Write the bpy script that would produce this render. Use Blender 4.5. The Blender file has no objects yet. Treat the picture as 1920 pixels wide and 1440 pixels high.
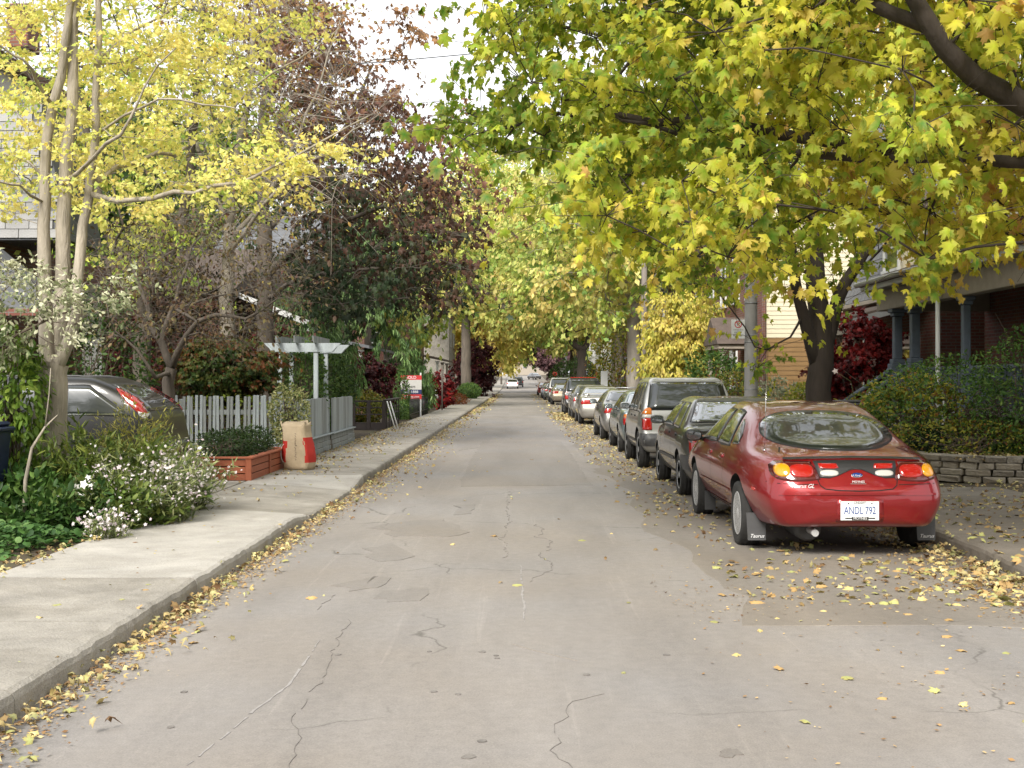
import bpy, bmesh, math, random
import numpy as np
from mathutils import Vector, Matrix
from mathutils.bvhtree import BVHTree

SC = bpy.context.scene
COL = SC.collection
R = math.radians
random.seed(7)
RNG = np.random.default_rng(7)

# ------------------------------------------------------------------ camera
F, VPX, VPY, CH = 2300.0, 970.0, 713.0, 1.6      # focal length and vanishing point in photograph pixels, eye height
cam_d = bpy.data.cameras.new('camera')
cam = bpy.data.objects.new('camera', cam_d)
COL.objects.link(cam)
cam.location = (0, 0, CH)
cam.rotation_euler = (R(90), 0, 0)
cam_d.sensor_width = 36
cam_d.lens = F / 1920 * 36
cam_d.shift_x = (960 - VPX) / 1920
cam_d.shift_y = -(720 - VPY) / 1920
cam_d.clip_start = 0.05
cam_d.clip_end = 3000
SC.camera = cam

# ------------------------------------------------------------------ sky and sun (bright overcast)
SUN_EL, SUN_AZ = R(40), R(197)     # azimuth of the sun seen from above, clockwise from +Y: behind and left of the camera
W = bpy.data.worlds.new('World')
SC.world = W
W.use_nodes = True
nt = W.node_tree
nt.nodes.clear()
sky = nt.nodes.new('ShaderNodeTexSky')
sky.sky_type = 'NISHITA'
sky.sun_disc = False
sky.sun_elevation = SUN_EL
sky.sun_rotation = SUN_AZ
sky.dust_density = 4.0
sky.air_density = 1.0
hs = nt.nodes.new('ShaderNodeHueSaturation')
hs.inputs['Saturation'].default_value = 0.22
mixw = nt.nodes.new('ShaderNodeMixRGB')
mixw.inputs[0].default_value = 0.72                # cloud cover: an even white veil over the blue
mixw.inputs[2].default_value = (9.3, 9.4, 9.6, 1)
bg = nt.nodes.new('ShaderNodeBackground')
bg.inputs['Strength'].default_value = 0.1
ow = nt.nodes.new('ShaderNodeOutputWorld')
nt.links.new(sky.outputs[0], hs.inputs['Color'])
nt.links.new(hs.outputs[0], mixw.inputs[1])
nt.links.new(mixw.outputs[0], bg.inputs[0])
nt.links.new(bg.outputs[0], ow.inputs[0])
sun_d = bpy.data.lights.new('sun', 'SUN')
sun_d.energy = 2.7
sun_d.angle = R(20)
sun_d.color = (1.0, 0.95, 0.87)
sun = bpy.data.objects.new('sun', sun_d)
COL.objects.link(sun)
sdir = Vector((math.sin(SUN_AZ) * math.cos(SUN_EL), math.cos(SUN_AZ) * math.cos(SUN_EL), math.sin(SUN_EL)))
sun.rotation_euler = sdir.to_track_quat('Z', 'Y').to_euler()
sun.location = (-20, -30, 40)

SC.view_settings.view_transform = 'Standard'
SC.view_settings.look = 'None'
SC.view_settings.exposure = 0.98
SC.view_settings.gamma = 1.0
SC.cycles.use_denoising = True
SC.cycles.max_bounces = 8
SC.cycles.transparent_max_bounces = 8
SC.cycles.caustics_reflective = False
SC.cycles.caustics_refractive = False

# ------------------------------------------------------------------ where a photograph pixel lies at depth Y
def at(u, v, Y):
    return Vector(((u - VPX) * Y / F, Y, CH - (v - VPY) * Y / F))
def px(u, Y):
    return (u - VPX) * Y / F

# ------------------------------------------------------------------ materials
MATS = {}
def new_mat(name):
    m = bpy.data.materials.new(name)
    m.use_nodes = True
    m.node_tree.nodes.clear()
    return m, m.node_tree
def N(t, kind, **kw):
    n = t.nodes.new(kind)
    for k, v in kw.items():
        if k.startswith('i_'):
            n.inputs[k[2:].replace('_', ' ')].default_value = v
        else:
            setattr(n, k, v)
    return n
def L(t, a, b):
    t.links.new(a, b)
def rgba(c):
    return (c[0], c[1], c[2], 1)
def mul(c, k):
    return (c[0] * k, c[1] * k, c[2] * k)

def mat(name, base, rough=0.7, vary=0.25, scale=6.0, bump=0.0, bscale=60.0, metallic=0.0, coat=0.0, spec=0.5, stretch=None,
        base2=None, coords='Object', blot=0.0):
    """plain surface: two-octave colour variation plus fine relief"""
    if name in MATS:
        return MATS[name]
    m, t = new_mat(name)
    out = N(t, 'ShaderNodeOutputMaterial')
    p = N(t, 'ShaderNodeBsdfPrincipled')
    p.inputs['Roughness'].default_value = rough
    p.inputs['Metallic'].default_value = metallic
    p.inputs['Coat Weight'].default_value = coat
    p.inputs['Coat Roughness'].default_value = 0.04
    p.inputs['Specular IOR Level'].default_value = spec
    tc = N(t, 'ShaderNodeTexCoord')
    mp = N(t, 'ShaderNodeMapping')
    if stretch:
        mp.inputs['Scale'].default_value = stretch
    L(t, tc.outputs[coords], mp.inputs[0])
    n1 = N(t, 'ShaderNodeTexNoise', i_Scale=scale, i_Detail=6.0, i_Roughness=0.65)
    L(t, mp.outputs[0], n1.inputs['Vector'])
    rp = N(t, 'ShaderNodeValToRGB')
    rp.color_ramp.elements[0].position = 0.3
    rp.color_ramp.elements[1].position = 0.7
    if base2 is None:
        rp.color_ramp.elements[0].color = rgba(mul(base, 1 - vary))
        rp.color_ramp.elements[1].color = rgba(mul(base, 1 + vary * 0.6))
    else:
        rp.color_ramp.elements[0].color = rgba(base)
        rp.color_ramp.elements[1].color = rgba(base2)
    L(t, n1.outputs['Fac'], rp.inputs[0])
    col = rp.outputs[0]
    if blot > 0:                                        # grime and damp marks with ragged outlines
        nb = N(t, 'ShaderNodeTexNoise', i_Scale=0.9, i_Detail=9.0, i_Roughness=0.72, i_Distortion=0.8)
        L(t, mp.outputs[0], nb.inputs['Vector'])
        rb = N(t, 'ShaderNodeValToRGB')
        rb.color_ramp.elements[0].position = 0.40; rb.color_ramp.elements[0].color = (1 - blot, 1 - blot * 1.05, 1 - blot * 1.15, 1)
        rb.color_ramp.elements[1].position = 0.56; rb.color_ramp.elements[1].color = (1, 1, 1, 1)
        L(t, nb.outputs['Fac'], rb.inputs[0])
        ns = N(t, 'ShaderNodeTexNoise', i_Scale=85.0, i_Detail=3.0, i_Roughness=0.8)
        L(t, tc.outputs[coords], ns.inputs['Vector'])
        rs_ = N(t, 'ShaderNodeValToRGB')
        rs_.color_ramp.elements[0].position = 0.32; rs_.color_ramp.elements[0].color = (.78, .78, .78, 1)
        rs_.color_ramp.elements[1].position = 0.6; rs_.color_ramp.elements[1].color = (1.06, 1.06, 1.06, 1)
        L(t, ns.outputs['Fac'], rs_.inputs[0])
        for src in (rb, rs_):
            mm = N(t, 'ShaderNodeMixRGB', blend_type='MULTIPLY'); mm.inputs[0].default_value = 1.0
            L(t, col, mm.inputs[1]); L(t, src.outputs[0], mm.inputs[2]); col = mm.outputs[0]
    L(t, col, p.inputs['Base Color'])
    if bump > 0:
        n2 = N(t, 'ShaderNodeTexNoise', i_Scale=bscale, i_Detail=4.0)
        L(t, mp.outputs[0], n2.inputs['Vector'])
        b = N(t, 'ShaderNodeBump', i_Strength=bump, i_Distance=0.02)
        L(t, n2.outputs['Fac'], b.inputs['Height'])
        L(t, b.outputs[0], p.inputs['Normal'])
    L(t, p.outputs[0], out.inputs[0])
    MATS[name] = m
    return m

def leaf_mat(name, trans=0.4, rough=0.55):
    if name in MATS:
        return MATS[name]
    m, t = new_mat(name)
    out = N(t, 'ShaderNodeOutputMaterial')
    at_ = N(t, 'ShaderNodeAttribute', attribute_name='Col')
    p = N(t, 'ShaderNodeBsdfPrincipled')
    p.inputs['Roughness'].default_value = rough
    p.inputs['Specular IOR Level'].default_value = 0.35
    tr = N(t, 'ShaderNodeBsdfTranslucent')
    mx = N(t, 'ShaderNodeMixShader')
    mx.inputs[0].default_value = trans
    L(t, at_.outputs['Color'], p.inputs['Base Color'])
    L(t, at_.outputs['Color'], tr.inputs['Color'])
    L(t, p.outputs[0], mx.inputs[1])
    L(t, tr.outputs[0], mx.inputs[2])
    L(t, mx.outputs[0], out.inputs[0])
    MATS[name] = m
    return m

def paint(name, col, metallic=0.0, rough=0.28, coat=0.9, dirt=0.12, film=0.6):
    """car lacquer with a little road film"""
    if name in MATS:
        return MATS[name]
    m, t = new_mat(name)
    out = N(t, 'ShaderNodeOutputMaterial')
    p = N(t, 'ShaderNodeBsdfPrincipled')
    p.inputs['Metallic'].default_value = metallic
    p.inputs['Coat Weight'].default_value = coat
    p.inputs['Coat Roughness'].default_value = 0.05
    tc = N(t, 'ShaderNodeTexCoord')
    n1 = N(t, 'ShaderNodeTexNoise', i_Scale=3.0, i_Detail=8.0, i_Roughness=0.7)
    L(t, tc.outputs['Object'], n1.inputs['Vector'])
    sx = N(t, 'ShaderNodeSeparateXYZ')
    L(t, tc.outputs['Object'], sx.inputs[0])
    mr = N(t, 'ShaderNodeMapRange')
    mr.inputs['From Min'].default_value = 0.75
    mr.inputs['From Max'].default_value = 0.2
    L(t, sx.outputs['Z'], mr.inputs['Value'])
    mm = N(t, 'ShaderNodeMath', operation='MULTIPLY')
    L(t, mr.outputs[0], mm.inputs[0])
    L(t, n1.outputs['Fac'], mm.inputs[1])
    ad = N(t, 'ShaderNodeMath', operation='MULTIPLY_ADD')
    ad.inputs[1].default_value = film
    ad.inputs[2].default_value = dirt * 0.5
    L(t, mm.outputs[0], ad.inputs[0])
    mx = N(t, 'ShaderNodeMixRGB')
    mx.inputs[1].default_value = rgba(col)
    mx.inputs[2].default_value = (0.14, 0.125, 0.11, 1)
    L(t, ad.outputs[0], mx.inputs[0])
    L(t, mx.outputs[0], p.inputs['Base Color'])
    rr = N(t, 'ShaderNodeMath', operation='MULTIPLY_ADD')
    rr.inputs[1].default_value = 0.5
    rr.inputs[2].default_value = rough
    L(t, ad.outputs[0], rr.inputs[0])
    L(t, rr.outputs[0], p.inputs['Roughness'])
    L(t, p.outputs[0], out.inputs[0])
    MATS[name] = m
    return m

def lens(name, col, rough=0.12):
    if name in MATS:
        return MATS[name]
    m, t = new_mat(name)
    out = N(t, 'ShaderNodeOutputMaterial')
    p = N(t, 'ShaderNodeBsdfPrincipled')
    p.inputs['Roughness'].default_value = rough
    p.inputs['Coat Weight'].default_value = 1.0
    tc = N(t, 'ShaderNodeTexCoord')
    wv = N(t, 'ShaderNodeTexWave', i_Scale=60.0)
    wv.bands_direction = 'Z'
    L(t, tc.outputs['Object'], wv.inputs['Vector'])
    rp = N(t, 'ShaderNodeValToRGB')
    rp.color_ramp.elements[0].color = rgba(mul(col, 0.7))
    rp.color_ramp.elements[1].color = rgba(col)
    L(t, wv.outputs['Fac'], rp.inputs[0])
    L(t, rp.outputs[0], p.inputs['Base Color'])
    L(t, p.outputs[0], out.inputs[0])
    MATS[name] = m
    return m

def brick_mat(name, c1, c2, mortar, scale=1.0, bw=0.22, bh=0.075, ms=0.01):
    if name in MATS:
        return MATS[name]
    m, t = new_mat(name)
    out = N(t, 'ShaderNodeOutputMaterial')
    p = N(t, 'ShaderNodeBsdfPrincipled')
    p.inputs['Roughness'].default_value = 0.85
    tc = N(t, 'ShaderNodeTexCoord')
    sx = N(t, 'ShaderNodeSeparateXYZ')
    L(t, tc.outputs['Object'], sx.inputs[0])
    ad = N(t, 'ShaderNodeMath', operation='ADD')
    L(t, sx.outputs['X'], ad.inputs[0])
    L(t, sx.outputs['Y'], ad.inputs[1])
    cb = N(t, 'ShaderNodeCombineXYZ')
    L(t, ad.outputs[0], cb.inputs[0])
    L(t, sx.outputs['Z'], cb.inputs[1])
    bk = N(t, 'ShaderNodeTexBrick')
    bk.inputs['Color1'].default_value = rgba(c1)
    bk.inputs['Color2'].default_value = rgba(c2)
    bk.inputs['Mortar'].default_value = rgba(mortar)
    bk.inputs['Scale'].default_value = scale
    bk.inputs['Brick Width'].default_value = bw
    bk.inputs['Row Height'].default_value = bh
    bk.inputs['Mortar Size'].default_value = ms
    L(t, cb.outputs[0], bk.inputs['Vector'])
    ns = N(t, 'ShaderNodeTexNoise', i_Scale=1.5, i_Detail=5.0)
    L(t, tc.outputs['Object'], ns.inputs['Vector'])
    mx = N(t, 'ShaderNodeMixRGB', blend_type='MULTIPLY')
    mx.inputs[0].default_value = 0.5
    L(t, bk.outputs['Color'], mx.inputs[1])
    L(t, ns.outputs['Color'], mx.inputs[2])
    L(t, bk.outputs['Color'], mx.inputs[1])
    L(t, mx.outputs[0], p.inputs['Base Color'])
    b = N(t, 'ShaderNodeBump', i_Strength=0.5, i_Distance=0.01)
    b.invert = True
    L(t, bk.outputs['Fac'], b.inputs['Height'])
    L(t, b.outputs[0], p.inputs['Normal'])
    L(t, p.outputs[0], out.inputs[0])
    MATS[name] = m
    return m

def glass_mat(name, col=(0.012, 0.016, 0.014), rough=0.03, tint=0.0):
    """car and house panes: opaque and reflecting, the dark interior put into the base colour"""
    if name in MATS:
        return MATS[name]
    m, t = new_mat(name)
    out = N(t, 'ShaderNodeOutputMaterial')
    p = N(t, 'ShaderNodeBsdfPrincipled')
    p.inputs['Base Color'].default_value = rgba(col)
    p.inputs['Roughness'].default_value = rough
    p.inputs['Specular IOR Level'].default_value = 0.85
    p.inputs['Coat Weight'].default_value = 1.0
    p.inputs['Coat Roughness'].default_value = 0.02
    tc = N(t, 'ShaderNodeTexCoord')
    n1 = N(t, 'ShaderNodeTexNoise', i_Scale=2.2, i_Detail=3.0)
    L(t, tc.outputs['Object'], n1.inputs['Vector'])
    b = N(t, 'ShaderNodeBump', i_Strength=0.04, i_Distance=0.05)
    L(t, n1.outputs['Fac'], b.inputs['Height'])
    L(t, b.outputs[0], p.inputs['Normal'])
    L(t, p.outputs[0], out.inputs[0])
    MATS[name] = m
    return m

# ------------------------------------------------------------------ mesh building
def props(o, label=None, cat=None, group=None, kind=None):
    if label: o['label'] = label
    if cat: o['category'] = cat
    if group: o['group'] = group
    if kind: o['kind'] = kind
    return o
def thing(name, label, cat, loc=(0, 0, 0), rz=0.0, group=None):
    o = bpy.data.objects.new(name, None)
    o.empty_display_size = 0.2
    COL.objects.link(o)
    o.location = loc
    o.rotation_euler = (0, 0, rz)
    return props(o, label, cat, group)
def link(name, me, parent=None, loc=None):
    o = bpy.data.objects.new(name, me)
    COL.objects.link(o)
    if parent is not None: o.parent = parent
    if loc is not None: o.location = loc
    return o
def copy_tree(o, parent=None):
    c = o.copy()
    COL.objects.link(c)
    c.parent = parent
    for ch in list(o.children):
        copy_tree(ch, c)
    return c

class MB:
    def __init__(self):
        self.v, self.f, self.mi, self.sm = [], [], [], []
    def add(self, vs, fs, mi=0, smooth=False):
        b = len(self.v)
        self.v.extend([tuple(p) for p in vs])
        for f in fs:
            self.f.append(tuple(i + b for i in f))
            self.mi.append(mi)
            self.sm.append(smooth)
        return self
    def box(self, x0, x1, y0, y1, z0, z1, mi=0, bev=0.0, M=None):
        if bev <= 0:
            vs = [(x0,y0,z0),(x1,y0,z0),(x1,y1,z0),(x0,y1,z0),(x0,y0,z1),(x1,y0,z1),(x1,y1,z1),(x0,y1,z1)]
            fs = [(3,2,1,0),(4,5,6,7),(0,1,5,4),(1,2,6,5),(2,3,7,6),(3,0,4,7)]
        else:
            b = min(bev, (x1-x0)*.45, (y1-y0)*.45, (z1-z0)*.45)
            vs, idx = [], {}
            X, Y, Z = (x0, x1), (y0, y1), (z0, z1)
            for i in (0, 1):
                for j in (0, 1):
                    for k in (0, 1):
                        sx, sy, sz = (1 - 2*i)*b, (1 - 2*j)*b, (1 - 2*k)*b
                        idx[i,j,k,0] = len(vs); vs.append((X[i], Y[j]+sy, Z[k]+sz))
                        idx[i,j,k,1] = len(vs); vs.append((X[i]+sx, Y[j], Z[k]+sz))
                        idx[i,j,k,2] = len(vs); vs.append((X[i]+sx, Y[j]+sy, Z[k]))
            fs = []
            for i in (0, 1):
                q = [idx[i,0,0,0], idx[i,1,0,0], idx[i,1,1,0], idx[i,0,1,0]]; fs.append(q if i else q[::-1])
                q = [idx[0,i,0,1], idx[0,i,1,1], idx[1,i,1,1], idx[1,i,0,1]]; fs.append(q if i else q[::-1])
                q = [idx[0,0,i,2], idx[1,0,i,2], idx[1,1,i,2], idx[0,1,i,2]]; fs.append(q if i else q[::-1])
            for a in (0, 1):
                for c in (0, 1):
                    q = [idx[0,a,c,1], idx[1,a,c,1], idx[1,a,c,2], idx[0,a,c,2]]; fs.append(q)
                    q = [idx[a,0,c,0], idx[a,1,c,0], idx[a,1,c,2], idx[a,0,c,2]]; fs.append(q)
                    q = [idx[a,c,0,0], idx[a,c,1,0], idx[a,c,1,1], idx[a,c,0,1]]; fs.append(q)
            for i in (0, 1):
                for j in (0, 1):
                    for k in (0, 1):
                        fs.append([idx[i,j,k,0], idx[i,j,k,1], idx[i,j,k,2]])
        if M is not None:
            vs = [tuple(M @ Vector(p)) for p in vs]
        return self.add(vs, fs, mi)
    def tube(self, pts, rad, n=8, mi=0, caps=True, smooth=True, wob=0.0):
        pts = [Vector(p) for p in pts]
        if not hasattr(rad, '__len__'): rad = [rad] * len(pts)
        vs, fs = [], []
        up = Vector((0, 0, 1))
        d0 = (pts[1] - pts[0]).normalized()
        ref = Vector((1, 0, 0)) if abs(d0.z) > 0.8 else up
        for i, p in enumerate(pts):
            d = (pts[min(i+1, len(pts)-1)] - pts[max(i-1, 0)])
            if d.length < 1e-9: d = d0
            d.normalize()
            a = ref - d * ref.dot(d)
            if a.length < 1e-4: a = d.orthogonal()
            a.normalize()
            ref = a
            b = d.cross(a)
            for k in range(n):
                t = 2 * math.pi * k / n
                r = rad[i] * (1 + wob * (random.random() - 0.5))
                vs.append(p + a * (r * math.cos(t)) + b * (r * math.sin(t)))
        m = len(pts)
        for i in range(m - 1):
            for k in range(n):
                k2 = (k + 1) % n
                fs.append((i*n+k, i*n+k2, (i+1)*n+k2, (i+1)*n+k))
        self.add(vs, fs, mi, smooth)
        if caps:
            b = len(self.v) - len(vs)
            self.f.append(tuple(b + k for k in reversed(range(n)))); self.mi.append(mi); self.sm.append(False)
            self.f.append(tuple(b + (m-1)*n + k for k in range(n))); self.mi.append(mi); self.sm.append(False)
        return self
    def lathe(self, prof, axis='Z', o=(0, 0, 0), n=24, mi=0, smooth=True):
        """prof: list of (r, h) along the axis"""
        vs, fs = [], []
        for r, h in prof:
            for k in range(n):
                t = 2 * math.pi * k / n
                c, s = r * math.cos(t), r * math.sin(t)
                p = (c, s, h) if axis == 'Z' else ((h, c, s) if axis == 'X' else (c, h, s))
                vs.append((p[0]+o[0], p[1]+o[1], p[2]+o[2]))
        for i in range(len(prof) - 1):
            for k in range(n):
                k2 = (k + 1) % n
                fs.append((i*n+k, i*n+k2, (i+1)*n+k2, (i+1)*n+k))
        self.add(vs, fs, mi, smooth)
        b = len(self.v) - len(vs)
        if prof[0][0] > 1e-4:
            self.f.append(tuple(b + k for k in reversed(range(n)))); self.mi.append(mi); self.sm.append(False)
        if prof[-1][0] > 1e-4:
            self.f.append(tuple(b + (len(prof)-1)*n + k for k in range(n))); self.mi.append(mi); self.sm.append(False)
        return self
    def prism(self, poly, h0, h1, plane='XY', mi=0):
        """extrude a polygon given in one plane along the third axis"""
        n = len(poly)
        def P(a, b, h):
            return (a, b, h) if plane == 'XY' else ((a, h, b) if plane == 'XZ' else (h, a, b))
        vs = [P(a, b, h0) for a, b in poly] + [P(a, b, h1) for a, b in poly]
        fs = [tuple(reversed(range(n))), tuple(range(n, 2*n))] + [(i, (i+1) % n, n+(i+1) % n, n+i) for i in range(n)]
        return self.add(vs, fs, mi)
    def build(self, name, mats, parent=None, loc=None, fix=True):
        me = self.mesh(name, mats, fix)
        return link(name, me, parent, loc)
    def mesh(self, name, mats, fix=True):
        me = bpy.data.meshes.new(name)
        me.from_pydata(self.v, [], self.f)
        if not isinstance(mats, (list, tuple)): mats = [mats]
        for m in mats: me.materials.append(m)
        me.polygons.foreach_set('material_index', self.mi)
        me.polygons.foreach_set('use_smooth', self.sm)
        if fix:
            bm = bmesh.new(); bm.from_mesh(me)
            bmesh.ops.recalc_face_normals(bm, faces=bm.faces)
            bm.to_mesh(me); bm.free()
        me.update()
        return me

def mesh_np(name, V, T, mats, col=None, smooth=True):
    """fast triangle mesh from arrays"""
    V = np.asarray(V, np.float32); T = np.asarray(T, np.int32)
    me = bpy.data.meshes.new(name)
    me.vertices.add(len(V)); me.vertices.foreach_set('co', V.ravel())
    k = T.shape[1]
    me.loops.add(T.size); me.loops.foreach_set('vertex_index', T.ravel())
    me.polygons.add(len(T)); me.polygons.foreach_set('loop_start', np.arange(0, T.size, k, dtype=np.int32))
    me.polygons.foreach_set('use_smooth', np.full(len(T), smooth))
    if not isinstance(mats, (list, tuple)): mats = [mats]
    for m in mats: me.materials.append(m)
    me.update(calc_edges=True)
    if col is not None:
        a = me.attributes.new('Col', 'FLOAT_COLOR', 'POINT')
        c4 = np.ones((len(V), 4), np.float32); c4[:, :3] = col
        a.data.foreach_set('color', c4.ravel())
    return me

def text_mesh(name, s, size, m, parent, loc, rot, align='CENTER', ext=0.002, squash=1.0, shear=0.0):
    cu = bpy.data.curves.new(name, 'FONT')
    cu.body = s; cu.size = size; cu.align_x = align; cu.align_y = 'CENTER'; cu.extrude = ext; cu.resolution_u = 3; cu.shear = shear
    tmp = bpy.data.objects.new('tmp_text', cu)
    COL.objects.link(tmp)
    bpy.context.view_layer.update()
    me = bpy.data.meshes.new_from_object(tmp.evaluated_get(bpy.context.evaluated_depsgraph_get()))
    bpy.data.objects.remove(tmp); bpy.data.curves.remove(cu)
    me.name = name
    me.materials.clear(); me.materials.append(m)
    if squash != 1.0:
        me.transform(Matrix.Diagonal((squash, 1, 1, 1)))
    o = link(name, me, parent)
    o.location = loc; o.rotation_euler = rot
    return o
# ------------------------------------------------------------------ leaves and trees
def fan(outline, centre=(0, 0.35), cup=0.08):
    """leaf shape as a fan of triangles round a centre: (x across, y along, z up)"""
    V = [(centre[0], centre[1], 0.0)]
    for x, y in outline:
        V.append((x, y, -cup * (abs(x) * 1.3 + abs(y - centre[1]) * 0.6) + 0.05 * math.sin(9 * x + 5 * y)))
    n = len(outline)
    T = [(0, 1 + i, 1 + (i + 1) % n) for i in range(n)]
    e = np.ones(n + 1); e[0] = 0
    return np.array(V, np.float32), np.array(T, np.int32), e
def mirror_half(h):
    return h + [(-x, y) for x, y in reversed(h) if abs(x) > 1e-6]
MAPLE = fan(mirror_half([(0, 0.0), (0.17, -0.03), (0.38, 0.03), (0.27, 0.18), (0.55, 0.42), (0.42, 0.46), (0.46, 0.68), (0.30, 0.60), (0.17, 0.58),
                         (0.16, 0.82), (0.07, 0.80), (0, 1.02)]), (0, 0.3), 0.22)
MAPLE_LO = fan(mirror_half([(0, 0.0), (0.36, 0.02), (0.24, 0.2), (0.52, 0.52), (0.18, 0.56), (0, 1.0)]), (0, 0.3), 0.22)
def vary_leaf(sh, sx, sy, curl, skew):
    V, T, e = sh; V = V.copy()
    V[:, 0] = V[:, 0] * sx + skew * V[:, 1] * V[:, 1]; V[:, 1] *= sy
    V[:, 2] -= curl * (V[:, 1] - .3) ** 2 + abs(curl) * .6 * V[:, 0] ** 2
    return V, T, e
MAPLES = [vary_leaf(MAPLE, *q) for q in ((1, 1, 0, 0), (.82, 1.05, .5, .12), (1.1, .85, -.45, -.1), (.62, 1, .8, .05), (.95, .8, .9, -.15), (1.05, 1.1, .2, .1))]
MAPLES_LO = [vary_leaf(MAPLE_LO, *q) for q in ((1, 1, 0, 0), (.8, 1.05, .5, .12), (.65, 1, .8, -.05))]
GINKGO = fan([(0, 0), (0.30, 0.42), (0.52, 0.70), (0.30, 0.88), (0.05, 0.80), (-0.25, 0.92), (-0.52, 0.72), (-0.30, 0.42)], (0, 0.5), 0.12)
OVAL = fan([(0, 0), (0.22, 0.3), (0.2, 0.65), (0, 1.0), (-0.2, 0.65), (-0.22, 0.3)], (0, 0.45), 0.3)
BLADE = (np.array([(-0.06, 0, 0), (0.06, 0, 0), (0.09, 0.5, -0.05), (-0.09, 0.5, -0.05), (0, 1.0, -0.2)], np.float32),
         np.array([(0, 1, 2), (0, 2, 3), (3, 2, 4)], np.int32), np.array([0, 0, .5, .5, 1.]))
DIAM = (np.array([(0, 0, 0), (0.34, 0.45, -0.06), (0, 1.0, -0.1), (-0.34, 0.45, -0.06)], np.float32),
        np.array([(0, 1, 2), (0, 2, 3)], np.int32), np.array([0, .6, 1, .6]))
FLOWER = fan([(0.5*math.cos(a)*(1 if i % 2 else .55), 0.5*math.sin(a)*(1 if i % 2 else .55)) for i, a in enumerate([k*math.pi/5 for k in range(10)])], (0, 0), 0.25)

def unit(a):
    return a / np.maximum(np.linalg.norm(a, axis=-1, keepdims=True), 1e-9)
def lin(c):
    """photograph colour 0..255 to linear"""
    c = np.asarray(c, float) / 255.0
    return np.where(c <= 0.04045, c / 12.92, ((c + 0.055) / 1.055) ** 2.4)
def palette(cols, k=1.0):
    return np.array([lin(c) for c in cols]) * k

def leaf_arrays(P, D, Nn, S, C, shape, edge=None):
    V0, T0, e = shape
    D = unit(D)
    Nn = unit(Nn - D * np.sum(Nn * D, 1, keepdims=True))
    X = np.cross(D, Nn)
    S = np.asarray(S)[:, None, None]
    V = P[:, None, :] + S * (V0[None, :, 0:1] * X[:, None, :] + V0[None, :, 1:2] * D[:, None, :] + V0[None, :, 2:3] * Nn[:, None, :])
    n, k = len(P), len(V0)
    T = (T0[None] + (np.arange(n) * k)[:, None, None]).reshape(-1, 3)
    c = np.repeat(C[:, None, :], k, 1)
    if edge is not None:
        c = c * (1 - e[None, :, None] * 0.45) + edge[:, None, :] * (e[None, :, None] * 0.45)
    return V.reshape(-1, 3), T, c.reshape(-1, 3)

def pick_colours(rng, pal, n, w=None, jit=0.15, tone=None):
    """colour per leaf: two palette entries mixed, tone (0..1) shifts where along the palette"""
    m = len(pal)
    if tone is None:
        idx = rng.choice(m, n, p=w)
    else:
        idx = np.clip(np.round(tone * (m - 1) + rng.normal(0, 0.12 * m, n)), 0, m - 1).astype(int)
    j = np.clip(idx + rng.integers(-1, 2, n), 0, m - 1)
    t = rng.random((n, 1)) * 0.5
    c = pal[idx] * (1 - t) + pal[j] * t
    return c * np.exp(rng.normal(0, jit, (n, 1)))

def in_poly(u, v, poly):
    poly = np.asarray(poly, float)
    inside = np.zeros(len(u), bool)
    j = len(poly) - 1
    for i in range(len(poly)):
        xi, yi = poly[i]; xj, yj = poly[j]
        c = ((yi > v) != (yj > v)) & (u < (xj - xi) * (v - yi) / (yj - yi + 1e-12) + xi)
        inside ^= c
        j = i
    return inside
def spread_points(rng, gen, n, dmin):
    """up to n points from gen(k)->(k,3), no two closer than dmin"""
    out = np.zeros((0, 3))
    for _ in range(30):
        c = gen(max(200, n))
        for p in c:
            if len(out) == 0 or np.min(np.sum((out - p) ** 2, 1)) > dmin * dmin:
                out = np.vstack([out, p])
                if len(out) >= n: return out
    return out
def ellipsoid_gen(rng, blobs, shell=0.55):
    blobs = [(np.array(c, float), np.array(r, float)) for c, r in blobs]
    w = np.array([np.prod(r) for _, r in blobs]); w /= w.sum()
    def gen(k):
        i = rng.choice(len(blobs), k, p=w)
        d = unit(rng.normal(size=(k, 3)))
        q = rng.random((k, 1)) ** (1 / 3.0)
        q = q * (1 - shell) + np.sqrt(q) * shell
        c = np.array([b[0] for b in blobs])[i]; r = np.array([b[1] for b in blobs])[i]
        return c + d * q * r
    return gen
def poly_gen(rng, poly, y0, y1, zmin=1.0):
    """crown volume: seen outline at its own range of depths (y0, y1 are functions of u, v)"""
    poly = np.asarray(poly, float)
    a, b = poly.min(0), poly.max(0)
    def gen(k):
        u = rng.uniform(a[0], b[0], k * 3); v = rng.uniform(a[1], b[1], k * 3)
        ok = in_poly(u, v, poly)
        u, v = u[ok], v[ok]
        Y = y0(u, v) + rng.random(len(u)) * (y1(u, v) - y0(u, v))
        P = np.stack([(u - VPX) * Y / F, Y, CH - (v - VPY) * Y / F], 1)
        return P[P[:, 2] > zmin]
    return gen

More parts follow.
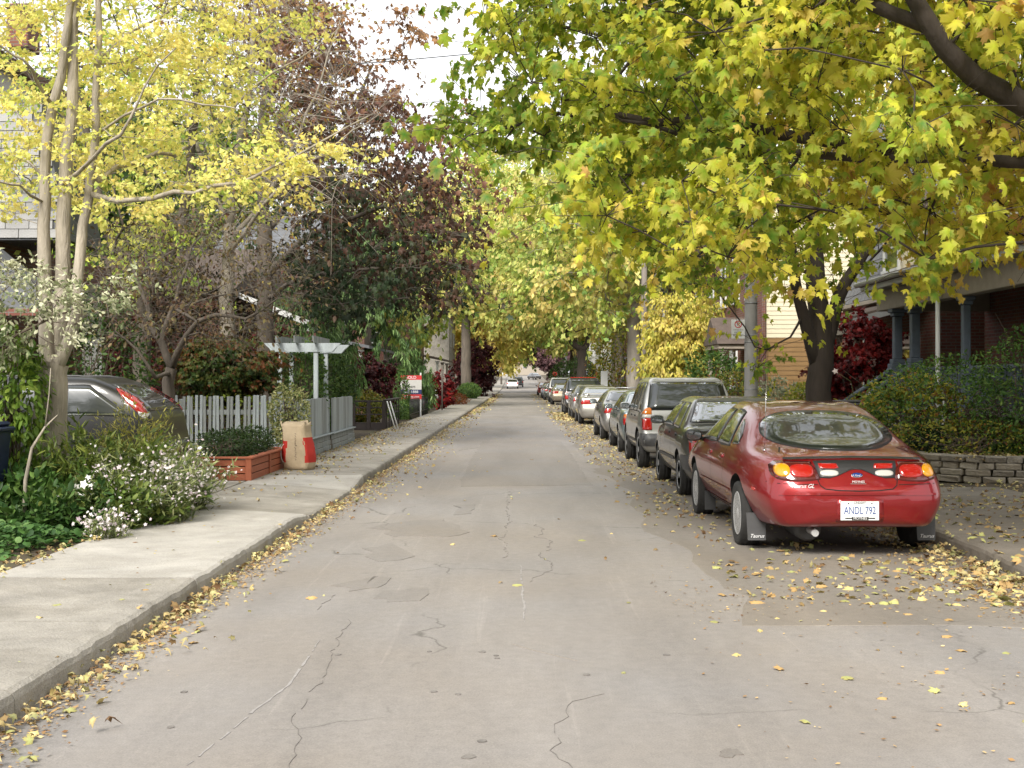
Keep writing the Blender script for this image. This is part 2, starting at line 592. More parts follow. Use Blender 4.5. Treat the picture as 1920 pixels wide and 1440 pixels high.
class Skeleton:
    def __init__(self, rng):
        self.p, self.par, self.plen, self.minr, self.chains, self.rng = [], [], [], [], [], rng
    def stem(self, pts, r0, r1, wob=0.0):
        pts = [Vector(p) for p in pts]
        # smooth the control points
        fine = []
        for i in range(len(pts) - 1):
            a, b, c, d = pts[max(i-1, 0)], pts[i], pts[i+1], pts[min(i+2, len(pts)-1)]
            m = max(2, int((c - b).length / 0.35))
            for k in range(m):
                t = k / m
                fine.append(0.5 * ((2*b) + (c - a)*t + (2*a - 5*b + 4*c - d)*t*t + (3*b - a - 3*c + d)*t**3))
        fine.append(pts[-1])
        chain = []
        if self.p:
            P = np.array(self.p)
            j = int(np.argmin(np.sum((P - np.array(fine[0])) ** 2, 1)))
            par = j; base = self.plen[j]
        else:
            par, base = -1, 0.0
        acc = base
        if par >= 0: chain.append(par)
        for i, p in enumerate(fine):
            if i: acc += (fine[i] - fine[i-1]).length
            t = i / max(1, len(fine) - 1)
            q = np.array(p) + (self.rng.normal(0, wob, 3) if 0 < i < len(fine)-1 else 0)
            self.p.append(q); self.par.append(par); self.plen.append(acc * 0.3 if False else acc); self.minr.append(r0 + (r1 - r0) * t)
            par = len(self.p) - 1
            chain.append(par)
        self.chains.append(chain)
    def reach(self, clusters, lift=0.12, bend=0.08, pl=0.22):
        C = np.asarray(clusters, float)
        P = np.array(self.p)
        dist = np.array([np.min(np.sum((P - c) ** 2, 1)) for c in C])
        ends = [0] * len(C)
        for ci in np.argsort(dist):
            c = C[ci]
            P = np.array(self.p)
            d = np.linalg.norm(P - c, axis=1)
            cost = d + pl * np.array(self.plen) + 0.6 * np.maximum(0, P[:, 2] - c[2])
            j = int(np.argmin(cost))
            a = P[j]; dd = d[j]
            m = max(2, int(dd / 0.45) + 1)
            chain = [j]; par = j
            mid = (a + c) / 2 + np.array([0, 0, lift * dd]) + self.rng.normal(0, bend * dd, 3)
            for k in range(1, m + 1):
                t = k / m
                q = a * (1-t)**2 + 2 * mid * t * (1-t) + c * t * t
                if k < m: q = q + self.rng.normal(0, 0.02, 3)
                self.p.append(q); self.par.append(par); self.plen.append(self.plen[j] + dd * t); self.minr.append(0.0)
                par = len(self.p) - 1
                chain.append(par)
            ends[ci] = par
            self.chains.append(chain)
        return ends
    def radii(self, tip):
        n = len(self.p)
        cnt = np.zeros(n)
        kids = np.zeros(n, int)
        for i in range(n):
            if self.par[i] >= 0: kids[self.par[i]] += 1
        cnt[kids == 0] = 1
        for i in range(n - 1, -1, -1):
            if self.par[i] >= 0: cnt[self.par[i]] += cnt[i]
        return np.maximum(tip * np.sqrt(np.maximum(cnt, 1)), np.array(self.minr))
    def mesh(self, mb, tip, sides=6, minr=0.0):
        r = self.radii(tip)
        for ch in self.chains:
            pts = [self.p[i] for i in ch]
            rr = [min(r[i], r[ch[1]] if len(ch) > 1 else 9) for i in ch]
            if len(pts) < 2: continue
            big = max(rr)
            mb.tube(pts, rr, n=(12 if big > 0.12 else (sides if big > 0.03 else 4)), wob=0.06 if big > 0.06 else 0.0, caps=False)

def tree(name, label, stems, clusters, rng, pal, leaf=MAPLE_LO, n_leaf=60, size=0.12, spread=(0.45, 0.45, 0.3), tip=0.006, bark='bark', cat='tree', group=None,
         droop=0.5, face=0.5, twigs=6, tone=None, weights=None, trans=0.45, lift=0.12, bend=0.08, wob=0.02, edge=None, jit=0.15, keep=None, trunk_sides=6,
         leafmat=None, pl=0.22, light_bias=0.0, parts=('trunk', 'crown')):
    """a tapered trunk with limbs reaching every leaf cluster; the leaves sit along twigs round the clusters"""
    base = Vector(stems[0][0][0])
    root = thing(name, label, cat, base, 0, group)
    sk = Skeleton(rng)
    for pts, r0, r1 in stems:
        sk.stem(pts, r0, r1, wob)
    clusters = np.asarray(clusters, float)
    sk.reach(clusters, lift, bend, pl)
    mb = MB()
    sk.mesh(mb, tip, trunk_sides)
    M = len(clusters)
    sp = np.array(spread)
    tw = rng.normal(size=(M, twigs, 3)) * sp
    for i in range(M):
        for k in range(twigs):
            a = clusters[i]; b = a + tw[i, k]
            mb.tube([a, (a + b) / 2 + np.array([0, 0, 0.12 * np.linalg.norm(tw[i, k])]), b], [tip * 0.8, tip * 0.6, tip * 0.35], n=3, caps=False)
    tr = mb.build(parts[0], MATS[bark], root, fix=False)
    tr.matrix_parent_inverse = Matrix.Translation(-base)
    # leaves
    n = M * n_leaf
    ci = np.repeat(np.arange(M), n_leaf)
    k = rng.integers(0, twigs, n)
    t = rng.random((n, 1)) ** 0.6 * 1.15
    P = clusters[ci] + tw[ci, k] * t + np.array([0, 0, 1]) * (0.12 * 4 * t * (1 - t)) * np.linalg.norm(tw[ci, k], axis=1, keepdims=True) + rng.normal(0, 0.16, (n, 3)) * sp
    ctr = clusters.mean(0)
    outw = P - ctr; outw[:, 2] *= 0.5
    outw = unit(outw)
    D = outw * 0.5 + np.array([0, 0, -1]) * droop + rng.normal(0, 0.5, (n, 3))
    Nn = outw * face + np.array([0, 0, 1]) * (1 - face) + rng.normal(0, 0.45, (n, 3))
    S = size * np.exp(rng.normal(0, 0.22, n))
    if tone is not None:
        tv = tone(P, clusters[ci], ci)
    else:
        ct = rng.random(M) * 0.7 + 0.15
        tv = ct[ci]
    C = pick_colours(rng, pal, n, weights, jit, None if weights is not None else tv)
    if keep is not None:
        kp = keep(P)
        P, D, Nn, S, C = P[kp], D[kp], Nn[kp], S[kp], C[kp]
    E = None if edge is None else np.repeat(np.asarray(edge)[None], len(P), 0)
    data = (P, D, Nn, S, C, E)
    return root, base, data, leaf, leafmat or leaf_mat('leaf_%d' % int(trans * 100), trans), parts

def finish_tree(res, kind=None, drop=None):
    root, base, (P, D, Nn, S, C, E), leaf, lm, parts = res
    if drop is not None:
        m = np.ones(len(P), bool); m[drop] = False
        P, D, Nn, S, C = P[m], D[m], Nn[m], S[m], C[m]
        E = None if E is None else E[m]
    shapes = leaf if isinstance(leaf, list) else [leaf]
    Vs, Ts, cs, off = [], [], [], 0
    for q, sh in enumerate(shapes):
        w = np.arange(len(P)) % len(shapes) == q
        V, T, c = leaf_arrays(P[w], D[w], Nn[w], S[w], C[w], sh, None if E is None else E[w])
        Vs.append(V); Ts.append(T + off); cs.append(c); off += len(V)
    V, T, c = np.vstack(Vs), np.vstack(Ts), np.vstack(cs)
    me = mesh_np(parts[1], V - np.array(base), T, lm, c)
    o = link(parts[1], me, root)
    o['kind'] = 'stuff'
    return root

def bush(name, label, centre, rad, rng, pal, n=2500, leaf=OVAL, size=0.07, stems=7, cat='shrub', group=None, trans=0.35, shell=0.75, z0=0.12, droop=0.3, tone_h=True, lump=0.25,
         weights=None, jit=0.18, stem_h=0.8, extra=None):
    """a leafy shrub: stems from the ground and leaves through a lumpy volume"""
    cx, cy, cz = centre
    base = Vector((cx, cy, z0))
    root = thing(name, label, cat, base, 0, group)
    mb = MB()
    rad = np.array(rad, float)
    for i in range(stems):
        d = rng.normal(size=3); d[2] = abs(d[2]) + 0.6; d = d / np.linalg.norm(d)
        e = np.array([0, 0, cz - z0]) + d * rad * stem_h
        b = np.array([rng.normal(0, 0.12) * rad[0], rng.normal(0, 0.12) * rad[1], -0.05])
        m = (b + e) / 2 + rng.normal(0, 0.08, 3) * rad
        mb.tube([b, b * .5 + m * .5, m, (m + e) / 2 + rng.normal(0, 0.04, 3), e], [0.018, 0.014, 0.012, 0.008, 0.004], n=5, caps=False)
        for _ in range(4):
            e2 = m + (e - m) * rng.random() + rng.normal(0, 0.35, 3) * rad
            mb.tube([m + (e - m) * 0.3, (m + e2) / 2 + rng.normal(0, 0.05, 3), e2], [0.008, 0.006, 0.003], n=3, caps=False)
    mb.build('stem', MATS['twig'], root, fix=False)
    lumps = unit(rng.normal(size=(26, 3)))
    lh = rng.random(26)
    d = unit(rng.normal(size=(n, 3)))
    q = rng.random(n) ** (1 / 3.0)
    q = q * (1 - shell) + (0.75 + 0.25 * q) * shell
    bumpv = np.max(np.where((d @ lumps.T) > 0.78, lh[None] , 0), 1)
    q = q * (1 - lump + 2.0 * lump * bumpv)
    P = d * q[:, None] * rad + np.array([0, 0, cz - z0])
    P[:, 2] = np.where(P[:, 2] < 0.03, np.abs(P[:, 2]) * 0.4 + 0.03, P[:, 2])
    if extra is not None: P = extra(P)
    m = len(P)
    d = unit(P - np.array([0, 0, cz - z0]))
    D = d * 0.6 + np.array([0, 0, -droop]) + rng.normal(0, 0.55, (m, 3))
    Nn = d * 0.6 + np.array([0, 0, 0.5]) + rng.normal(0, 0.5, (m, 3))
    S = size * np.exp(rng.normal(0, 0.25, m))
    C = pick_colours(rng, pal, m, weights, jit, None if weights is not None else np.clip(0.25 + 0.6 * rng.random(m), 0, 1))
    V, T, c = leaf_arrays(P, D, Nn, S, C, leaf)
    o = link('foliage', mesh_np('foliage', V, T, leaf_mat('leaf_%d' % int(trans * 100), trans), c), root)
    o['kind'] = 'stuff'
    return root
# ------------------------------------------------------------------ the setting: ground, road, pavements
XL, XR, SWL, SWR = -2.37, 4.08, -3.92, 5.75
def rise(Y):
    """the street climbs gently beyond 150 m"""
    t = np.clip((np.asarray(Y, float) - 150) / 200.0, 0, 1)
    return 3.0 * t * t * (3 - 2 * t)

def ground_mat():
    m, t = new_mat('soil')
    out = N(t, 'ShaderNodeOutputMaterial'); p = N(t, 'ShaderNodeBsdfPrincipled')
    p.inputs['Roughness'].default_value = 0.95
    tc = N(t, 'ShaderNodeTexCoord')
    n1 = N(t, 'ShaderNodeTexNoise', i_Scale=1.3, i_Detail=9.0, i_Roughness=0.75)
    L(t, tc.outputs['Object'], n1.inputs['Vector'])
    rp = N(t, 'ShaderNodeValToRGB')
    e = rp.color_ramp.elements
    e[0].position = 0.3; e[0].color = (0.035, 0.027, 0.018, 1)
    e[1].position = 0.72; e[1].color = (0.06, 0.075, 0.025, 1)
    k = rp.color_ramp.elements.new(0.5); k.color = (0.075, 0.055, 0.035, 1)
    L(t, n1.outputs['Fac'], rp.inputs[0]); L(t, rp.outputs[0], p.inputs['Base Color'])
    n2 = N(t, 'ShaderNodeTexNoise', i_Scale=30.0, i_Detail=5.0)
    L(t, tc.outputs['Object'], n2.inputs['Vector'])
    b = N(t, 'ShaderNodeBump', i_Strength=0.7, i_Distance=0.03)
    L(t, n2.outputs['Fac'], b.inputs['Height']); L(t, b.outputs[0], p.inputs['Normal'])
    L(t, p.outputs[0], out.inputs[0])
    MATS['soil'] = m
    return m
ground_mat()

def asphalt_mat(name, c, stain=1.0, wear=1.0):
    m, t = new_mat(name)
    out = N(t, 'ShaderNodeOutputMaterial'); p = N(t, 'ShaderNodeBsdfPrincipled')
    p.inputs['Roughness'].default_value = 0.82
    p.inputs['Specular IOR Level'].default_value = 0.4
    tc = N(t, 'ShaderNodeTexCoord')
    # long blotches drawn out along the street, as tyres leave them
    mp = N(t, 'ShaderNodeMapping'); mp.inputs['Scale'].default_value = (1.1, 0.22, 1)
    L(t, tc.outputs['Object'], mp.inputs[0])
    n1 = N(t, 'ShaderNodeTexNoise', i_Scale=1.0, i_Detail=7.0, i_Roughness=0.62, i_Distortion=0.4)
    L(t, mp.outputs[0], n1.inputs['Vector'])
    r1 = N(t, 'ShaderNodeValToRGB')
    r1.color_ramp.elements[0].position = 0.32; r1.color_ramp.elements[0].color = rgba(mul(c, 1 - 0.17 * stain))
    r1.color_ramp.elements[1].position = 0.68; r1.color_ramp.elements[1].color = rgba(mul(c, 1 + 0.09 * stain))
    L(t, n1.outputs['Fac'], r1.inputs[0])
    # brownish dust film
    n3 = N(t, 'ShaderNodeTexNoise', i_Scale=0.45, i_Detail=5.0)
    L(t, tc.outputs['Object'], n3.inputs['Vector'])
    mx3 = N(t, 'ShaderNodeMixRGB', blend_type='MULTIPLY'); 
    r3 = N(t, 'ShaderNodeValToRGB')
    r3.color_ramp.elements[0].position = 0.35; r3.color_ramp.elements[0].color = (1, 0.95, 0.88, 1)
    r3.color_ramp.elements[1].position = 0.65; r3.color_ramp.elements[1].color = (1, 1, 1.0, 1)
    L(t, n3.outputs['Fac'], r3.inputs[0])
    mx3.inputs[0].default_value = 1.0
    L(t, r1.outputs[0], mx3.inputs[1]); L(t, r3.outputs[0], mx3.inputs[2])
    # stone grain
    n2 = N(t, 'ShaderNodeTexNoise', i_Scale=110.0, i_Detail=4.0, i_Roughness=0.85)
    L(t, tc.outputs['Object'], n2.inputs['Vector'])
    r2 = N(t, 'ShaderNodeValToRGB')
    r2.color_ramp.elements[0].position = 0.3; r2.color_ramp.elements[0].color = (0.72, 0.72, 0.72, 1)
    r2.color_ramp.elements[1].position = 0.72; r2.color_ramp.elements[1].color = (1.22, 1.21, 1.2, 1)
    L(t, n2.outputs['Fac'], r2.inputs[0])
    mx = N(t, 'ShaderNodeMixRGB', blend_type='MULTIPLY'); mx.inputs[0].default_value = 1.0
    L(t, mx3.outputs[0], mx.inputs[1]); L(t, r2.outputs[0], mx.inputs[2])
    # blotchy mid-scale wear
    n5 = N(t, 'ShaderNodeTexNoise', i_Scale=14.0, i_Detail=6.0, i_Roughness=0.7)
    L(t, tc.outputs['Object'], n5.inputs['Vector'])
    r5 = N(t, 'ShaderNodeValToRGB')
    r5.color_ramp.elements[0].position = 0.3; r5.color_ramp.elements[0].color = (0.90, 0.90, 0.90, 1)
    r5.color_ramp.elements[1].position = 0.7; r5.color_ramp.elements[1].color = (1.08, 1.08, 1.07, 1)
    L(t, n5.outputs['Fac'], r5.inputs[0])
    mx5 = N(t, 'ShaderNodeMixRGB', blend_type='MULTIPLY'); mx5.inputs[0].default_value = 1.0
    L(t, mx.outputs[0], mx5.inputs[1]); L(t, r5.outputs[0], mx5.inputs[2])
    mx = mx5
    # pale scuffs dragged along the lane
    mps = N(t, 'ShaderNodeMapping'); mps.inputs['Scale'].default_value = (9.0, 0.22, 1); mps.inputs['Rotation'].default_value = (0, 0, 0.05)
    L(t, tc.outputs['Object'], mps.inputs[0])
    n6 = N(t, 'ShaderNodeTexNoise', i_Scale=1.0, i_Detail=9.0, i_Roughness=0.72)
    L(t, mps.outputs[0], n6.inputs['Vector'])
    r6 = N(t, 'ShaderNodeValToRGB')
    r6.color_ramp.elements[0].position = 0.58; r6.color_ramp.elements[0].color = (1, 1, 1, 1)
    r6.color_ramp.elements[1].position = 0.72; r6.color_ramp.elements[1].color = (1 + .22 * wear, 1 + .21 * wear, 1 + .20 * wear, 1)
    e6 = r6.color_ramp.elements.new(0.36); e6.color = (1, 1, 1, 1); e7 = r6.color_ramp.elements.new(0.26); e7.color = (.86, .86, .86, 1)
    L(t, n6.outputs['Fac'], r6.inputs[0])
    mx6 = N(t, 'ShaderNodeMixRGB', blend_type='MULTIPLY'); mx6.inputs[0].default_value = 1.0
    L(t, mx.outputs[0], mx6.inputs[1]); L(t, r6.outputs[0], mx6.inputs[2])
    mx = mx6
    # hairline cracks
    wn = N(t, 'ShaderNodeTexNoise', i_Scale=1.6, i_Detail=5.0)
    L(t, tc.outputs['Object'], wn.inputs['Vector'])
    vm = N(t, 'ShaderNodeVectorMath', operation='MULTIPLY_ADD')
    vm.inputs[1].default_value = (0.7, 0.7, 0)
    L(t, wn.outputs['Color'], vm.inputs[0]); L(t, tc.outputs['Object'], vm.inputs[2])
    vo = N(t, 'ShaderNodeTexVoronoi', feature='DISTANCE_TO_EDGE', i_Scale=0.28)
    L(t, vm.outputs[0], vo.inputs['Vector'])
    rc = N(t, 'ShaderNodeValToRGB')
    rc.color_ramp.elements[0].position = 0.0; rc.color_ramp.elements[0].color = (1, 1, 1, 1)
    rc.color_ramp.elements[1].position = 0.0035; rc.color_ramp.elements[1].color = (0, 0, 0, 1)
    L(t, vo.outputs['Distance'], rc.inputs[0])
    n4 = N(t, 'ShaderNodeTexNoise', i_Scale=0.9, i_Detail=3.0)
    L(t, tc.outputs['Object'], n4.inputs['Vector'])
    r4 = N(t, 'ShaderNodeValToRGB')
    r4.color_ramp.elements[0].position = 0.48; r4.color_ramp.elements[1].position = 0.6
    L(t, n4.outputs['Fac'], r4.inputs[0])
    mc = N(t, 'ShaderNodeMath', operation='MULTIPLY')
    L(t, rc.outputs[0], mc.inputs[0]); L(t, r4.outputs[0], mc.inputs[1])
    mc2 = N(t, 'ShaderNodeMath', operation='MULTIPLY'); mc2.inputs[1].default_value = 0.6 * wear
    L(t, mc.outputs[0], mc2.inputs[0])
    mxc = N(t, 'ShaderNodeMixRGB'); mxc.inputs[2].default_value = (0.05, 0.045, 0.035, 1)
    L(t, mc2.outputs[0], mxc.inputs[0]); L(t, mx.outputs[0], mxc.inputs[1])
    L(t, mxc.outputs[0], p.inputs['Base Color'])
    b = N(t, 'ShaderNodeBump', i_Strength=0.35, i_Distance=0.006)
    L(t, n2.outputs['Fac'], b.inputs['Height']); L(t, b.outputs[0], p.inputs['Normal'])
    L(t, p.outputs[0], out.inputs[0])
    MATS[name] = m
    return m
asphalt_mat('asphalt', (0.256, 0.241, 0.230))
asphalt_mat('asphalt_patch', (0.228, 0.214, 0.203), 0.8, 0.4)
asphalt_mat('asphalt_lane', (0.222, 0.202, 0.180), 1.2, 0.4)
asphalt_mat('asphalt_tar', (0.20, 0.187, 0.177), 0.7, 0.2)
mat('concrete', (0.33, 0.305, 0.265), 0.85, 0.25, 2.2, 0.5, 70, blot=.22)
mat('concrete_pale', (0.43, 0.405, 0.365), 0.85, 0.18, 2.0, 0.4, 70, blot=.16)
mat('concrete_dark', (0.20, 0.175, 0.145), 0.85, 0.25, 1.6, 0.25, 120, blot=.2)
mat('crack', (0.178, 0.162, 0.147), 0.95, 0.4, 20)
mat('scrape', (0.295, 0.277, 0.263), 0.9, 0.2, 30)
mat('scrape_ochre', (0.27, 0.24, 0.205), 0.9, 0.2, 30)

YS = [-14, -4, 4, 12, 20, 30, 45, 60, 80, 100, 125, 150, 165, 180, 200, 220, 240, 265, 290, 320, 350, 420, 800]
def strip(name, xs, zs, m, y0=-14, y1=420, kind='structure', parent=None):
    ys = [y0] + [y for y in YS if y0 < y < y1] + [y1]
    mb = MB()
    vs = [(x, y, z + float(rise(y))) for y in ys for x, z in zip(xs, zs)]
    k = len(xs)
    fs = [(i*k+j, i*k+j+1, (i+1)*k+j+1, (i+1)*k+j) for i in range(len(ys)-1) for j in range(k-1)]
    mb.add(vs, fs)
    o = mb.build(name, m, parent)
    if kind: o['kind'] = kind
    return o
strip('ground', [-600, -60, -6, 8, 60, 600], [-0.06]*6, MATS['soil'], -60, 1400)
road = strip('road', [XL - 0.1, -1.2, 0.9, 2.8, XR + 0.1], [-0.012, 0.012, 0.02, 0.012, -0.012], MATS['asphalt'], -14, 420)
strip('yard_left', [-60, -12, -5, SWL - 0.001], [0.25, 0.22, 0.12, 0.09], MATS['soil'], -14, 340)
strip('yard_right', [SWR + 0.001, 8, 14, 60], [0.10, 0.2, 0.25, 0.25], MATS['soil'], -14, 340)

def hk_left(Y):       # kerb top, dropped at the driveway
    a = np.interp(Y, [13.2, 14.3, 17.9, 18.9], [0.135, 0.05, 0.05, 0.135])
    return float(a)
def hk_right(Y):
    return float(np.interp(Y, [2.0, 6.0, 9.0, 11.0], [0.05, 0.05, 0.08, 0.135]))
def slab_mesh(side, y0, y1, m, gap=0.008, n=14):
    """one bay of pavement, its kerb nose rounded over and falling to the gutter"""
    mb = MB(); vs = []
    hk = hk_left if side < 0 else hk_right
    xk, xi = (XL, SWL) if side < 0 else (XR, SWR)
    s = -1 if side < 0 else 1
    y0 += gap; y1 -= gap
    prof = None
    for i in range(n + 1):
        y = y0 + (y1 - y0) * i / n
        h = hk(y); h2 = 0.135
        prof = [(xk, -0.08), (xk + s*0.006, h - 0.05), (xk + s*0.018, h - 0.018), (xk + s*0.05, h - 0.003), (xk + s*0.15, h + 0.002),
                (xk + s*0.75, h * 0.35 + h2 * 0.65), (xi, h2 + 0.004), (xi, -0.06)]
        j = random.gauss(0, .005); jz = random.gauss(0, .004)
        vs += [(x + (s * j if 0 < q < 4 else 0), y, z + (jz if 1 < q < 4 else 0)) for q, (x, z) in enumerate(prof)]
    k = len(prof)
    fs = [(i*k+j, i*k+j+1, (i+1)*k+j+1, (i+1)*k+j) for i in range(n) for j in range(k-1)]
    fs += [tuple(range(k)), tuple(n*k + j for j in range(k))]
    mb.add(vs, fs, 0, False)
    return mb
for side, nm in ((-1, 'pavement_left'), (1, 'pavement_right')):
    pv = bpy.data.objects.new(nm, None); COL.objects.link(pv); pv['kind'] = 'structure'
    y = 9.1 - 1.65 * 8
    i = 0
    while y < 46:
        if side < 0:
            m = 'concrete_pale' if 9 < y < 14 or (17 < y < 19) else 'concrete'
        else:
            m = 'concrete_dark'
        slab_mesh(side, y, y + 1.65, MATS[m]).build('slab', MATS[m], pv)
        y += 1.65; i += 1
    hk = 0.135
    s = -1 if side < 0 else 1
    xk, xi = (XL, SWL) if side < 0 else (XR, SWR)
    far = strip('far_slab', [xk, xk + s*0.006, xk + s*0.05, xi], [-0.08, 0.09, 0.132, 0.139], MATS['concrete' if side < 0 else 'concrete_dark'], y, 420, None, pv)

# driveway on the left between garden and planter; paved forecourt on the right
def flat(name, poly, z, m, parent=None, kind=None, h=None):
    mb = MB()
    if h: mb.prism(poly, z - h, z)
    else: mb.add([(x, y, z) for x, y in poly], [tuple(range(len(poly)))])
    o = mb.build(name, m, parent)
    if kind: o['kind'] = kind
    return o
flat('driveway', [(-12, 14.5), (SWL - 0.004, 14.3), (SWL - 0.004, 17.7), (-12, 17.6)], 0.15, MATS['concrete'], None, 'structure', 0.3)
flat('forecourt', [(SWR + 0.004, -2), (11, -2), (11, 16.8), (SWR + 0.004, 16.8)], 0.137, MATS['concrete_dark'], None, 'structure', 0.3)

# repairs, cracks and scrapes in the road: each has its own outline
def road_z(x):
    return float(np.interp(x, [XL - .1, -1.2, .9, 2.8, XR + .1], [-0.012, 0.012, 0.02, 0.012, -0.012]))
def gp(u, v):
    Y = F * CH / (v - VPY)
    return ((u - VPX) * Y / F, Y)
def patch(name, uv, m, z=0.004, rough=0.03, parent=road):
    pts = [gp(u, v) for u, v in uv]
    out = []
    n = len(pts)
    for i in range(n):
        a, b = Vector(pts[i]), Vector(pts[(i+1) % n])
        k = max(2, int((b - a).length / 0.25))
        for j in range(k):
            p = a.lerp(b, j / k)
            out.append((p.x + random.gauss(0, rough), p.y + random.gauss(0, rough)))
    mb = MB()
    c = (sum(p[0] for p in out) / len(out), sum(p[1] for p in out) / len(out))
    rings = [1.0, 0.6, 0.25]
    vs = []
    for q in rings:
        for x, y in out:
            X, Y = c[0] + (x - c[0]) * q, c[1] + (y - c[1]) * q
            vs.append((X, Y, road_z(X) + z))
    k = len(out)
    fs = [(r*k+i, r*k+(i+1) % k, (r+1)*k+(i+1) % k, (r+1)*k+i) for r in range(2) for i in range(k)] + [tuple(2*k+i for i in range(k))]
    vs += [(x, y, road_z(x) - .01) for x, y in out]
    fs += [(i, (i+1) % k, 3*k+(i+1) % k, 3*k+i) for i in range(k)]
    mb.add(vs, fs)
    return mb.build(name, MATS[m], parent)
patch('asphalt_patch', [(905, 829), (1052, 829), (1075, 860), (1108, 912), (862, 914), (880, 868)], 'asphalt_patch', 0.004, 0.015)
patch('asphalt_patch', [(715, 985), (830, 975), (875, 1000), (835, 1009), (735, 1008)], 'asphalt_patch', 0.004, 0.045)
patch('asphalt_patch', [(690, 1030), (740, 1022), (778, 1040), (762, 1054), (700, 1056)], 'asphalt_patch', 0.004, 0.045)
patch('asphalt_patch', [(640, 1100), (690, 1083), (722, 1085), (700, 1104), (668, 1112)], 'asphalt_patch', 0.004, 0.045)
patch('asphalt_patch', [(712, 1124), (760, 1110), (808, 1108), (780, 1128), (740, 1133)], 'asphalt_patch', 0.004, 0.045)
patch('asphalt_patch', [(860, 950), (890, 948), (888, 965), (850, 968)], 'asphalt_patch', 0.004, 0.02)
patch('asphalt_patch', [(1352, 1418), (1366, 1413), (1386, 1415), (1390, 1424), (1372, 1430), (1355, 1427)], 'asphalt_tar', 0.004, 0.006)
lane = MB(); vs = []
for i, y in enumerate(np.concatenate([np.arange(7.9, 30, .35), np.arange(30, 130, 3.0)])):
    y = float(y) + (0 if i else 0)
    xe = 1.5 + .10 * math.sin(y * .8) + .07 * math.sin(y * 2.3) + random.gauss(0, .03)
    vs += [(xe - .02, y, road_z(xe) - .004), (xe, y, road_z(xe) + .0025), (2.8, y + (.06 if i == 0 else 0), road_z(2.8) + .003), (XR - .002, y - (.05 if i == 0 else 0), road_z(XR) + .004)]
k_ = len(vs) // 4
lane.add(vs + [(p[0], p[1] - .02, p[2] - .012) for p in vs[:4]], [(4*i+j, 4*i+j+1, 4*i+j+5, 4*i+j+4) for i in range(k_ - 1) for j in range(3)] + [(j, j+1, 4*k_+j+1, 4*k_+j) for j in range(3)])
lane.build('parking_lane', MATS['asphalt_lane'], road)
def streak(name, uv, w, m, z=0.003, jit=0.4, brk=0.0, wob=0.012):
    pts = [Vector(gp(u, v)) for u, v in uv]
    fine = []
    for a, b in zip(pts[:-1], pts[1:]):
        k = max(2, int((b - a).length / 0.06))
        fine += [a.lerp(b, j / k) for j in range(k)]
    fine.append(pts[-1])
    mb = MB(); vs = []; fs = []
    off = 0.0
    for i, p in enumerate(fine):
        d = fine[min(i+1, len(fine)-1)] - fine[max(i-1, 0)]
        d = d.normalized(); nrm = Vector((-d.y, d.x))
        off = off * 0.8 + random.gauss(0, wob * (0.8 if m == 'crack' else 0.25))
        ww = w * (0.22 if m == 'crack' else 0.45) * (1 + random.uniform(-jit, jit)) * min(1, 0.25 + 4 * i / len(fine), 0.25 + 4 * (len(fine) - 1 - i) / len(fine))
        q = p + nrm * off
        for s, dz in ((-1.2, -.004), (-1, z), (1, z), (1.2, -.004)):
            e = q + nrm * (s * ww)
            vs.append((e.x, e.y, road_z(e.x) + dz))
    for i in range(len(fine) - 1):
        if random.random() >= brk:
            fs += [(4*i+j, 4*i+j+1, 4*i+j+5, 4*i+j+4) for j in range(3)]
    mb.add(vs, fs)
    return mb.build(name, MATS[m], road)
streak('crack', [(628, 1118), (600, 1135), (592, 1150)], 0.006, 'crack', jit=.8, brk=.1)
streak('crack', [(655, 1165), (625, 1230), (600, 1275), (575, 1320), (545, 1350), (552, 1390), (540, 1440), (560, 1480)], 0.006, 'crack', jit=.9, brk=.12, wob=.016)
streak('crack', [(1000, 985), (1020, 1000), (1005, 1010), (1032, 1018), (1010, 1045), (1045, 1058), (1020, 1080), (985, 1095)], 0.009, 'crack', jit=.9, brk=.15, wob=.02)
streak('crack', [(1140, 1310), (1065, 1330), (1055, 1350), (1035, 1365), (1045, 1400), (1025, 1415), (1060, 1440), (1075, 1480)], 0.006, 'crack', jit=.9, brk=.1, wob=.014)
streak('crack', [(860, 846), (905, 838), (930, 830)], 0.02, 'crack', jit=.9, brk=.1, wob=.03)
streak('crack', [(955, 920), (950, 980), (945, 1050)], 0.008, 'crack', jit=.9, brk=.3, wob=.02)
streak('scrape', [(350, 1440), (440, 1370), (540, 1290), (600, 1205)], 0.013, 'scrape', jit=.7, brk=.25)
streak('scrape', [(978, 1062), (980, 1120), (984, 1172)], 0.014, 'scrape', jit=.8, brk=.25)
streak('scrape', [(960, 1213), (1010, 1228), (1082, 1246)], 0.006, 'scrape_ochre', jit=.8, brk=.2)
for u, v, s in ((905, 1228, .022), (930, 1235, .014), (932, 1240, .014), (805, 1227, .014), (633, 1232, .02), (1100, 1272, .02),
                (903, 1397, .022), (878, 1427, .03), (1250, 1235, .02), (813, 1303, .018), (858, 1308, .016), (320, 1366, .018), (345, 1299, .018)):
    a = gp(u, v)
    mb = MB()
    ring = [(a[0] + s * (0.8 + 0.4 * random.random()) * math.cos(k * .7), a[1] + s * (0.8 + 0.5 * random.random()) * math.sin(k * .7)) for k in range(9)]
    mb.add([(x, y, road_z(x) + 0.0045) for x, y in ring] + [(x, y, road_z(x) - .01) for x, y in ring], [tuple(range(9))] + [(i, (i+1) % 9, 9+(i+1) % 9, 9+i) for i in range(9)])
    mb.build('gum_spot', MATS['crack' if s < .03 else 'asphalt_tar'], road)
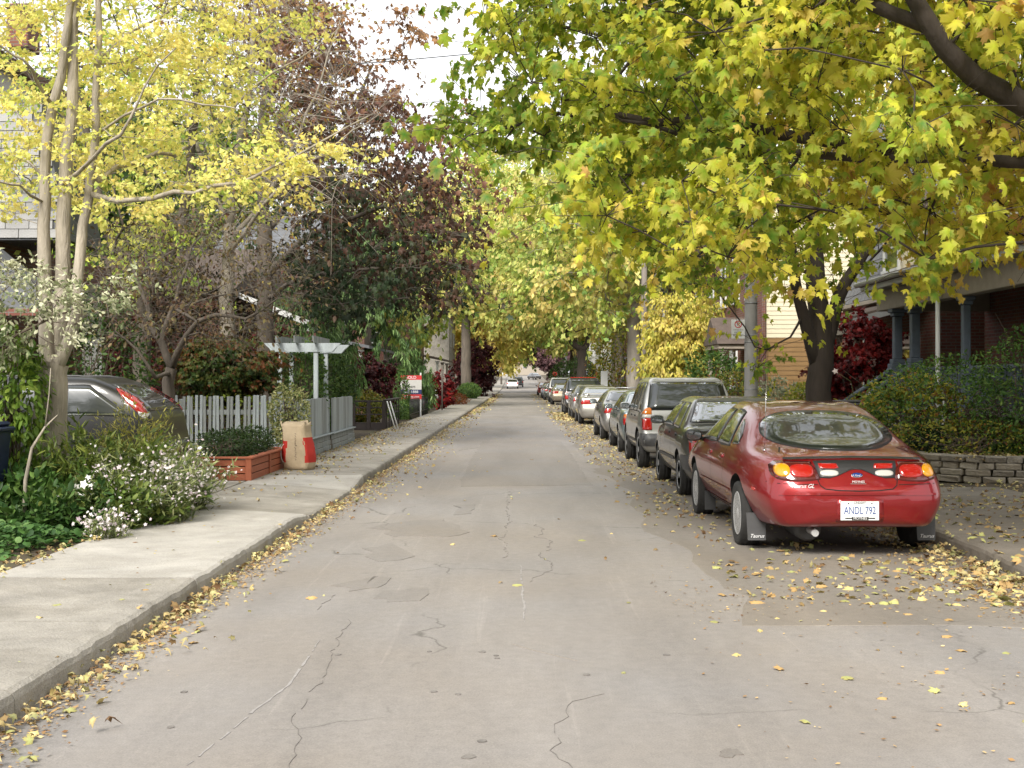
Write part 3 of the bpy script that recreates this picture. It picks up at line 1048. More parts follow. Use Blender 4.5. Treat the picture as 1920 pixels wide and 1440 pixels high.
# ------------------------------------------------------------------ houses
brick_mat('brick_red', (0.20, 0.065, 0.045), (0.27, 0.10, 0.07), (0.22, 0.19, 0.16))
brick_mat('brick_brown', (0.17, 0.075, 0.05), (0.23, 0.11, 0.07), (0.2, 0.17, 0.14))
mat('slate', (0.13, 0.135, 0.145), .7, .3, 3, .3, 40)
mat('slate_pale', (0.30, 0.30, 0.295), .8, .18, 2.5, .3, 40)
mat('shingle_brown', (0.10, 0.075, 0.06), .9, .3, 4, .5, 50)
mat('siding_cream', (0.62, 0.56, 0.40), .6, .06, 2)
mat('plank_brown', (0.26, 0.155, 0.06), .75, .3, 3, .4, 40, stretch=(.15, .15, 4))
mat('blue_grey_paint', (0.10, 0.125, 0.16), .6, .2, 5, .15, 40)
mat('grey_paint', (0.26, 0.27, 0.27), .6, .15, 5)
mat('white_paint', (0.62, 0.63, 0.62), .6, .1, 4, .1, 40)
mat('stucco_white', (0.66, 0.65, 0.62), .9, .08, 3, .3, 90)
mat('taupe_paint', (0.32, 0.275, 0.22), .7, .15, 5)
mat('metal_galv', (0.34, 0.35, 0.36), .45, .15, 8, metallic=.5)
glass_mat('pane', (0.015, 0.018, 0.02), .06)

def window(parent, axis, a0, a1, z0, z1, pos, m='white_paint', mull=1, dep=.06, sgn=-1, fr=.07):
    """a window on a wall: axis 'X' wall plane x=pos (a runs along Y), 'Y' wall plane y=pos (a runs along X); sgn is the outward side"""
    mb = MB()
    def bx(b, p0, p1, q0, q1, d0, d1, mi=0):
        lo, hi = sorted((pos + sgn * d0, pos + sgn * d1))
        if axis == 'X': b.box(lo, hi, p0, p1, q0, q1, mi)
        else: b.box(p0, p1, lo, hi, q0, q1, mi)
    bx(mb, a0 - fr, a0, z0, z1, -.02, dep); bx(mb, a1, a1 + fr, z0, z1, -.02, dep)
    bx(mb, a0 - fr, a1 + fr, z1, z1 + fr, -.02, dep + .005); bx(mb, a0 - fr - .04, a1 + fr + .04, z0 - fr, z0, -.02, dep + .05)
    bx(mb, a0, a1, (z0 + z1) / 2 - .02, (z0 + z1) / 2 + .02, -.02, dep - .015)
    for i in range(1, mull):
        a = a0 + (a1 - a0) * i / mull
        bx(mb, a - .02, a + .02, z0, z1, -.02, dep - .018)
    w = mb.build('window', MATS[m], parent)
    g = MB(); bx(g, a0, a1, z0, z1, .008, .016); g.build('pane', MATS['pane'], w)
    return w

# ---- right, nearest: brick house with blue grey porch
hA = thing('porch_house', 'brick house with blue grey columned porch at the right', 'house', (10.4, 22, .1))
def P_(mb, name, m, par): 
    o = mb.build(name, MATS[m] if isinstance(m, str) else m, par)
    if par is not None:
        top = par
        while top.parent is not None: top = top.parent
        if par is top: o.matrix_parent_inverse = Matrix.Translation(-top.location)
    return o
mb = MB(); mb.box(10.4, 17, 17.2, 27.3, .0, 7.4); wallA = P_(mb, 'wall', 'brick_red', hA)
mb = MB(); mb.box(8.0, 10.395, 17.4, 27.1, .05, 1.0); P_(mb, 'porch_base', 'brick_brown', hA)
mb = MB(); mb.box(7.9, 10.39, 17.3, 27.2, 1.004, 1.06); P_(mb, 'porch_floor', 'grey_paint', hA)
mb = MB(); mb.box(7.95, 8.2, 17.35, 27.15, 3.12, 3.55, 0, .01); mb.box(8.2, 10.38, 17.35, 17.55, 3.12, 3.548); mb.box(8.2, 10.38, 26.95, 27.15, 3.12, 3.548); P_(mb, 'porch_beam', 'taupe_paint', hA)
mb = MB(); mb.box(7.74, 10.38, 17.15, 27.35, 3.555, 3.66); P_(mb, 'soffit', 'grey_paint', hA)
mb = MB(); mb.prism([(7.62, 3.665), (7.62, 3.74), (10.38, 4.75), (10.38, 3.665)], 17.1, 27.4, 'XZ'); P_(mb, 'porch_roof', 'shingle_brown', hA)
mb = MB(); mb.tube([(7.58, 17.05, 3.72), (7.58, 27.45, 3.72)], .06, 10); P_(mb, 'gutter', 'metal_galv', hA)
mb = MB(); mb.box(7.66, 7.72, 17.1, 27.4, 3.56, 3.664); P_(mb, 'fascia', 'white_paint', hA)
def column(par, x, y, z0, z1, m, w=.16):
    c = MB()
    c.box(x - w*.95, x + w*.95, y - w*.95, y + w*.95, z0, z0 + .10, 0, .01)
    c.box(x - w*.75, x + w*.75, y - w*.75, y + w*.75, z0 + .102, z0 + .2, 0, .01)
    c.box(x - w*.5, x + w*.5, y - w*.5, y + w*.5, z0 + .202, z1 - .16, 0, .012)
    c.box(x - w*.7, x + w*.7, y - w*.7, y + w*.7, z1 - .158, z1 - .08, 0, .01)
    c.box(x - w*.95, x + w*.95, y - w*.95, y + w*.95, z1 - .078, z1 - .003, 0, .01)
    return P_(c, 'column', m, par)
for y, m in ((26.15, 'blue_grey_paint'), (25.0, 'blue_grey_paint'), (17.8, 'blue_grey_paint')):
    column(hA, 8.1, y, 1.85, 3.12, m, .17)
    mb = MB(); mb.box(7.92, 8.28, y - .18, y + .18, 1.062, 1.85, 0, .01); P_(mb, 'pier', 'blue_grey_paint', hA)
column(hA, 8.1, 22.15, 1.06, 3.12, 'blue_grey_paint', .14)
mb = MB(); mb.tube([(7.85, 22.9, 3.6), (7.85, 22.9, .3)], .045, 8); P_(mb, 'downpipe', 'white_paint', hA)
for ya, yb in ((22.4, 24.8), (18.0, 21.9)):
    mb = MB(); mb.box(8.05, 8.15, ya, yb, 1.80, 1.86, 0, .008); P_(mb, 'railing', 'blue_grey_paint', hA)
    mb = MB(); mb.box(8.06, 8.14, ya, yb, 1.14, 1.19, 0, .008); P_(mb, 'railing', 'blue_grey_paint', hA)
    bm_ = MB(); bm_.box(-.018, .018, -.018, .018, 1.192, 1.798)
    me = bm_.mesh('baluster', MATS['blue_grey_paint'])
    y = ya + .08
    while y < yb:
        o = link('baluster', me, hA); o.location = (8.1 - 10.4, y - 22, -.1); y += .125
for i in range(5):
    mb = MB(); mb.box(6.9 + i * .27, 7.895, 25.2, 26.0, (.1 if i == 0 else .1 + .185 * i + .002), .1 + .185 * (i + 1)); P_(mb, 'step', 'grey_paint', hA)
for y in (25.12, 26.08):
    mb = MB(); mb.tube([(8.0, y, 1.86), (6.85, y, 1.08)], .045, 8); P_(mb, 'handrail', 'blue_grey_paint', hA)
    mb = MB(); mb.box(6.75, 6.93, y - .09, y + .09, .12, 1.12, 0, .012); mb.box(6.72, 6.96, y - .12, y + .12, 1.122, 1.17, 0, .01); P_(mb, 'newel', 'blue_grey_paint', hA)
w = window(wallA, 'X', 18.4, 20.0, 1.5, 2.95, 10.4, 'blue_grey_paint', 2)
w = window(wallA, 'X', 20.9, 22.5, 1.5, 2.95, 10.4, 'blue_grey_paint', 2)
mb = MB(); mb.box(10.33, 10.398, 23.4, 24.4, 1.07, 3.0); dr = mb.build('door', MATS['taupe_paint'], wallA)
window(wallA, 'X', 18.6, 19.6, 5.1, 6.7, 10.4); window(wallA, 'X', 21.4, 22.4, 5.1, 6.7, 10.4); window(wallA, 'X', 24.6, 25.6, 5.1, 6.7, 10.4)
mb = MB(); mb.prism([(9.9, 7.4), (13.7, 9.9), (17.4, 7.4)], 16.9, 27.6, 'XZ'); P_(mb, 'roof', 'slate', hA)

# ---- right, second: brick house with slate mansard and brown porch
hB = thing('mansard_house', 'red brick house with slate mansard roof and brown porch roof', 'house', (9.7, 32, .1))
mb = MB(); mb.box(9.7, 16.5, 28.2, 36.6, .0, 3.72); wB = P_(mb, 'wall', 'brick_red', hB)
mb = MB(); mb.prism([(9.55, 3.75), (10.35, 6.2), (16.5, 6.2), (16.5, 3.75)], 28.2, 36.6, 'XZ'); rB = P_(mb, 'roof', 'slate', hB)
mb = MB(); mb.box(9.4, 9.62, 28.1, 36.7, 3.64, 3.745, 0, .01); P_(mb, 'eave', 'taupe_paint', hB)
# slate courses on the mansard face
sl = MB(); sl.box(-.008, .012, -.19, .19, -.12, .12, 0, .004); slm = sl.mesh('shingle', MATS['slate'])
ang = math.atan2(.8, 2.45)
for k in range(10):
    z = 3.9 + k * .225
    for j in range(21):
        y = 28.4 + j * .4 + (.2 if k % 2 else 0)
        if y > 36.5: continue
        o = link('shingle', slm, rB)
        o.location = (9.55 + (z - 3.75) * .8 / 2.45 - .012, y, z); o.rotation_euler = (0, ang + .05, 0)
mb = MB(); mb.box(9.5, 10.6, 30.2, 31.9, 4.15, 5.75); dm = P_(mb, 'dormer', 'siding_cream', hB)
window(dm, 'X', 30.5, 31.6, 4.4, 5.5, 9.5)
mb = MB(); mb.prism([(29.95, 5.75), (31.05, 6.5), (32.15, 5.75)], 9.35, 11.2, 'YZ'); mb.build('dormer_roof', MATS['shingle_brown'], dm)
mb = MB(); mb.prism([(7.95, 3.0), (7.95, 3.12), (9.69, 3.62), (9.69, 3.45)], 28.9, 33.4, 'XZ'); P_(mb, 'porch_roof', 'shingle_brown', hB)
mb = MB(); mb.prism([(7.90, 2.90), (7.90, 3.05), (9.69, 3.56), (9.69, 3.40)], 28.82, 28.895, 'XZ'); P_(mb, 'barge_board', 'grey_paint', hB)
mb = MB(); mb.box(7.9, 9.69, 29.0, 33.3, .05, .8); P_(mb, 'porch_base', 'brick_brown', hB)
mb = MB(); mb.box(8.0, 8.2, 28.95, 33.3, 2.72, 2.985, 0, .01); P_(mb, 'porch_beam', 'taupe_paint', hB)
for y in (29.2, 31.1, 33.0): column(hB, 8.1, y, .8, 2.72, 'taupe_paint', .16)
window(wB, 'X', 29.6, 31.0, 1.4, 2.7, 9.7); window(wB, 'X', 34.2, 35.4, 1.4, 2.9, 9.7)

# ---- right, third: brick facade, cream siding and brown planks on the flank
hC = thing('siding_house', 'brick house whose flank is cream siding above brown planks', 'house', (7.6, 42, .1))
mb = MB(); mb.box(7.6, 15, 38.0, 47.0, .0, 7.2); wC = P_(mb, 'wall', 'brick_red', hC)
mb = MB(); mb.box(7.66, 15, 37.93, 37.998, .0, 7.2); P_(mb, 'flank_backing', 'taupe_paint', hC)
sd = MB(); sd.add([(0, 0, 0), (6.9, 0, 0), (6.9, -.022, 0), (0, -.022, 0), (0, 0, .14), (6.9, 0, .14), (6.9, -.006, .14), (0, -.006, .14)], [(3,2,1,0), (4,5,6,7), (3,2,6,7), (0,3,7,4), (1,2,6,5)])
sdm = sd.mesh('siding_board', MATS['siding_cream'])
for k in range(31):
    o = link('siding_board', sdm, hC); o.location = (7.70 - 7.6, 37.925 - 42, 2.92 - .1 + k * .138)
pk = MB(); pk.box(0, 6.9, -.03, 0, .004, .142, 0, .006); pkm = pk.mesh('plank', MATS['plank_brown'])
for k in range(19):
    o = link('plank', pkm, hC); o.location = (7.70 - 7.6, 37.925 - 42, .15 + k * .145 - .1)
mb = MB(); mb.box(7.56, 7.69, 37.86, 37.926, .1, 7.2, 0, .01); P_(mb, 'corner_post', 'brick_brown', hC)
mb = MB(); mb.tube([(7.62, 37.82, 7.0), (7.62, 37.82, .2)], .035, 8); P_(mb, 'downpipe', 'brick_brown', hC)
for y in (39.4, 42.0, 44.6):
    window(wC, 'X', y, y + 1.0, 4.3, 6.0, 7.6); 
window(wC, 'X', 42.4, 43.6, 1.3, 2.8, 7.6)
mb = MB(); mb.box(7.53, 7.598, 39.6, 40.6, .3, 2.4); mb.build('door', MATS['taupe_paint'], wC)
mb = MB(); mb.prism([(38.6, 2.75), (40.1, 3.65), (41.6, 2.75)], 6.3, 7.598, 'YZ'); P_(mb, 'porch_gable', 'shingle_brown', hC)
mb = MB(); mb.box(6.35, 7.597, 38.7, 41.5, 2.6, 2.748); P_(mb, 'porch_beam', 'taupe_paint', hC)
for y in (38.9, 41.3): column(hC, 6.5, y, .2, 2.6, 'taupe_paint', .14)
mb = MB(); mb.prism([(7.2, 7.2), (11.3, 9.8), (15.4, 7.2)], 37.7, 47.3, 'XZ'); P_(mb, 'roof', 'slate', hC)

def plain_house(label, x0, x1, y0, y1, h, wall, roof, face, name='terraced_house', trim='white_paint', porch=True):
    """house farther along: walls, windows with panes, porch and gabled roof; face is the street side x"""
    sg = -1 if face == x0 else 1
    H = thing(name, label, 'house', ((x0 + x1) / 2, (y0 + y1) / 2, .1))
    mb = MB(); mb.box(x0, x1, y0, y1, .0, h); wl = P_(mb, 'wall', wall, H)
    mb = MB(); mb.prism([(y0 - .4, h), ((y0 + y1) / 2, h + 2.6), (y1 + .4, h)], x0 - .4, x1 + .4, 'YZ'); rf = P_(mb, 'roof', roof, H)
    c_ = MB(); c_.box((x0+x1)/2 - .4, (x0+x1)/2 + .4, y1 - 1.0, y1 - .4, h - .2, h + 3.0); c_.build('chimney', MATS['brick_red'], rf)
    for y in (y0 + (y1 - y0) * .25, y0 + (y1 - y0) * .72):
        window(wl, 'X', y - .5, y + .5, h * .60, h * .60 + 1.5, face, trim, 1, .06, sg)
    window(wl, 'X', y0 + (y1 - y0) * .2, y0 + (y1 - y0) * .2 + 1.6, 1.3, 2.8, face, trim, 2, .06, sg)
    for x in (x0 + (x1 - x0) * .3, x0 + (x1 - x0) * .7):
        window(wl, 'Y', x - .4, x + .4, h * .6, h * .6 + 1.3, y0, trim, 1, .06, -1)
    if porch:
        a, b = sorted((face, face + sg * 1.9))
        mb = MB(); mb.box(a + (.002 if sg > 0 else 0), b - (.002 if sg < 0 else 0), y0 + .3, y1 - .3, .05, .8); P_(mb, 'porch_base', wall, H)
        lo, hi = (3.35, 2.9) if sg > 0 else (2.9, 3.35)
        mb = MB(); mb.prism([(a - (.25 if sg < 0 else -.002), lo), (a - (.25 if sg < 0 else -.002), lo + .12), (b + (.25 if sg > 0 else -.002), hi + .12), (b + (.25 if sg > 0 else -.002), hi)], y0 + .1, y1 - .1, 'XZ'); P_(mb, 'porch_roof', roof, H)
        xc = face + sg * 1.75
        for y in (y0 + .5, (y0 + y1) / 2, y1 - .5): column(H, xc, y, .8, 2.86, trim, .15)
    return H
plain_house('red brick house behind the golden tree on the right', 8.2, 15, 49.5, 58, 6.8, 'brick_red', 'shingle_brown', 8.2)
plain_house('brown brick house behind the street trees on the right, mid distance', 8.6, 15, 60, 70, 6.8, 'brick_brown', 'slate', 8.6)
plain_house('white house behind the right hand street trees farther off', 8.8, 15, 76, 88, 7.0, 'stucco_white', 'slate', 8.8)
plain_house('brick house on the right near the far end of the parked cars', 8.8, 15, 100, 114, 7.0, 'brick_red', 'shingle_brown', 8.8)
plain_house('pale house on the right far down the street', 9, 16, 140, 156, 7.5, 'stucco_white', 'slate', 9)
# left side
hL = thing('grey_roofed_house', 'white house with big pale grey shingled roof and brick chimney at far left', 'house', (-12, 28, .2))
mb = MB(); mb.box(-20, -10.1, 24.0, 33.5, .0, 4.35); wL = P_(mb, 'wall', 'brick_brown', hL)
mb = MB(); mb.prism([(-20.3, 4.3), (-8.65, 4.3), (-9.15, 6.95), (-20.3, 6.95)], 23.6, 25.6, 'XZ'); rL = P_(mb, 'roof', 'slate', hL)
sl = MB(); sl.box(-.222, .222, -.014, .010, -.0835, .0835, 0, .004); slm = [sl.mesh('shingle', mat('slate_tint_%d' % q, mul((0.33, 0.325, 0.32), k_), .8, .12, 2.5, .3, 40)) for q, k_ in enumerate((.92, 1.0, 1.07))]
for k in range(15):
    z = 4.42 + k * .172
    xr = -8.68 - (z - 4.3) * .5 / 2.65
    for j in range(24):
        x = xr - .2 - j * .455 - (.22 if k % 2 else 0)
        o = link('shingle', random.choice(slm), rL); o.location = (x, 23.592 - .012, z); o.rotation_euler = (R(-4), 0, 0)
mb = MB(); mb.box(-20, -11.6, 26, 33, 6.95, 8.6); P_(mb, 'upper_wall', 'stucco_white', hL)
mb = MB(); mb.box(-20, -11.3, 25.7, 33.2, 8.602, 8.85, 0, .02); P_(mb, 'cornice', 'brick_brown', hL)
mb = MB(); mb.box(px(22, 27), px(62, 27), 26.7, 27.4, 8.852, 9.7, 0, .02); mb.box(px(20, 27), px(64, 27), 26.66, 27.44, 9.702, 9.8, 0, .02); P_(mb, 'chimney', 'brick_red', hL)
mb = MB(); mb.prism([(-14, 2.9), (-8.4, 2.9), (-10.05, 4.25), (-14, 4.25)], 22.6, 23.55, 'XZ'); P_(mb, 'porch_roof', 'slate', hL)
mb = MB(); mb.box(-14, -8.5, 22.55, 22.6, 2.78, 2.93, 0, .01); P_(mb, 'fascia', 'brick_red', hL)
# bay clad in white boards
bd = MB(); bd.box(0, .42, -.03, 0, .004, .176, 0, .008); bdm = bd.mesh('siding_board', MATS['white_paint'])
mb = MB(); mb.box(-10.098, -8.86, 26.2, 29.5, .15, 3.5); P_(mb, 'bay', 'brick_brown', hL)
for k in range(18):
    o = link('siding_board', bdm, hL); o.location = (-9.29 + 12, 26.195 - 28, .2 + k * .18)
for x in (-10.3, -11.4, -12.8):
    mb = MB(); mb.box(x - .09, x + .09, 22.75, 22.93, .2, 2.85, 0, .01); P_(mb, 'porch_post', 'grey_paint', hL)
window(wL, 'Y', -13.5, -12.3, 1.2, 2.7, 24.0, 'white_paint', 2)
hM = thing('porch_gable_house', 'house with low white edged porch roof behind the arbour', 'house', (-9.5, 40, .2))
mb = MB(); mb.box(-17, -8.6, 36.5, 46, .0, 4.3); wM = P_(mb, 'wall', 'brick_brown', hM)
mb = MB(); mb.prism([(36.1, 4.3), (41.2, 6), (46.4, 4.3)], -17.3, -8.3, 'YZ'); P_(mb, 'roof', 'shingle_brown', hM)
mb = MB(); mb.prism([(-8.6, 4.15), (-8.6, 4.3), (-6.3, 3.35), (-6.3, 3.18)], 36.6, 42, 'XZ'); P_(mb, 'porch_roof', 'shingle_brown', hM)
mb = MB(); mb.prism([(-8.6, 4.18), (-8.6, 4.34), (-6.2, 3.38), (-6.2, 3.2)], 36.5, 36.596, 'XZ'); P_(mb, 'barge_board', 'white_paint', hM)
mb = MB(); mb.box(-6.28, -6.18, 36.5, 42, 3.06, 3.2, 0, .01); P_(mb, 'gutter', 'white_paint', hM)
for y in (36.9, 41.6): column(hM, -6.6, y, .2, 3.15, 'taupe_paint', .16)
window(wM, 'X', 37.6, 39.2, 1.4, 2.9, -8.6, 'white_paint', 2, .06, 1)
plain_house('brick house on the left behind the crimson shrub', -15, -7.0, 80, 92, 6.8, 'brick_red', 'shingle_brown', -7.0)
plain_house('tall white house on the left beside the stout grey trunk', -14, -6.3, 113, 124, 8.0, 'concrete', 'slate', -6.3, porch=False)
plain_house('brick house on the left between the weeping conifer and the pale hatchback', -16, -8.2, 50, 62, 6.5, 'brick_red', 'slate', -8.2)
plain_house('low pale building at the crossing at the end of the street', -1, 9, 330, 342, 3.2, 'taupe_paint', 'brick_red', -1, 'corner_building', porch=False)
for o in (bpy.data.objects['corner_building'],): o.location.z += 3.0

# ------------------------------------------------------------------ stone wall at the right: split faced blocks, four courses
mat('block_a', (0.27, 0.235, 0.185), .92, .3, 5, .8, 35); mat('block_b', (0.21, 0.185, 0.15), .92, .3, 5, .8, 35); mat('block_c', (0.31, 0.275, 0.22), .92, .3, 5, .8, 35)
wallR = thing('block_wall', 'low curved wall of split stone blocks right of the red saloon', 'wall', (6.4, 17.4, .1))
path = [Vector(p) for p in [(5.95, 21.5), (5.95, 20.0), (5.97, 18.9), (6.08, 18.2), (6.4, 17.65), (6.95, 17.35), (7.6, 17.22), (8.6, 17.18), (10.5, 17.15)]]
fine = []
for i in range(len(path) - 1):
    a, b_, c_, d = path[max(i-1, 0)], path[i], path[i+1], path[min(i+2, len(path)-1)]
    for k in range(24):
        t = k / 24
        fine.append(0.5 * ((2*b_) + (c_ - a)*t + (2*a - 5*b_ + 4*c_ - d)*t*t + (3*b_ - a - 3*c_ + d)*t**3))
seg = [0.0]
for i in range(1, len(fine)): seg.append(seg[-1] + (fine[i] - fine[i-1]).length)
def on_path(s):
    i = min(max(0, int(np.searchsorted(seg, s)) - 1), len(fine) - 2)
    t = (s - seg[i]) / max(1e-6, seg[i+1] - seg[i])
    return fine[i].lerp(fine[i+1], t), (fine[i+1] - fine[i]).normalized()
rg = np.random.default_rng(5)
bl = []
for q in range(6):
    mb = MB(); Wd = [.105, .15, .19, .12, .17, .14][q]
    mb.box(-Wd, Wd, -.14, .14, -.046, .046, 0, .014)
    mb.v = [(x + rg.normal(0, .004), y + (rg.normal(0, .010) if y < 0 else 0), z + rg.normal(0, .002)) for x, y, z in mb.v]
    bl.append((Wd, [mb.mesh('block', MATS['block_%s' % ch]) for ch in 'abc']))
for k in range(4):
    s = -.1 * (k % 2)
    while s < seg[-1] - .2:
        Wd, ms = bl[int(rg.integers(0, 6))]
        p, d = on_path(max(0, s + Wd))
        o = link('block', ms[int(rg.integers(0, 3))], wallR)
        out = Vector((d.y, -d.x))
        off = -.012 * k + rg.normal(0, .006)
        o.location = (p.x + out.x * off - 6.4, p.y + out.y * off - 17.4, .068 + k * .0955 + (.02 if True else 0))
        o.rotation_euler = (0, 0, math.atan2(d.y, d.x) + rg.normal(0, .02))
        s += 2 * Wd + .006
# raised bed behind the wall
flat('raised_bed', [(6.1, 21.4), (6.12, 18.6), (6.45, 17.85), (7.0, 17.5), (8.0, 17.35), (8.0, 21.4)], .455, MATS['soil'], None, 'structure', .4)
# wire fence in front of the porch garden
mat('black_plastic', (0.018, 0.018, 0.019), 0.45, 0.15, 8)
wf = thing('wire_fence', 'thin wire fence with galvanised post in front of the porch garden', 'fence', (6.3, 21, .1))
for (x, y) in ((px(1629, 22.5), 22.5), (7.75, 22.3)):
    mb = MB(); mb.tube([(x, y, .1), (x, y, 1.32)], .035, 10); mb.lathe([(.042, 1.31), (.045, 1.34), (.03, 1.375), (0, 1.385)], 'Z', (x, y, 0), 10); P_(mb, 'post', 'metal_galv', wf)
mb = MB(); mb.tube([(px(1629, 22.5), 22.5, 1.2), (7.75, 22.3, 1.2)], .014, 6); P_(mb, 'rail', 'black_plastic', wf)
# ------------------------------------------------------------------ vehicles
def car_glass(name, dark, refl):
    m, t = new_mat(name)
    out = N(t, 'ShaderNodeOutputMaterial')
    d = N(t, 'ShaderNodeBsdfPrincipled'); d.inputs['Base Color'].default_value = rgba(dark); d.inputs['Roughness'].default_value = 0.3
    g = N(t, 'ShaderNodeBsdfGlossy'); g.inputs['Roughness'].default_value = 0.03; g.inputs['Color'].default_value = (0.95, 0.97, 1, 1)
    fr = N(t, 'ShaderNodeFresnel'); fr.inputs['IOR'].default_value = 1.52
    tc = N(t, 'ShaderNodeTexCoord')
    n1 = N(t, 'ShaderNodeTexNoise', i_Scale=1.8, i_Detail=2.0)
    L(t, tc.outputs['Object'], n1.inputs['Vector'])
    b = N(t, 'ShaderNodeBump', i_Strength=0.03, i_Distance=0.1)
    L(t, n1.outputs['Fac'], b.inputs['Height'])
    L(t, b.outputs[0], g.inputs['Normal'])
    ma = N(t, 'ShaderNodeMath', operation='MULTIPLY_ADD'); ma.inputs[1].default_value = 1.0; ma.inputs[2].default_value = refl
    ma.use_clamp = True
    L(t, fr.outputs[0], ma.inputs[0])
    mx = N(t, 'ShaderNodeMixShader')
    L(t, ma.outputs[0], mx.inputs[0]); L(t, d.outputs[0], mx.inputs[1]); L(t, g.outputs[0], mx.inputs[2])
    L(t, mx.outputs[0], out.inputs[0])
    MATS[name] = m
car_glass('car_glass', (0.012, 0.016, 0.014), 0.02)
car_glass('car_glass_sky_sheen', (0.08, 0.09, 0.095), 0.26)  # sky glare on the glass put into a paler base and boosted reflection
mat('black_plastic', (0.018, 0.018, 0.019), 0.45, 0.15, 8)
mat('grey_plastic', (0.06, 0.06, 0.062), 0.5, 0.15, 8)
mat('tyre_rubber', (0.022, 0.021, 0.02), 0.85, 0.3, 12, 0.3, 90)
mat('wheel_well', (0.008, 0.008, 0.008), 0.95, 0.3, 6)
mat('alloy', (0.50, 0.50, 0.50), 0.38, 0.12, 9, metallic=0.25)
mat('chrome', (0.7, 0.7, 0.7), 0.12, 0.08, 9, metallic=1.0)
mat('plate_white', (0.72, 0.74, 0.74), 0.4, 0.06, 20)
mat('plate_blue', (0.03, 0.07, 0.25), 0.5, 0.05, 20)
mat('emblem_blue', (0.015, 0.04, 0.2), 0.25, 0.05, 20, coat=1)
mat('letter_white', (0.75, 0.75, 0.75), 0.4, 0.05, 20)
mat('letter_black', (0.01, 0.01, 0.01), 0.5, 0.05, 20)
lens('lens_red', (0.42, 0.012, 0.01)); lens('lens_dark_red', (0.10, 0.008, 0.008)); lens('lens_amber', (0.75, 0.33, 0.01)); lens('lens_white', (0.6, 0.58, 0.54)); lens('lens_orange', (0.6, 0.16, 0.01))

def pchip(x, y, q):
    x = np.asarray(x, float); y = np.asarray(y, float)
    h = np.diff(x); dl = np.diff(y, axis=0) / h[:, None]
    m = np.zeros_like(y)
    w1 = (2 * h[1:] + h[:-1])[:, None]; w2 = (h[1:] + 2 * h[:-1])[:, None]
    a, b = dl[:-1], dl[1:]
    ok = a * b > 0
    m[1:-1] = np.where(ok, (w1 + w2) / np.where(ok, w1 / np.where(a == 0, 1, a) + w2 / np.where(b == 0, 1, b), 1), 0)
    m[0], m[-1] = dl[0], dl[-1]
    i = np.clip(np.searchsorted(x, q) - 1, 0, len(x) - 2)
    t = ((q - x[i]) / h[i])[:, None]; H = h[i][:, None]
    return (1+2*t)*(1-t)**2*y[i] + t*(1-t)**2*H*m[i] + t*t*(3-2*t)*y[i+1] + t*t*(t-1)*H*m[i+1]

def body_loft(st, soft=0.5, nst=84, k=6):
    st = np.array(st, float)
    y = st[:, 0]; Lc = y[-1]
    s = np.linspace(0, 1, nst)
    q = Lc * (0.5 - 0.5 * np.cos(np.pi * s)) * 0.55 + Lc * s * 0.45
    q = np.unique(np.concatenate([q, y]))
    A = pchip(y, st[:, 1:], q)
    rows = []
    for a, yy in zip(A, q):
        zb, ws, wm, zm, wb, ze, wr, zr, zt = a
        H = [(0, zb), (ws * .85, zb), (ws, zb + .05), (wm, zm), (wb, ze), (wr, zr), (wr * .55, zr + (zt - zr) * .75), (0, zt)]
        ext = [(-H[1][0], H[1][1])] + H + [(-H[-2][0], H[-2][1])]
        half = []
        for i in range(1, len(ext) - 2):
            p0, p1, p2, p3 = [np.array(ext[i + d]) for d in (-1, 0, 1, 2)]
            m1, m2 = soft * (p2 - p0), soft * (p3 - p1)
            lim = np.linalg.norm(p2 - p1) * 1.2
            for mm in (m1, m2):
                l = np.linalg.norm(mm)
                if l > lim: mm *= lim / l
            for j in range(k):
                t = j / k
                half.append((2*t**3-3*t*t+1)*p1 + (t**3-2*t*t+t)*m1 + (-2*t**3+3*t*t)*p2 + (t**3-t*t)*m2)
        half.append(np.array(H[-1]))
        half = np.array(half)
        left = half[1:-1][::-1] * np.array([-1, 1])
        loop = np.vstack([half, left])
        rows.append(np.column_stack([loop[:, 0], np.full(len(loop), yy), loop[:, 1]]))
    V = np.vstack(rows); m = len(rows[0])
    fs = [(i*m+j, i*m+(j+1) % m, (i+1)*m+(j+1) % m, (i+1)*m+j) for i in range(len(rows)-1) for j in range(m)]
    fs.append(tuple(reversed(range(m)))); fs.append(tuple((len(rows)-1)*m + j for j in range(m)))
    return [tuple(v) for v in V], fs

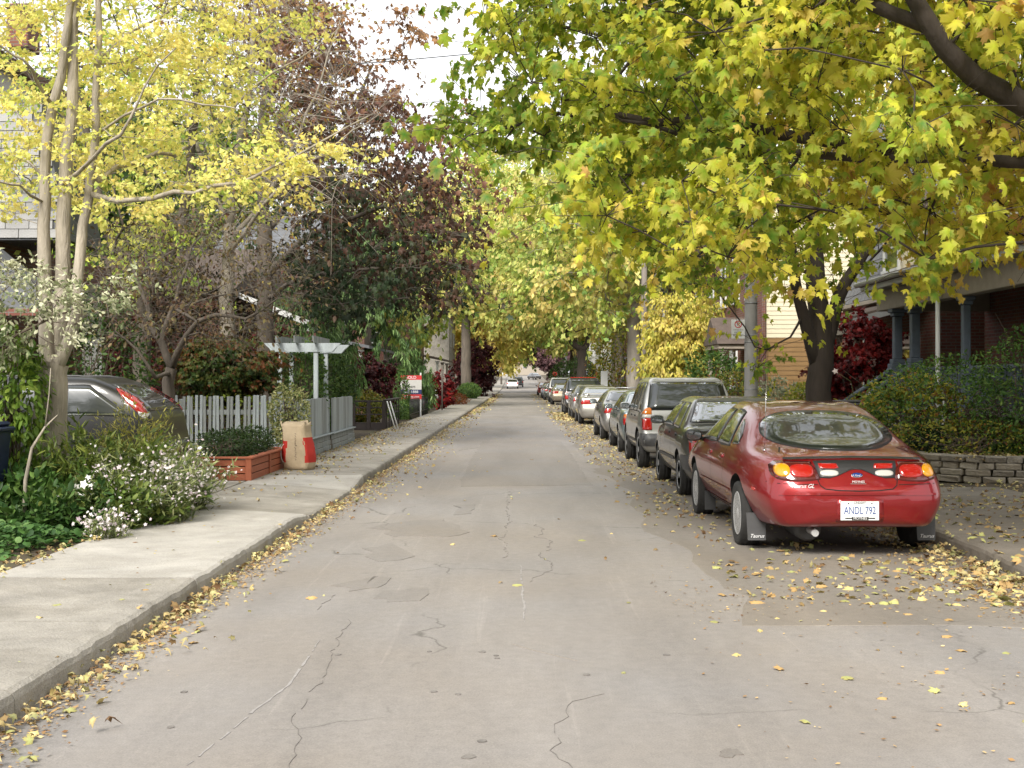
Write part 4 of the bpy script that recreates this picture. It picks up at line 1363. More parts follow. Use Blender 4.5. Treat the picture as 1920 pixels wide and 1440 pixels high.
class Car:
    DIRS = {'rear': Vector((0, 1, 0)), 'front': Vector((0, -1, 0)), 'left': Vector((1, 0, 0)), 'right': Vector((-1, 0, 0)), 'top': Vector((0, 0, -1))}
    def __init__(self, st, soft, paint_m, label, cat='car', group=None, name='parked_car'):
        self.root = thing(name, label, cat, (0, 0, 0), 0, group)
        self.st = np.array(st, float); self.L = self.st[-1, 0]; self.paint = paint_m
        self.v, self.f = body_loft(st, soft)
        self.bvh = BVHTree.FromPolygons(self.v, self.f)
    def z_of(self, col, y):
        return float(pchip(self.st[:, 0], self.st[:, col:col+1], np.array([y]))[0, 0])
    def cast(self, a, b, axis):
        d = self.DIRS[axis]
        o = {'rear': Vector((a, -2, b)), 'front': Vector((a, self.L + 2, b)), 'left': Vector((-3, a, b)), 'right': Vector((3, a, b)), 'top': Vector((a, b, 4))}[axis]
        p, n, i, dist = self.bvh.ray_cast(o, d)
        if p is None:
            # step toward the middle of the car until the ray lands
            c = Vector((0, self.L / 2, 0.8))
            for t in (0.02, 0.04, 0.07, 0.1, 0.15, 0.2, .3):
                o2 = o.lerp(Vector((c.x if d.x == 0 else o.x, c.y if d.y == 0 else o.y, c.z if d.z == 0 else o.z)), t)
                p, n, i, dist = self.bvh.ray_cast(o2, d)
                if p is not None: break
        if n.dot(d) > 0: n = -n
        return p, n
    def patch(self, name, outline, axis, m, off=0.004, dome=0.0, rings=4, parent=None, step=0.04):
        """a panel lying on the body: window, lamp lens, trim"""
        pts = []
        for i in range(len(outline)):
            a, b = np.array(outline[i]), np.array(outline[(i+1) % len(outline)])
            k = max(1, int(np.linalg.norm(b - a) / step))
            pts += [a + (b - a) * j / k for j in range(k)]
        pts = np.array(pts); c = pts.mean(0)
        vs, fs = [], []
        k = len(pts)
        p, n = self.cast(c[0], c[1], axis)
        vs.append(p + n * (off + dome))
        for r in range(1, rings + 1):
            q = r / rings
            for x in pts:
                w = c + (x - c) * q
                p, n = self.cast(w[0], w[1], axis)
                vs.append(p + n * (off + dome * (1 - q * q)))
        for x in pts:                                    # turned-in edge
            p, n = self.cast(x[0], x[1], axis); vs.append(p - n * 0.004)
        fs += [(0, 1 + i, 1 + (i+1) % k) for i in range(k)]
        for r in range(rings):
            b0 = 1 + r * k; b1 = b0 + k
            fs += [(b0+i, b1+i, b1+(i+1) % k, b0+(i+1) % k) for i in range(k)]
        mb = MB(); mb.add(vs, fs, 0, True)
        return mb.build(name, m, parent or self.root)
    def line(self, name, pts, w, axis, m, off=0.0025, parent=None, step=0.05):
        fine = []
        for a, b in zip(pts[:-1], pts[1:]):
            a, b = np.array(a, float), np.array(b, float)
            k = max(1, int(np.linalg.norm(b - a) / step))
            fine += [a + (b - a) * j / k for j in range(k)]
        fine.append(np.array(pts[-1], float))
        vs, fs = [], []
        for i, q in enumerate(fine):
            d = fine[min(i+1, len(fine)-1)] - fine[max(i-1, 0)]
            d = d / max(np.linalg.norm(d), 1e-6); nr = np.array([-d[1], d[0]]) * w / 2
            k = max(2, int(w / 0.035) + 1)
            for s in np.linspace(-1, 1, k):
                e = q + nr * s
                p, n = self.cast(e[0], e[1], axis)
                vs.append(p + n * off)
        fs = [(k*i+j, k*i+j+1, k*i+k+j+1, k*i+k+j) for i in range(len(fine)-1) for j in range(k-1)]
        mb = MB(); mb.add(vs, fs, 0, True)
        return mb.build(name, m, parent or self.root)
    def body(self, wheels, wr, half, cut=True):
        me = bpy.data.meshes.new('body')
        me.from_pydata(self.v, [], self.f)
        me.materials.append(self.paint); me.materials.append(MATS['wheel_well'])
        me.polygons.foreach_set('use_smooth', [True] * len(me.polygons))
        bm = bmesh.new(); bm.from_mesh(me); bmesh.ops.recalc_face_normals(bm, faces=bm.faces); bm.to_mesh(me); bm.free()
        o = link('body', me, self.root)
        if cut:
            mb = MB()
            for wy in wheels:
                for s in (-1, 1):
                    x0, x1 = (half - 0.27, half + 0.25) if s > 0 else (-half - 0.25, -half + 0.27)
                    mb.lathe([(wr + 0.055, x0), (wr + 0.055, x1)], 'X', (0, wy, wr + 0.015), 28, 1, True)
            cm = mb.mesh('cut', [self.paint, MATS['wheel_well']])
            c = link('cut', cm)
            md = o.modifiers.new('b', 'BOOLEAN'); md.operation = 'DIFFERENCE'; md.object = c; md.solver = 'EXACT'
            bpy.context.view_layer.update()
            ev = o.evaluated_get(bpy.context.evaluated_depsgraph_get())
            nm = bpy.data.meshes.new_from_object(ev)
            o.modifiers.clear()
            if len(nm.polygons) > 100:
                o.data = nm; nm.name = 'body'; nm.set_sharp_from_angle(angle=R(38))
            bpy.data.objects.remove(c)
        return o
    def ell(self, cx, cz, rx, rz, n=20, p=2.0):
        o = []
        for k in range(n):
            t = 2 * math.pi * k / n
            c, s = math.cos(t), math.sin(t)
            o.append((cx + rx * math.copysign(abs(c) ** (2/p), c), cz + rz * math.copysign(abs(s) ** (2/p), s)))
        return o

WHEELS = {}
def wheel_meshes(r, w, style):
    key = (round(r, 3), w, style)
    if key in WHEELS: return WHEELS[key]
    tb = MB()
    rr = r * 0.66
    tb.lathe([(rr, -w*.42), (r*.86, -w*.5), (r*.955, -w*.47), (r*.985, -w*.38), (r*.99, -w*.2), (r, -w*.19), (r, -w*.02), (r*.985, -w*.01), (r*.985, w*.01), (r, w*.02), (r, w*.19), (r*.99, w*.2),
              (r*.985, w*.38), (r*.955, w*.47), (r*.86, w*.5), (rr, w*.42)], 'X', (0, 0, 0), 32)
    tm = tb.mesh('tyre', MATS['tyre_rubber'])
    rb = MB()
    # outer face toward -x
    rb.lathe([(rr*1.02, -w*.42), (rr*.97, -w*.46), (rr*.9, -w*.40), (rr*.62, -w*.33), (rr*.3, -w*.40), (rr*.2, -w*.44), (0.0, -w*.45)], 'X', (0, 0, 0), 32, 0)
    rb.lathe([(rr, w*.4), (rr*.8, w*.1), (0.0, w*.1)], 'X', (0, 0, 0), 24, 1)
    n = {'hubcap': 14, 'spoke': 6, 'steel': 10}[style]
    for k in range(n):
        t = 2 * math.pi * k / n
        a0, a1 = (0.42, 0.84) if style != 'steel' else (0.62, 0.82)
        dw = {'hubcap': 0.085, 'spoke': 0.26, 'steel': 0.12}[style]
        vs = []
        for q, dd in ((a0, dw * .6), (a0, -dw * .6), (a1, -dw), (a1, dw)):
            ang = t + dd * 0.62 / q if style == 'hubcap' else t + dd
            x = -w * (np.interp(q, [.3, .62, .9], [.40, .33, .40]) + 0.015)
            vs.append((x, rr * q * math.cos(ang), rr * q * math.sin(ang)))
        rb.add(vs, [(0, 1, 2, 3)], 1)
    rm = rb.mesh('rim', [MATS['alloy'], MATS['wheel_well']], fix=False)
    WHEELS[key] = (tm, rm)
    return WHEELS[key]

def add_wheels(c, ys, half, r, w=0.2, style='hubcap', tw=0.0):
    tm, rm = wheel_meshes(r, w, style)
    for wy in ys:
        for s in (-1, 1):
            wh = bpy.data.objects.new('wheel', None); COL.objects.link(wh); wh.parent = c.root
            wh.location = (s * (half - w * .5 - 0.012), wy, r)
            wh.rotation_euler = (0, 0, math.pi if s > 0 else 0)
            link('tyre', tm, wh)
            ri = link('rim', rm, wh); ri.rotation_euler = (random.random() * 6, 0, 0)

def mirror(c, x, y, z, m_shell, s):
    mb = MB()
    sx = -1 if s < 0 else 1
    prof = []
    vs, fs = [], []
    n, rows = 14, [(0.0, .80), (0.03, .98), (0.07, .92), (0.11, .65), (0.135, .2)]
    for dy, q in rows:
        for k in range(n):
            t = 2 * math.pi * k / n
            cx, cz = math.cos(t), math.sin(t)
            vs.append((x + sx * 0.09 + 0.105 * q * math.copysign(abs(cx) ** .7, cx), y + dy, z + 0.07 * q * math.copysign(abs(cz) ** .7, cz)))
    for i in range(len(rows) - 1):
        fs += [(i*n+k, i*n+(k+1) % n, (i+1)*n+(k+1) % n, (i+1)*n+k) for k in range(n)]
    fs.append(tuple((len(rows)-1)*n+k for k in range(n)))
    mb.add(vs, fs, 0, True)
    mb.add([vs[k] for k in range(n)], [tuple(range(n))], 1)
    mb.tube([(x - sx * 0.05, y + .05, z - .05), (x + sx * 0.03, y + .06, z - .03)], 0.025, 6)
    return mb.build('wing_mirror', [m_shell, MATS['car_glass_sky_sheen']], c.root)

def side_windows(c, panes, glass, trim, axis_list=('left', 'right'), zlo=0.03, ztop=0.055):
    for ax in axis_list:
        for (ya, yb, ta, tb) in panes:
            # pane between ya..yb at the belt, ta..tb at the top
            n = 5
            lo = [(ya + (yb - ya) * i / n, c.z_of(6, ya + (yb - ya) * i / n) + zlo) for i in range(n + 1)]
            hi = [(tb + (ta - tb) * i / n, max(c.z_of(8, tb + (ta - tb) * i / n) - ztop, c.z_of(6, tb + (ta - tb) * i / n) + zlo + 0.03)) for i in range(n + 1)]
            poly = lo + hi
            cen = np.mean(np.array(poly), 0)
            big = [tuple(cen + (np.array(p) - cen) * (1 + 0.022 / max(0.12, np.linalg.norm(np.array(p) - cen)))) for p in poly]
            w = c.patch('side_window', poly, ax, glass, 0.007)
            c.patch('frame', big, ax, trim, 0.0035, parent=w)

def place(c, x, y, rz=0.0, z=0.0):
    c.root.location = (x, y, z); c.root.rotation_euler = (0, 0, rz)

# ---- the red saloon in front
def red_saloon():
    st = [(0.00, .40, .36, .46, .50, .43, .57, .36, .605, .615),
          (0.04, .33, .54, .62, .50, .58, .62, .50, .665, .68),
          (0.09, .30, .64, .715, .50, .67, .665, .57, .735, .76),
          (0.15, .285, .69, .765, .52, .715, .71, .61, .825, .85),
          (0.22, .28, .715, .795, .54, .74, .745, .63, .865, .893),
          (0.36, .27, .745, .84, .56, .775, .79, .65, .90, .93),
          (0.62, .26, .78, .885, .58, .815, .84, .66, .935, .965),
          (0.92, .25, .80, .912, .60, .838, .875, .665, .975, 1.005),
          (1.10, .25, .805, .92, .60, .845, .888, .655, 1.035, 1.065),
          (1.55, .25, .81, .928, .60, .855, .90, .615, 1.205, 1.245),
          (1.95, .25, .81, .928, .60, .858, .905, .585, 1.30, 1.342),
          (2.35, .25, .81, .928, .60, .86, .91, .58, 1.335, 1.375),
          (2.80, .25, .81, .928, .60, .86, .915, .58, 1.335, 1.378),
          (3.20, .25, .81, .928, .60, .86, .91, .60, 1.26, 1.30),
          (3.68, .25, .81, .925, .60, .855, .90, .645, 1.05, 1.085),
          (3.98, .25, .80, .92, .60, .85, .87, .66, .945, .975),
          (4.40, .25, .77, .90, .58, .82, .80, .60, .88, .90),
          (4.78, .26, .70, .83, .55, .74, .70, .50, .76, .78),
          (4.94, .28, .58, .70, .50, .62, .60, .40, .66, .67),
          (5.00, .34, .40, .50, .48, .44, .54, .30, .58, .585)]
    pm = paint('red_lacquer', (0.25, 0.004, 0.008), 0.45, 0.33, 1.0, 0.0, 0.16)
    c = Car(st, 0.5, pm, 'dark red saloon with mud flaps, oval rear window and plate ANDL 792')
    r = c.root
    c.body((1.02, 3.78), 0.315, 0.925)
    add_wheels(c, (1.02, 3.78), 0.925, 0.315, 0.205, 'spoke')
    add_g = MATS['car_glass']; tr = MATS['black_plastic']
    # rear window: wide oval
    ov = c.ell(0.0, 1.125, 0.62, 0.155, 36, 2.7)
    ov = [(x * (1 - 0.10 * (z - 1.125) / 0.155), z - 0.012 * (1 - (x / .62) ** 2) * (1 if z < 1.1 else 0)) for x, z in ov]
    w = c.patch('rear_window', ov, 'rear', add_g, 0.007, rings=5)
    c.patch('frame', [(x * 1.022, 1.125 + (z - 1.125) * 1.07) for x, z in ov], 'rear', tr, 0.003, parent=w)
    side_windows(c, [(1.78, 2.46, 2.0, 2.42), (2.54, 3.52, 2.52, 2.98)], add_g, tr)
    for ax in ('left', 'right'):
        q = c.patch('quarter_window', [(1.42, .96), (1.70, .955), (1.86, 1.2), (1.72, 1.16), (1.5, 1.05)], ax, add_g, 0.006)
    # lamps
    dark = MATS['lens_dark_red']
    for s in (-1, 1):
        house = [(s*.745, .78), (s*.74, .83), (s*.70, .865), (s*.62, .872), (s*.395, .868), (s*.355, .80), (s*.33, .715), (s*.45, .70), (s*.60, .695), (s*.70, .715), (s*.735, .745)]
        h = c.patch('tail_lamp', house, 'rear', dark, 0.006, 0.006)
        c.patch('stop_lens', c.ell(s*.49, .785, .105, .055, 18, 3), 'rear', MATS['lens_red'], 0.014, 0.004, parent=h)
        c.patch('indicator_lens', c.ell(s*.65, .79, .062, .055, 18, 2.4), 'rear', MATS['lens_amber'], 0.014, 0.006, parent=h)
        q = c.patch('deck_reflector', [(s*.335, .848), (s*.17, .848), (s*.155, .812), (s*.20, .805), (s*.325, .81)], 'rear', MATS['lens_red'], 0.011, 0.002)
        c.patch('reversing_lamp', c.ell(s*.245, .768, .082, .026, 18, 2.6), 'rear', MATS['lens_white'], 0.011, 0.006)
    band = [(-.37, .872), (-.2, .878), (0, .88), (.2, .878), (.37, .872), (.36, .81), (.345, .73), (.25, .725), (.16, .75), (.08, .795), (0, .802), (-.08, .795), (-.16, .75), (-.25, .725), (-.345, .73), (-.36, .81)]
    c.patch('lamp_band', band, 'rear', MATS['black_plastic'], 0.006, 0.0, rings=6, step=0.02)
    c.line('deck_lip', [(-.62, .884), (-.4, .892), (0, .899), (.4, .892), (.62, .884)], 0.014, 'rear', tr, 0.012)
    # shut lines
    c.line('boot_seam', [(-.355, .72), (-.34, .665), (-.30, .635), (-.18, .622), (0, .618), (.18, .622), (.30, .635), (.34, .665), (.355, .72)], 0.009, 'rear', MATS['wheel_well'], 0.002, step=.02)
    c.line('boot_seam', [(-.62, .885), (-.60, .935), (-.55, .965)], 0.007, 'rear', MATS['wheel_well'], 0.002)
    c.line('boot_seam', [(.62, .885), (.60, .935), (.55, .965)], 0.007, 'rear', MATS['wheel_well'], 0.002)
    c.line('bumper_seam', [(-.78, .685), (-.70, .678), (-.36, .672)], 0.006, 'rear', MATS['wheel_well'], 0.002)
    c.line('bumper_seam', [(.78, .685), (.70, .678), (.36, .672)], 0.006, 'rear', MATS['wheel_well'], 0.002)
    c.line('bumper_ridge', [(-.70, .585), (-.4, .592), (.4, .592), (.70, .585)], 0.02, 'rear', pm, 0.008)
    for ax in ('left', 'right'):
        for yy in (1.72, 2.50, 3.60):
            c.line('door_seam', [(yy + (.12 if yy < 2 else 0), .93), (yy, .70), (yy + (-.02 if yy > 2 else .06), .34)], 0.008, ax, MATS['wheel_well'], 0.002)
        c.line('rub_strip', [(1.42, .50), (2.5, .50), (3.4, .50)], 0.03, ax, pm, 0.010)
        c.line('sill_moulding', [(1.40, .295), (2.5, .29), (3.38, .30)], 0.06, ax, MATS['black_plastic'], 0.006)
        for yy in (1.95, 2.68):
            c.patch('door_handle', c.ell(yy, .815, .085, .026, 14, 3), ax, pm, 0.014, 0.006)
        c.patch('side_marker', c.ell(.45, .60, .05, .016, 12, 3), ax, MATS['lens_red'], 0.006)
    # plate recess, plate and its lettering
    rec = c.patch('plate_recess', [(-.20, .545), (.21, .545), (.215, .345), (-.205, .345)], 'rear', pm, 0.004, -0.012)
    p0, n0 = c.cast(0.0, .44, 'rear')
    yb = p0.y - 0.022
    mb = MB(); mb.box(-.175, .165, yb - .006, yb, .362, .53, 0, 0.004)
    pl = mb.build('number_plate', MATS['plate_white'], r)
    face = (R(90), 0, 0)
    text_mesh('plate_text', 'ANDL 792', .096, MATS['plate_blue'], pl, (-.005, yb - .0075, .447), face, squash=.66, ext=.001)
    text_mesh('plate_text', 'LINDSAY', .026, MATS['letter_black'], pl, (-.005, yb - .0075, .518), face, ext=.001)
    mb = MB(); mb.box(-.075, .07, yb - .0085, yb - .005, .366, .393); mb.build('frame_band', MATS['letter_black'], pl)
    text_mesh('plate_text', 'MOYNES', .031, MATS['letter_white'], pl, (-.003, yb - .0095, .3795), face, ext=.001)
    for e in (-.105, .10):
        mb = MB(); mb.lathe([(.006, yb - .01), (.006, yb - .006)], 'Y', (e, 0, .512), 8); mb.build('plate_bolt', MATS['letter_black'], pl)
        mb = MB(); mb.box(e - .03, e + .03, yb - .0078, yb - .006, .376, .386); mb.build('plate_mark', MATS['letter_black'], pl)
    # badges
    p1, _ = c.cast(0, .735, 'rear')
    em = c.patch('emblem', c.ell(0, .752, .052, .021, 20), 'rear', MATS['chrome'], 0.006, .003)
    c.patch('emblem_field', c.ell(0, .752, .046, .0165, 20), 'rear', MATS['emblem_blue'], 0.0105, .003, parent=em)
    pe, _ = c.cast(0, .752, 'rear')
    text_mesh('emblem_text', 'Ford', .024, MATS['letter_white'], em, (0, pe.y - .017, .752), face, ext=.001, shear=.3)
    pe, _ = c.cast(0, .69, 'rear')
    text_mesh('badge_text', 'MOYNES', .028, MATS['letter_white'], r, (0, pe.y - .008, .697), face, ext=.002)
    mb = MB(); mb.box(-.07, .07, pe.y - .008, pe.y, .676, .683); mb.build('badge_bar', MATS['chrome'], r)
    pe, n = c.cast(-.50, .655, 'rear')
    ang = math.atan2(n.x, -n.y)
    text_mesh('badge_text', 'Taurus GL', .052, MATS['letter_white'], r, (pe.x, pe.y - .012, .66), (R(84), 0, ang), ext=.002, shear=.35, squash=.9)
    pe, n = c.cast(-.57, .68, 'rear')
    mb = MB(); mb.lathe([(.012, pe.y - .03), (.010, pe.y - .034)], 'Y', (0.0, 0, .84), 10); 
    # mud flaps
    for s in (-1, 1):
        mb = MB()
        x0, x1 = (s * .885, s * .70) if s < 0 else (s * .70, s * .885)
        mb.add([(x0, .63, .36), (x1, .63, .36), (x1 - .01, .60, .105), (x0 + .01, .60, .105), (x0, .645, .36), (x1, .645, .36), (x1 - .01, .615, .105), (x0 + .01, .615, .105)],
               [(0,1,2,3), (7,6,5,4), (0,4,5,1), (2,6,7,3), (1,5,6,2), (0,3,7,4)])
        fl = mb.build('mud_flap', MATS['grey_plastic'], r)
        text_mesh('flap_text', 'Taurus', .048, MATS['letter_white'], fl, ((x0 + x1) / 2, .598, .145), (R(83), 0, 0), ext=.001, shear=.4)
        mb = MB()
        mb.box(x0 + .03, x1 - .03, 3.36, 3.372, .10, .32); mb.build('mud_flap', MATS['grey_plastic'], r)
    mb = MB(); mb.tube([(-.36, .55, .235), (-.36, .2, .235), (-.36, .13, .23)], .032, 12); mb.build('exhaust', MATS['alloy'], r)
    mb = MB(); mb.lathe([(.10, .35), (.13, .42), (.13, .95), (.1, 1.0)], 'Y', (-.36, 0, .25), 14); mb.build('silencer', MATS['grey_plastic'], r)
    pa, na = c.cast(-.70, .70, 'top')
    mb = MB(); mb.lathe([(.016, 0), (.014, .012), (.006, .02)], 'Z', (pa.x, pa.y, pa.z), 10); mb.tube([(pa.x, pa.y, pa.z + .015), (pa.x + .012, pa.y - .03, pa.z + .70)], .003, 5)
    mb.build('aerial', MATS['chrome'], r)
    for s in (-1, 1):
        mirror(c, s * .89, 3.38, .965, MATS['black_plastic'], s)
    # opaque panes, the dark cabin put into their colour, no interior behind; front lamps
    for s in (-1, 1):
        c.patch('head_lamp', c.ell(s * .55, .64, .14, .07, 18), 'front', MATS['lens_white'], 0.006, .01)
    c.patch('windscreen', [(-.55, 1.05), (.55, 1.05), (.5, 1.26), (-.5, 1.26)], 'front', add_g, 0.006)
    return c

# ---- the other cars share one table of proportions
def saloon_table(Lc, Wd, H, deck=.97, dl=.62, rw=.72, roof=1.15, ws=.85, hood=.84, zb=.24, tum=.66):
    h = Wd / 2
    y1 = dl + rw; y2 = y1 + roof; y3 = y2 + ws
    return [(0.00, .40, .62*h, .76*h, .50, .74*h, .57, .66*h, .60, .61),
            (0.03, .32, .76*h, .885*h, .50, .865*h, .60, .80*h, .66, .675),
            (0.07, .28, .82*h, .93*h, .51, .905*h, deck-.25, .84*h, deck-.16, deck-.14),
            (0.11, .265, .85*h, .955*h, .52, .925*h, deck-.17, .85*h, deck-.045, deck-.02),
            (0.18, .255, .87*h, .97*h, .53, .935*h, deck-.14, .85*h, deck-.012, deck+.012),
            (dl*.65, zb, .89*h, .99*h, .55, .95*h, deck-.09, .84*h, deck+.012, deck+.035),
            (dl, zb, .90*h, h, .56, .955*h, deck-.07, .82*h, deck+.03, deck+.055),
            (dl+rw*.33, zb, .90*h, h, .56, .955*h, deck-.06, .775*h, deck+.03+(H-deck-.08)*.38, deck+.055+(H-deck-.08)*.38),
            (y1, zb, .90*h, h, .56, .955*h, deck-.05, tum*h, H-.055, H-.02),
            ((y1+y2)/2, zb, .90*h, h, .56, .955*h, deck-.04, tum*h, H-.035, H),
            (y2, zb, .90*h, h, .56, .955*h, deck-.04, (tum+.01)*h, H-.06, H-.025),
            (y2+ws*.5, zb, .90*h, h, .56, .95*h, deck-.05, (tum+.08)*h, (H+hood)/2+.06, (H+hood)/2+.1),
            (y3, zb, .90*h, .995*h, .56, .945*h, deck-.07, .79*h, hood+.09, hood+.12),
            ((y3+Lc)/2, zb, .88*h, .97*h, .55, .92*h, hood-.10, .78*h, hood+.01, hood+.035),
            (Lc-.18, .26, .82*h, .92*h, .53, .86*h, hood-.18, .68*h, hood-.08, hood-.06),
            (Lc-.05, .30, .72*h, .84*h, .50, .78*h, .58, .60*h, .66, .67),
            (Lc, .38, .6*h, .72*h, .48, .68*h, .54, .5*h, .57, .575)]
def wagon_table(Lc, Wd, H, belt=1.0, slope=.35, roof=2.0, ws=.7, hood=.95, zb=.3, tum=.74, bump=.62):
    """tall tail: off-roader, estate, van"""
    h = Wd / 2
    y1 = .2 + slope; y2 = y1 + roof; y3 = y2 + ws
    return [(0.00, .44, .70*h, .84*h, .52, .82*h, bump-.05, .74*h, bump-.02, bump-.015),
            (0.05, .36, .82*h, .93*h, .52, .90*h, bump, .84*h, bump+.025, bump+.03),
            (0.11, .33, .86*h, .955*h, .54, .93*h, belt-.14, .87*h, belt-.06, belt-.045),
            (0.15, .32, .87*h, .965*h, .55, .94*h, belt-.06, .88*h, belt+.04, belt+.055),
            (0.15+slope*.5, .31, .89*h, .98*h, .56, .955*h, belt-.03, .84*h, belt+(H-belt)*.55, belt+(H-belt)*.58),
            (y1-.04, zb, .90*h, .99*h, .56, .96*h, belt-.01, (tum+.02)*h, H-.09, H-.055),
            (y1+.12, zb, .90*h, h, .56, .965*h, belt, tum*h, H-.05, H-.015),
            ((y1+y2)/2, zb, .90*h, h, .56, .965*h, belt, tum*h, H-.04, H),
            (y2, zb, .90*h, h, .56, .965*h, belt, tum*h, H-.06, H-.02),
            (y2+ws*.5, zb, .90*h, h, .56, .96*h, belt-.01, (tum+.05)*h, (H+hood)/2+.05, (H+hood)/2+.09),
            (y3, zb, .90*h, h, .56, .95*h, belt-.04, .82*h, hood+.06, hood+.09),
            ((y3+Lc)/2, zb, .88*h, .98*h, .56, .93*h, hood-.10, .80*h, hood+.0, hood+.03),
            (Lc-.14, .32, .84*h, .94*h, .54, .88*h, hood-.16, .74*h, hood-.06, hood-.04),
            (Lc-.04, .36, .74*h, .86*h, .52, .80*h, .62, .66*h, .70, .71),
            (Lc, .42, .64*h, .76*h, .5, .72*h, .58, .58*h, .62, .625)]

def generic(table, soft, pm, label, W_, H, lamps, wheels, r, kind='saloon', glass='car_glass', deck=.97, belt=1.0, dl=.62, rw=.72, roof=1.15, slope=.35, style='hubcap', bumper=None, plate=True,
            mirror_m=None, detail=True, group=None, name='parked_car', spoiler=False, cat='car', ws=.85):
    c = Car(table, soft, pm, label, cat, group, name)
    h = W_ / 2
    c.body(wheels, r, h - 0.005)
    add_wheels(c, wheels, h - 0.005, r, 0.19, style)
    g = MATS[glass]; tr = MATS['black_plastic']
    if kind == 'saloon':
        z0, z1 = deck + .075, H - .085
        k = [(-.80*h, z0), (.80*h, z0), (.64*h, z1), (-.64*h, z1)]
        y1 = dl + rw; y2 = y1 + roof
        panes = [(dl + rw*.72, dl + rw + roof*.36, y1 + .04, dl + rw + roof*.36), (dl + rw + roof*.41, y2 + ws*.62, dl + rw + roof*.42, y2 + .02)]
    else:
        z0, z1 = belt + .07, H - .11
        k = [(-.83*h, z0), (.83*h, z0), (.72*h, z1), (-.72*h, z1)]
        y1 = .2 + slope; y2 = y1 + roof
        panes = [(.36, y1 + roof*.24, y1 + .08, y1 + roof*.24), (y1 + roof*.29, y1 + roof*.60, y1 + roof*.29, y1 + roof*.60), (y1 + roof*.645, y2 + ws*.5, y1 + roof*.645, y2 - .02)]
    def rr(poly, q=0.16):
        o = []
        for i in range(len(poly)):
            a, b, d = [np.array(poly[(i + e) % len(poly)]) for e in (-1, 0, 1)]
            for t in (q, q*.35):
                o.append(tuple(b + (a - b) * t * .5 * (1 if True else 0)))
            for t in (q*.35, q):
                o.append(tuple(b + (d - b) * t * .5))
        return o
    w = c.patch('rear_window', rr(k), 'rear', g, 0.007)
    cen = np.mean(np.array(k), 0)
    c.patch('frame', rr([tuple(cen + (np.array(p) - cen) * np.array([1.035, 1.10])) for p in k]), 'rear', tr, 0.0035, parent=w)
    side_windows(c, panes, MATS['car_glass'], tr, ('left', 'right') if detail else ('left',), ztop=.06 if kind == 'saloon' else .075)
    k = [(-.7*h, H*.75), (.7*h, H*.75), (.62*h, H-.12), (-.62*h, H-.12)]
    c.patch('windscreen', k, 'front', g, 0.006)
    lamps(c, h)
    if bumper is not None:
        bz0, bz1, bm = bumper
        for ax, pts in (('rear', [(-.95*h, (bz0+bz1)/2), (0, (bz0+bz1)/2), (.95*h, (bz0+bz1)/2)]),):
            c.line('bumper', pts, bz1 - bz0, ax, bm, 0.014)
        for ax in ('left', 'right'):
            c.line('bumper', [(.05, (bz0+bz1)/2), (wheels[0] - r - .09, (bz0+bz1)/2)], bz1 - bz0, ax, bm, 0.012)
            c.line('rub_strip', [(wheels[0] + r + .1, .5), (wheels[1] - r - .1, .5)], 0.05, ax, bm, 0.010)
    for ax in ('left', 'right') if detail else ('left',):
        for yy in (panes[-2][1] + .02, panes[-1][1] - .05):
            c.line('door_seam', [(yy, c.z_of(6, yy) + .02), (yy, .36)], 0.008, ax, MATS['wheel_well'], 0.002)
        for yy in (panes[-2][0] + .18, panes[-1][0] + .2):
            c.patch('door_handle', c.ell(yy, c.z_of(6, yy) - .07, .07, .02, 12, 3), ax, tr, 0.012, 0.006)
    if plate:
        pz = .80 if kind == 'saloon' and deck > .93 else .72
        pz = deck - .17 if kind == 'saloon' else belt - .17
        p, n = c.cast(0, pz, 'rear')
        mb = MB(); mb.box(-.15, .15, p.y - .02, p.y - .012, pz - .075, pz + .075, 0, .004)
        mb.build('number_plate', MATS['plate_white'], c.root)
    ym = panes[-1][1] - .12
    for s in (-1, 1):
        mirror(c, s * (.955 * h), ym, c.z_of(6, ym) + .09, mirror_m or pm, s)
    if spoiler:
        mb = MB()
        vs = []
        for x in np.linspace(-.82*h, .82*h, 9):
            zz = deck + .13 - .03 * (x/h)**2
            vs += [(x, .10, zz), (x, .30, zz + .025), (x, .30, zz + .005), (x, .10, zz - .02)]
        fs = [(4*i+a, 4*i+(a+1) % 4, 4*(i+1)+(a+1) % 4, 4*(i+1)+a) for i in range(8) for a in range(4)] + [(0,1,2,3), (32,33,34,35)]
        mb.add(vs, fs, 0, True)
        for s in (-.6*h, .6*h): mb.box(s-.03, s+.03, .16, .26, deck-.02, deck+.12)
        mb.build('spoiler', pm, c.root)
    return c

def lamps_corolla(c, h):
    for s in (-1, 1):
        o = c.patch('tail_lamp', [(s*.93*h, .80), (s*.93*h, .635), (s*.42*h, .635), (s*.42*h, .80)], 'rear', MATS['lens_red'], .008, .004)
        c.patch('indicator_lens', [(s*.92*h, .875), (s*.93*h, .805), (s*.42*h, .805), (s*.42*h, .875)], 'rear', MATS['lens_orange'], .009, .004, parent=o)
def lamps_suv(c, h):
    for s in (-1, 1):
        a, b = s*.95*h, s*.76*h
        o = c.patch('tail_lamp', [(a, .93), (a, .72), (b, .72), (b, .93)], 'rear', MATS['lens_red'], .01, .006)
        c.patch('reversing_lens', [(a, .99), (a, .935), (b, .935), (b, .99)], 'rear', MATS['lens_white'], .011, .005, parent=o)
        c.patch('indicator_lens', [(a, 1.02), (a, .995), (b, .995), (b, 1.09), (s*.80*h, 1.115), (s*.88*h, 1.10)], 'rear', MATS['lens_orange'], .011, .005, parent=o)
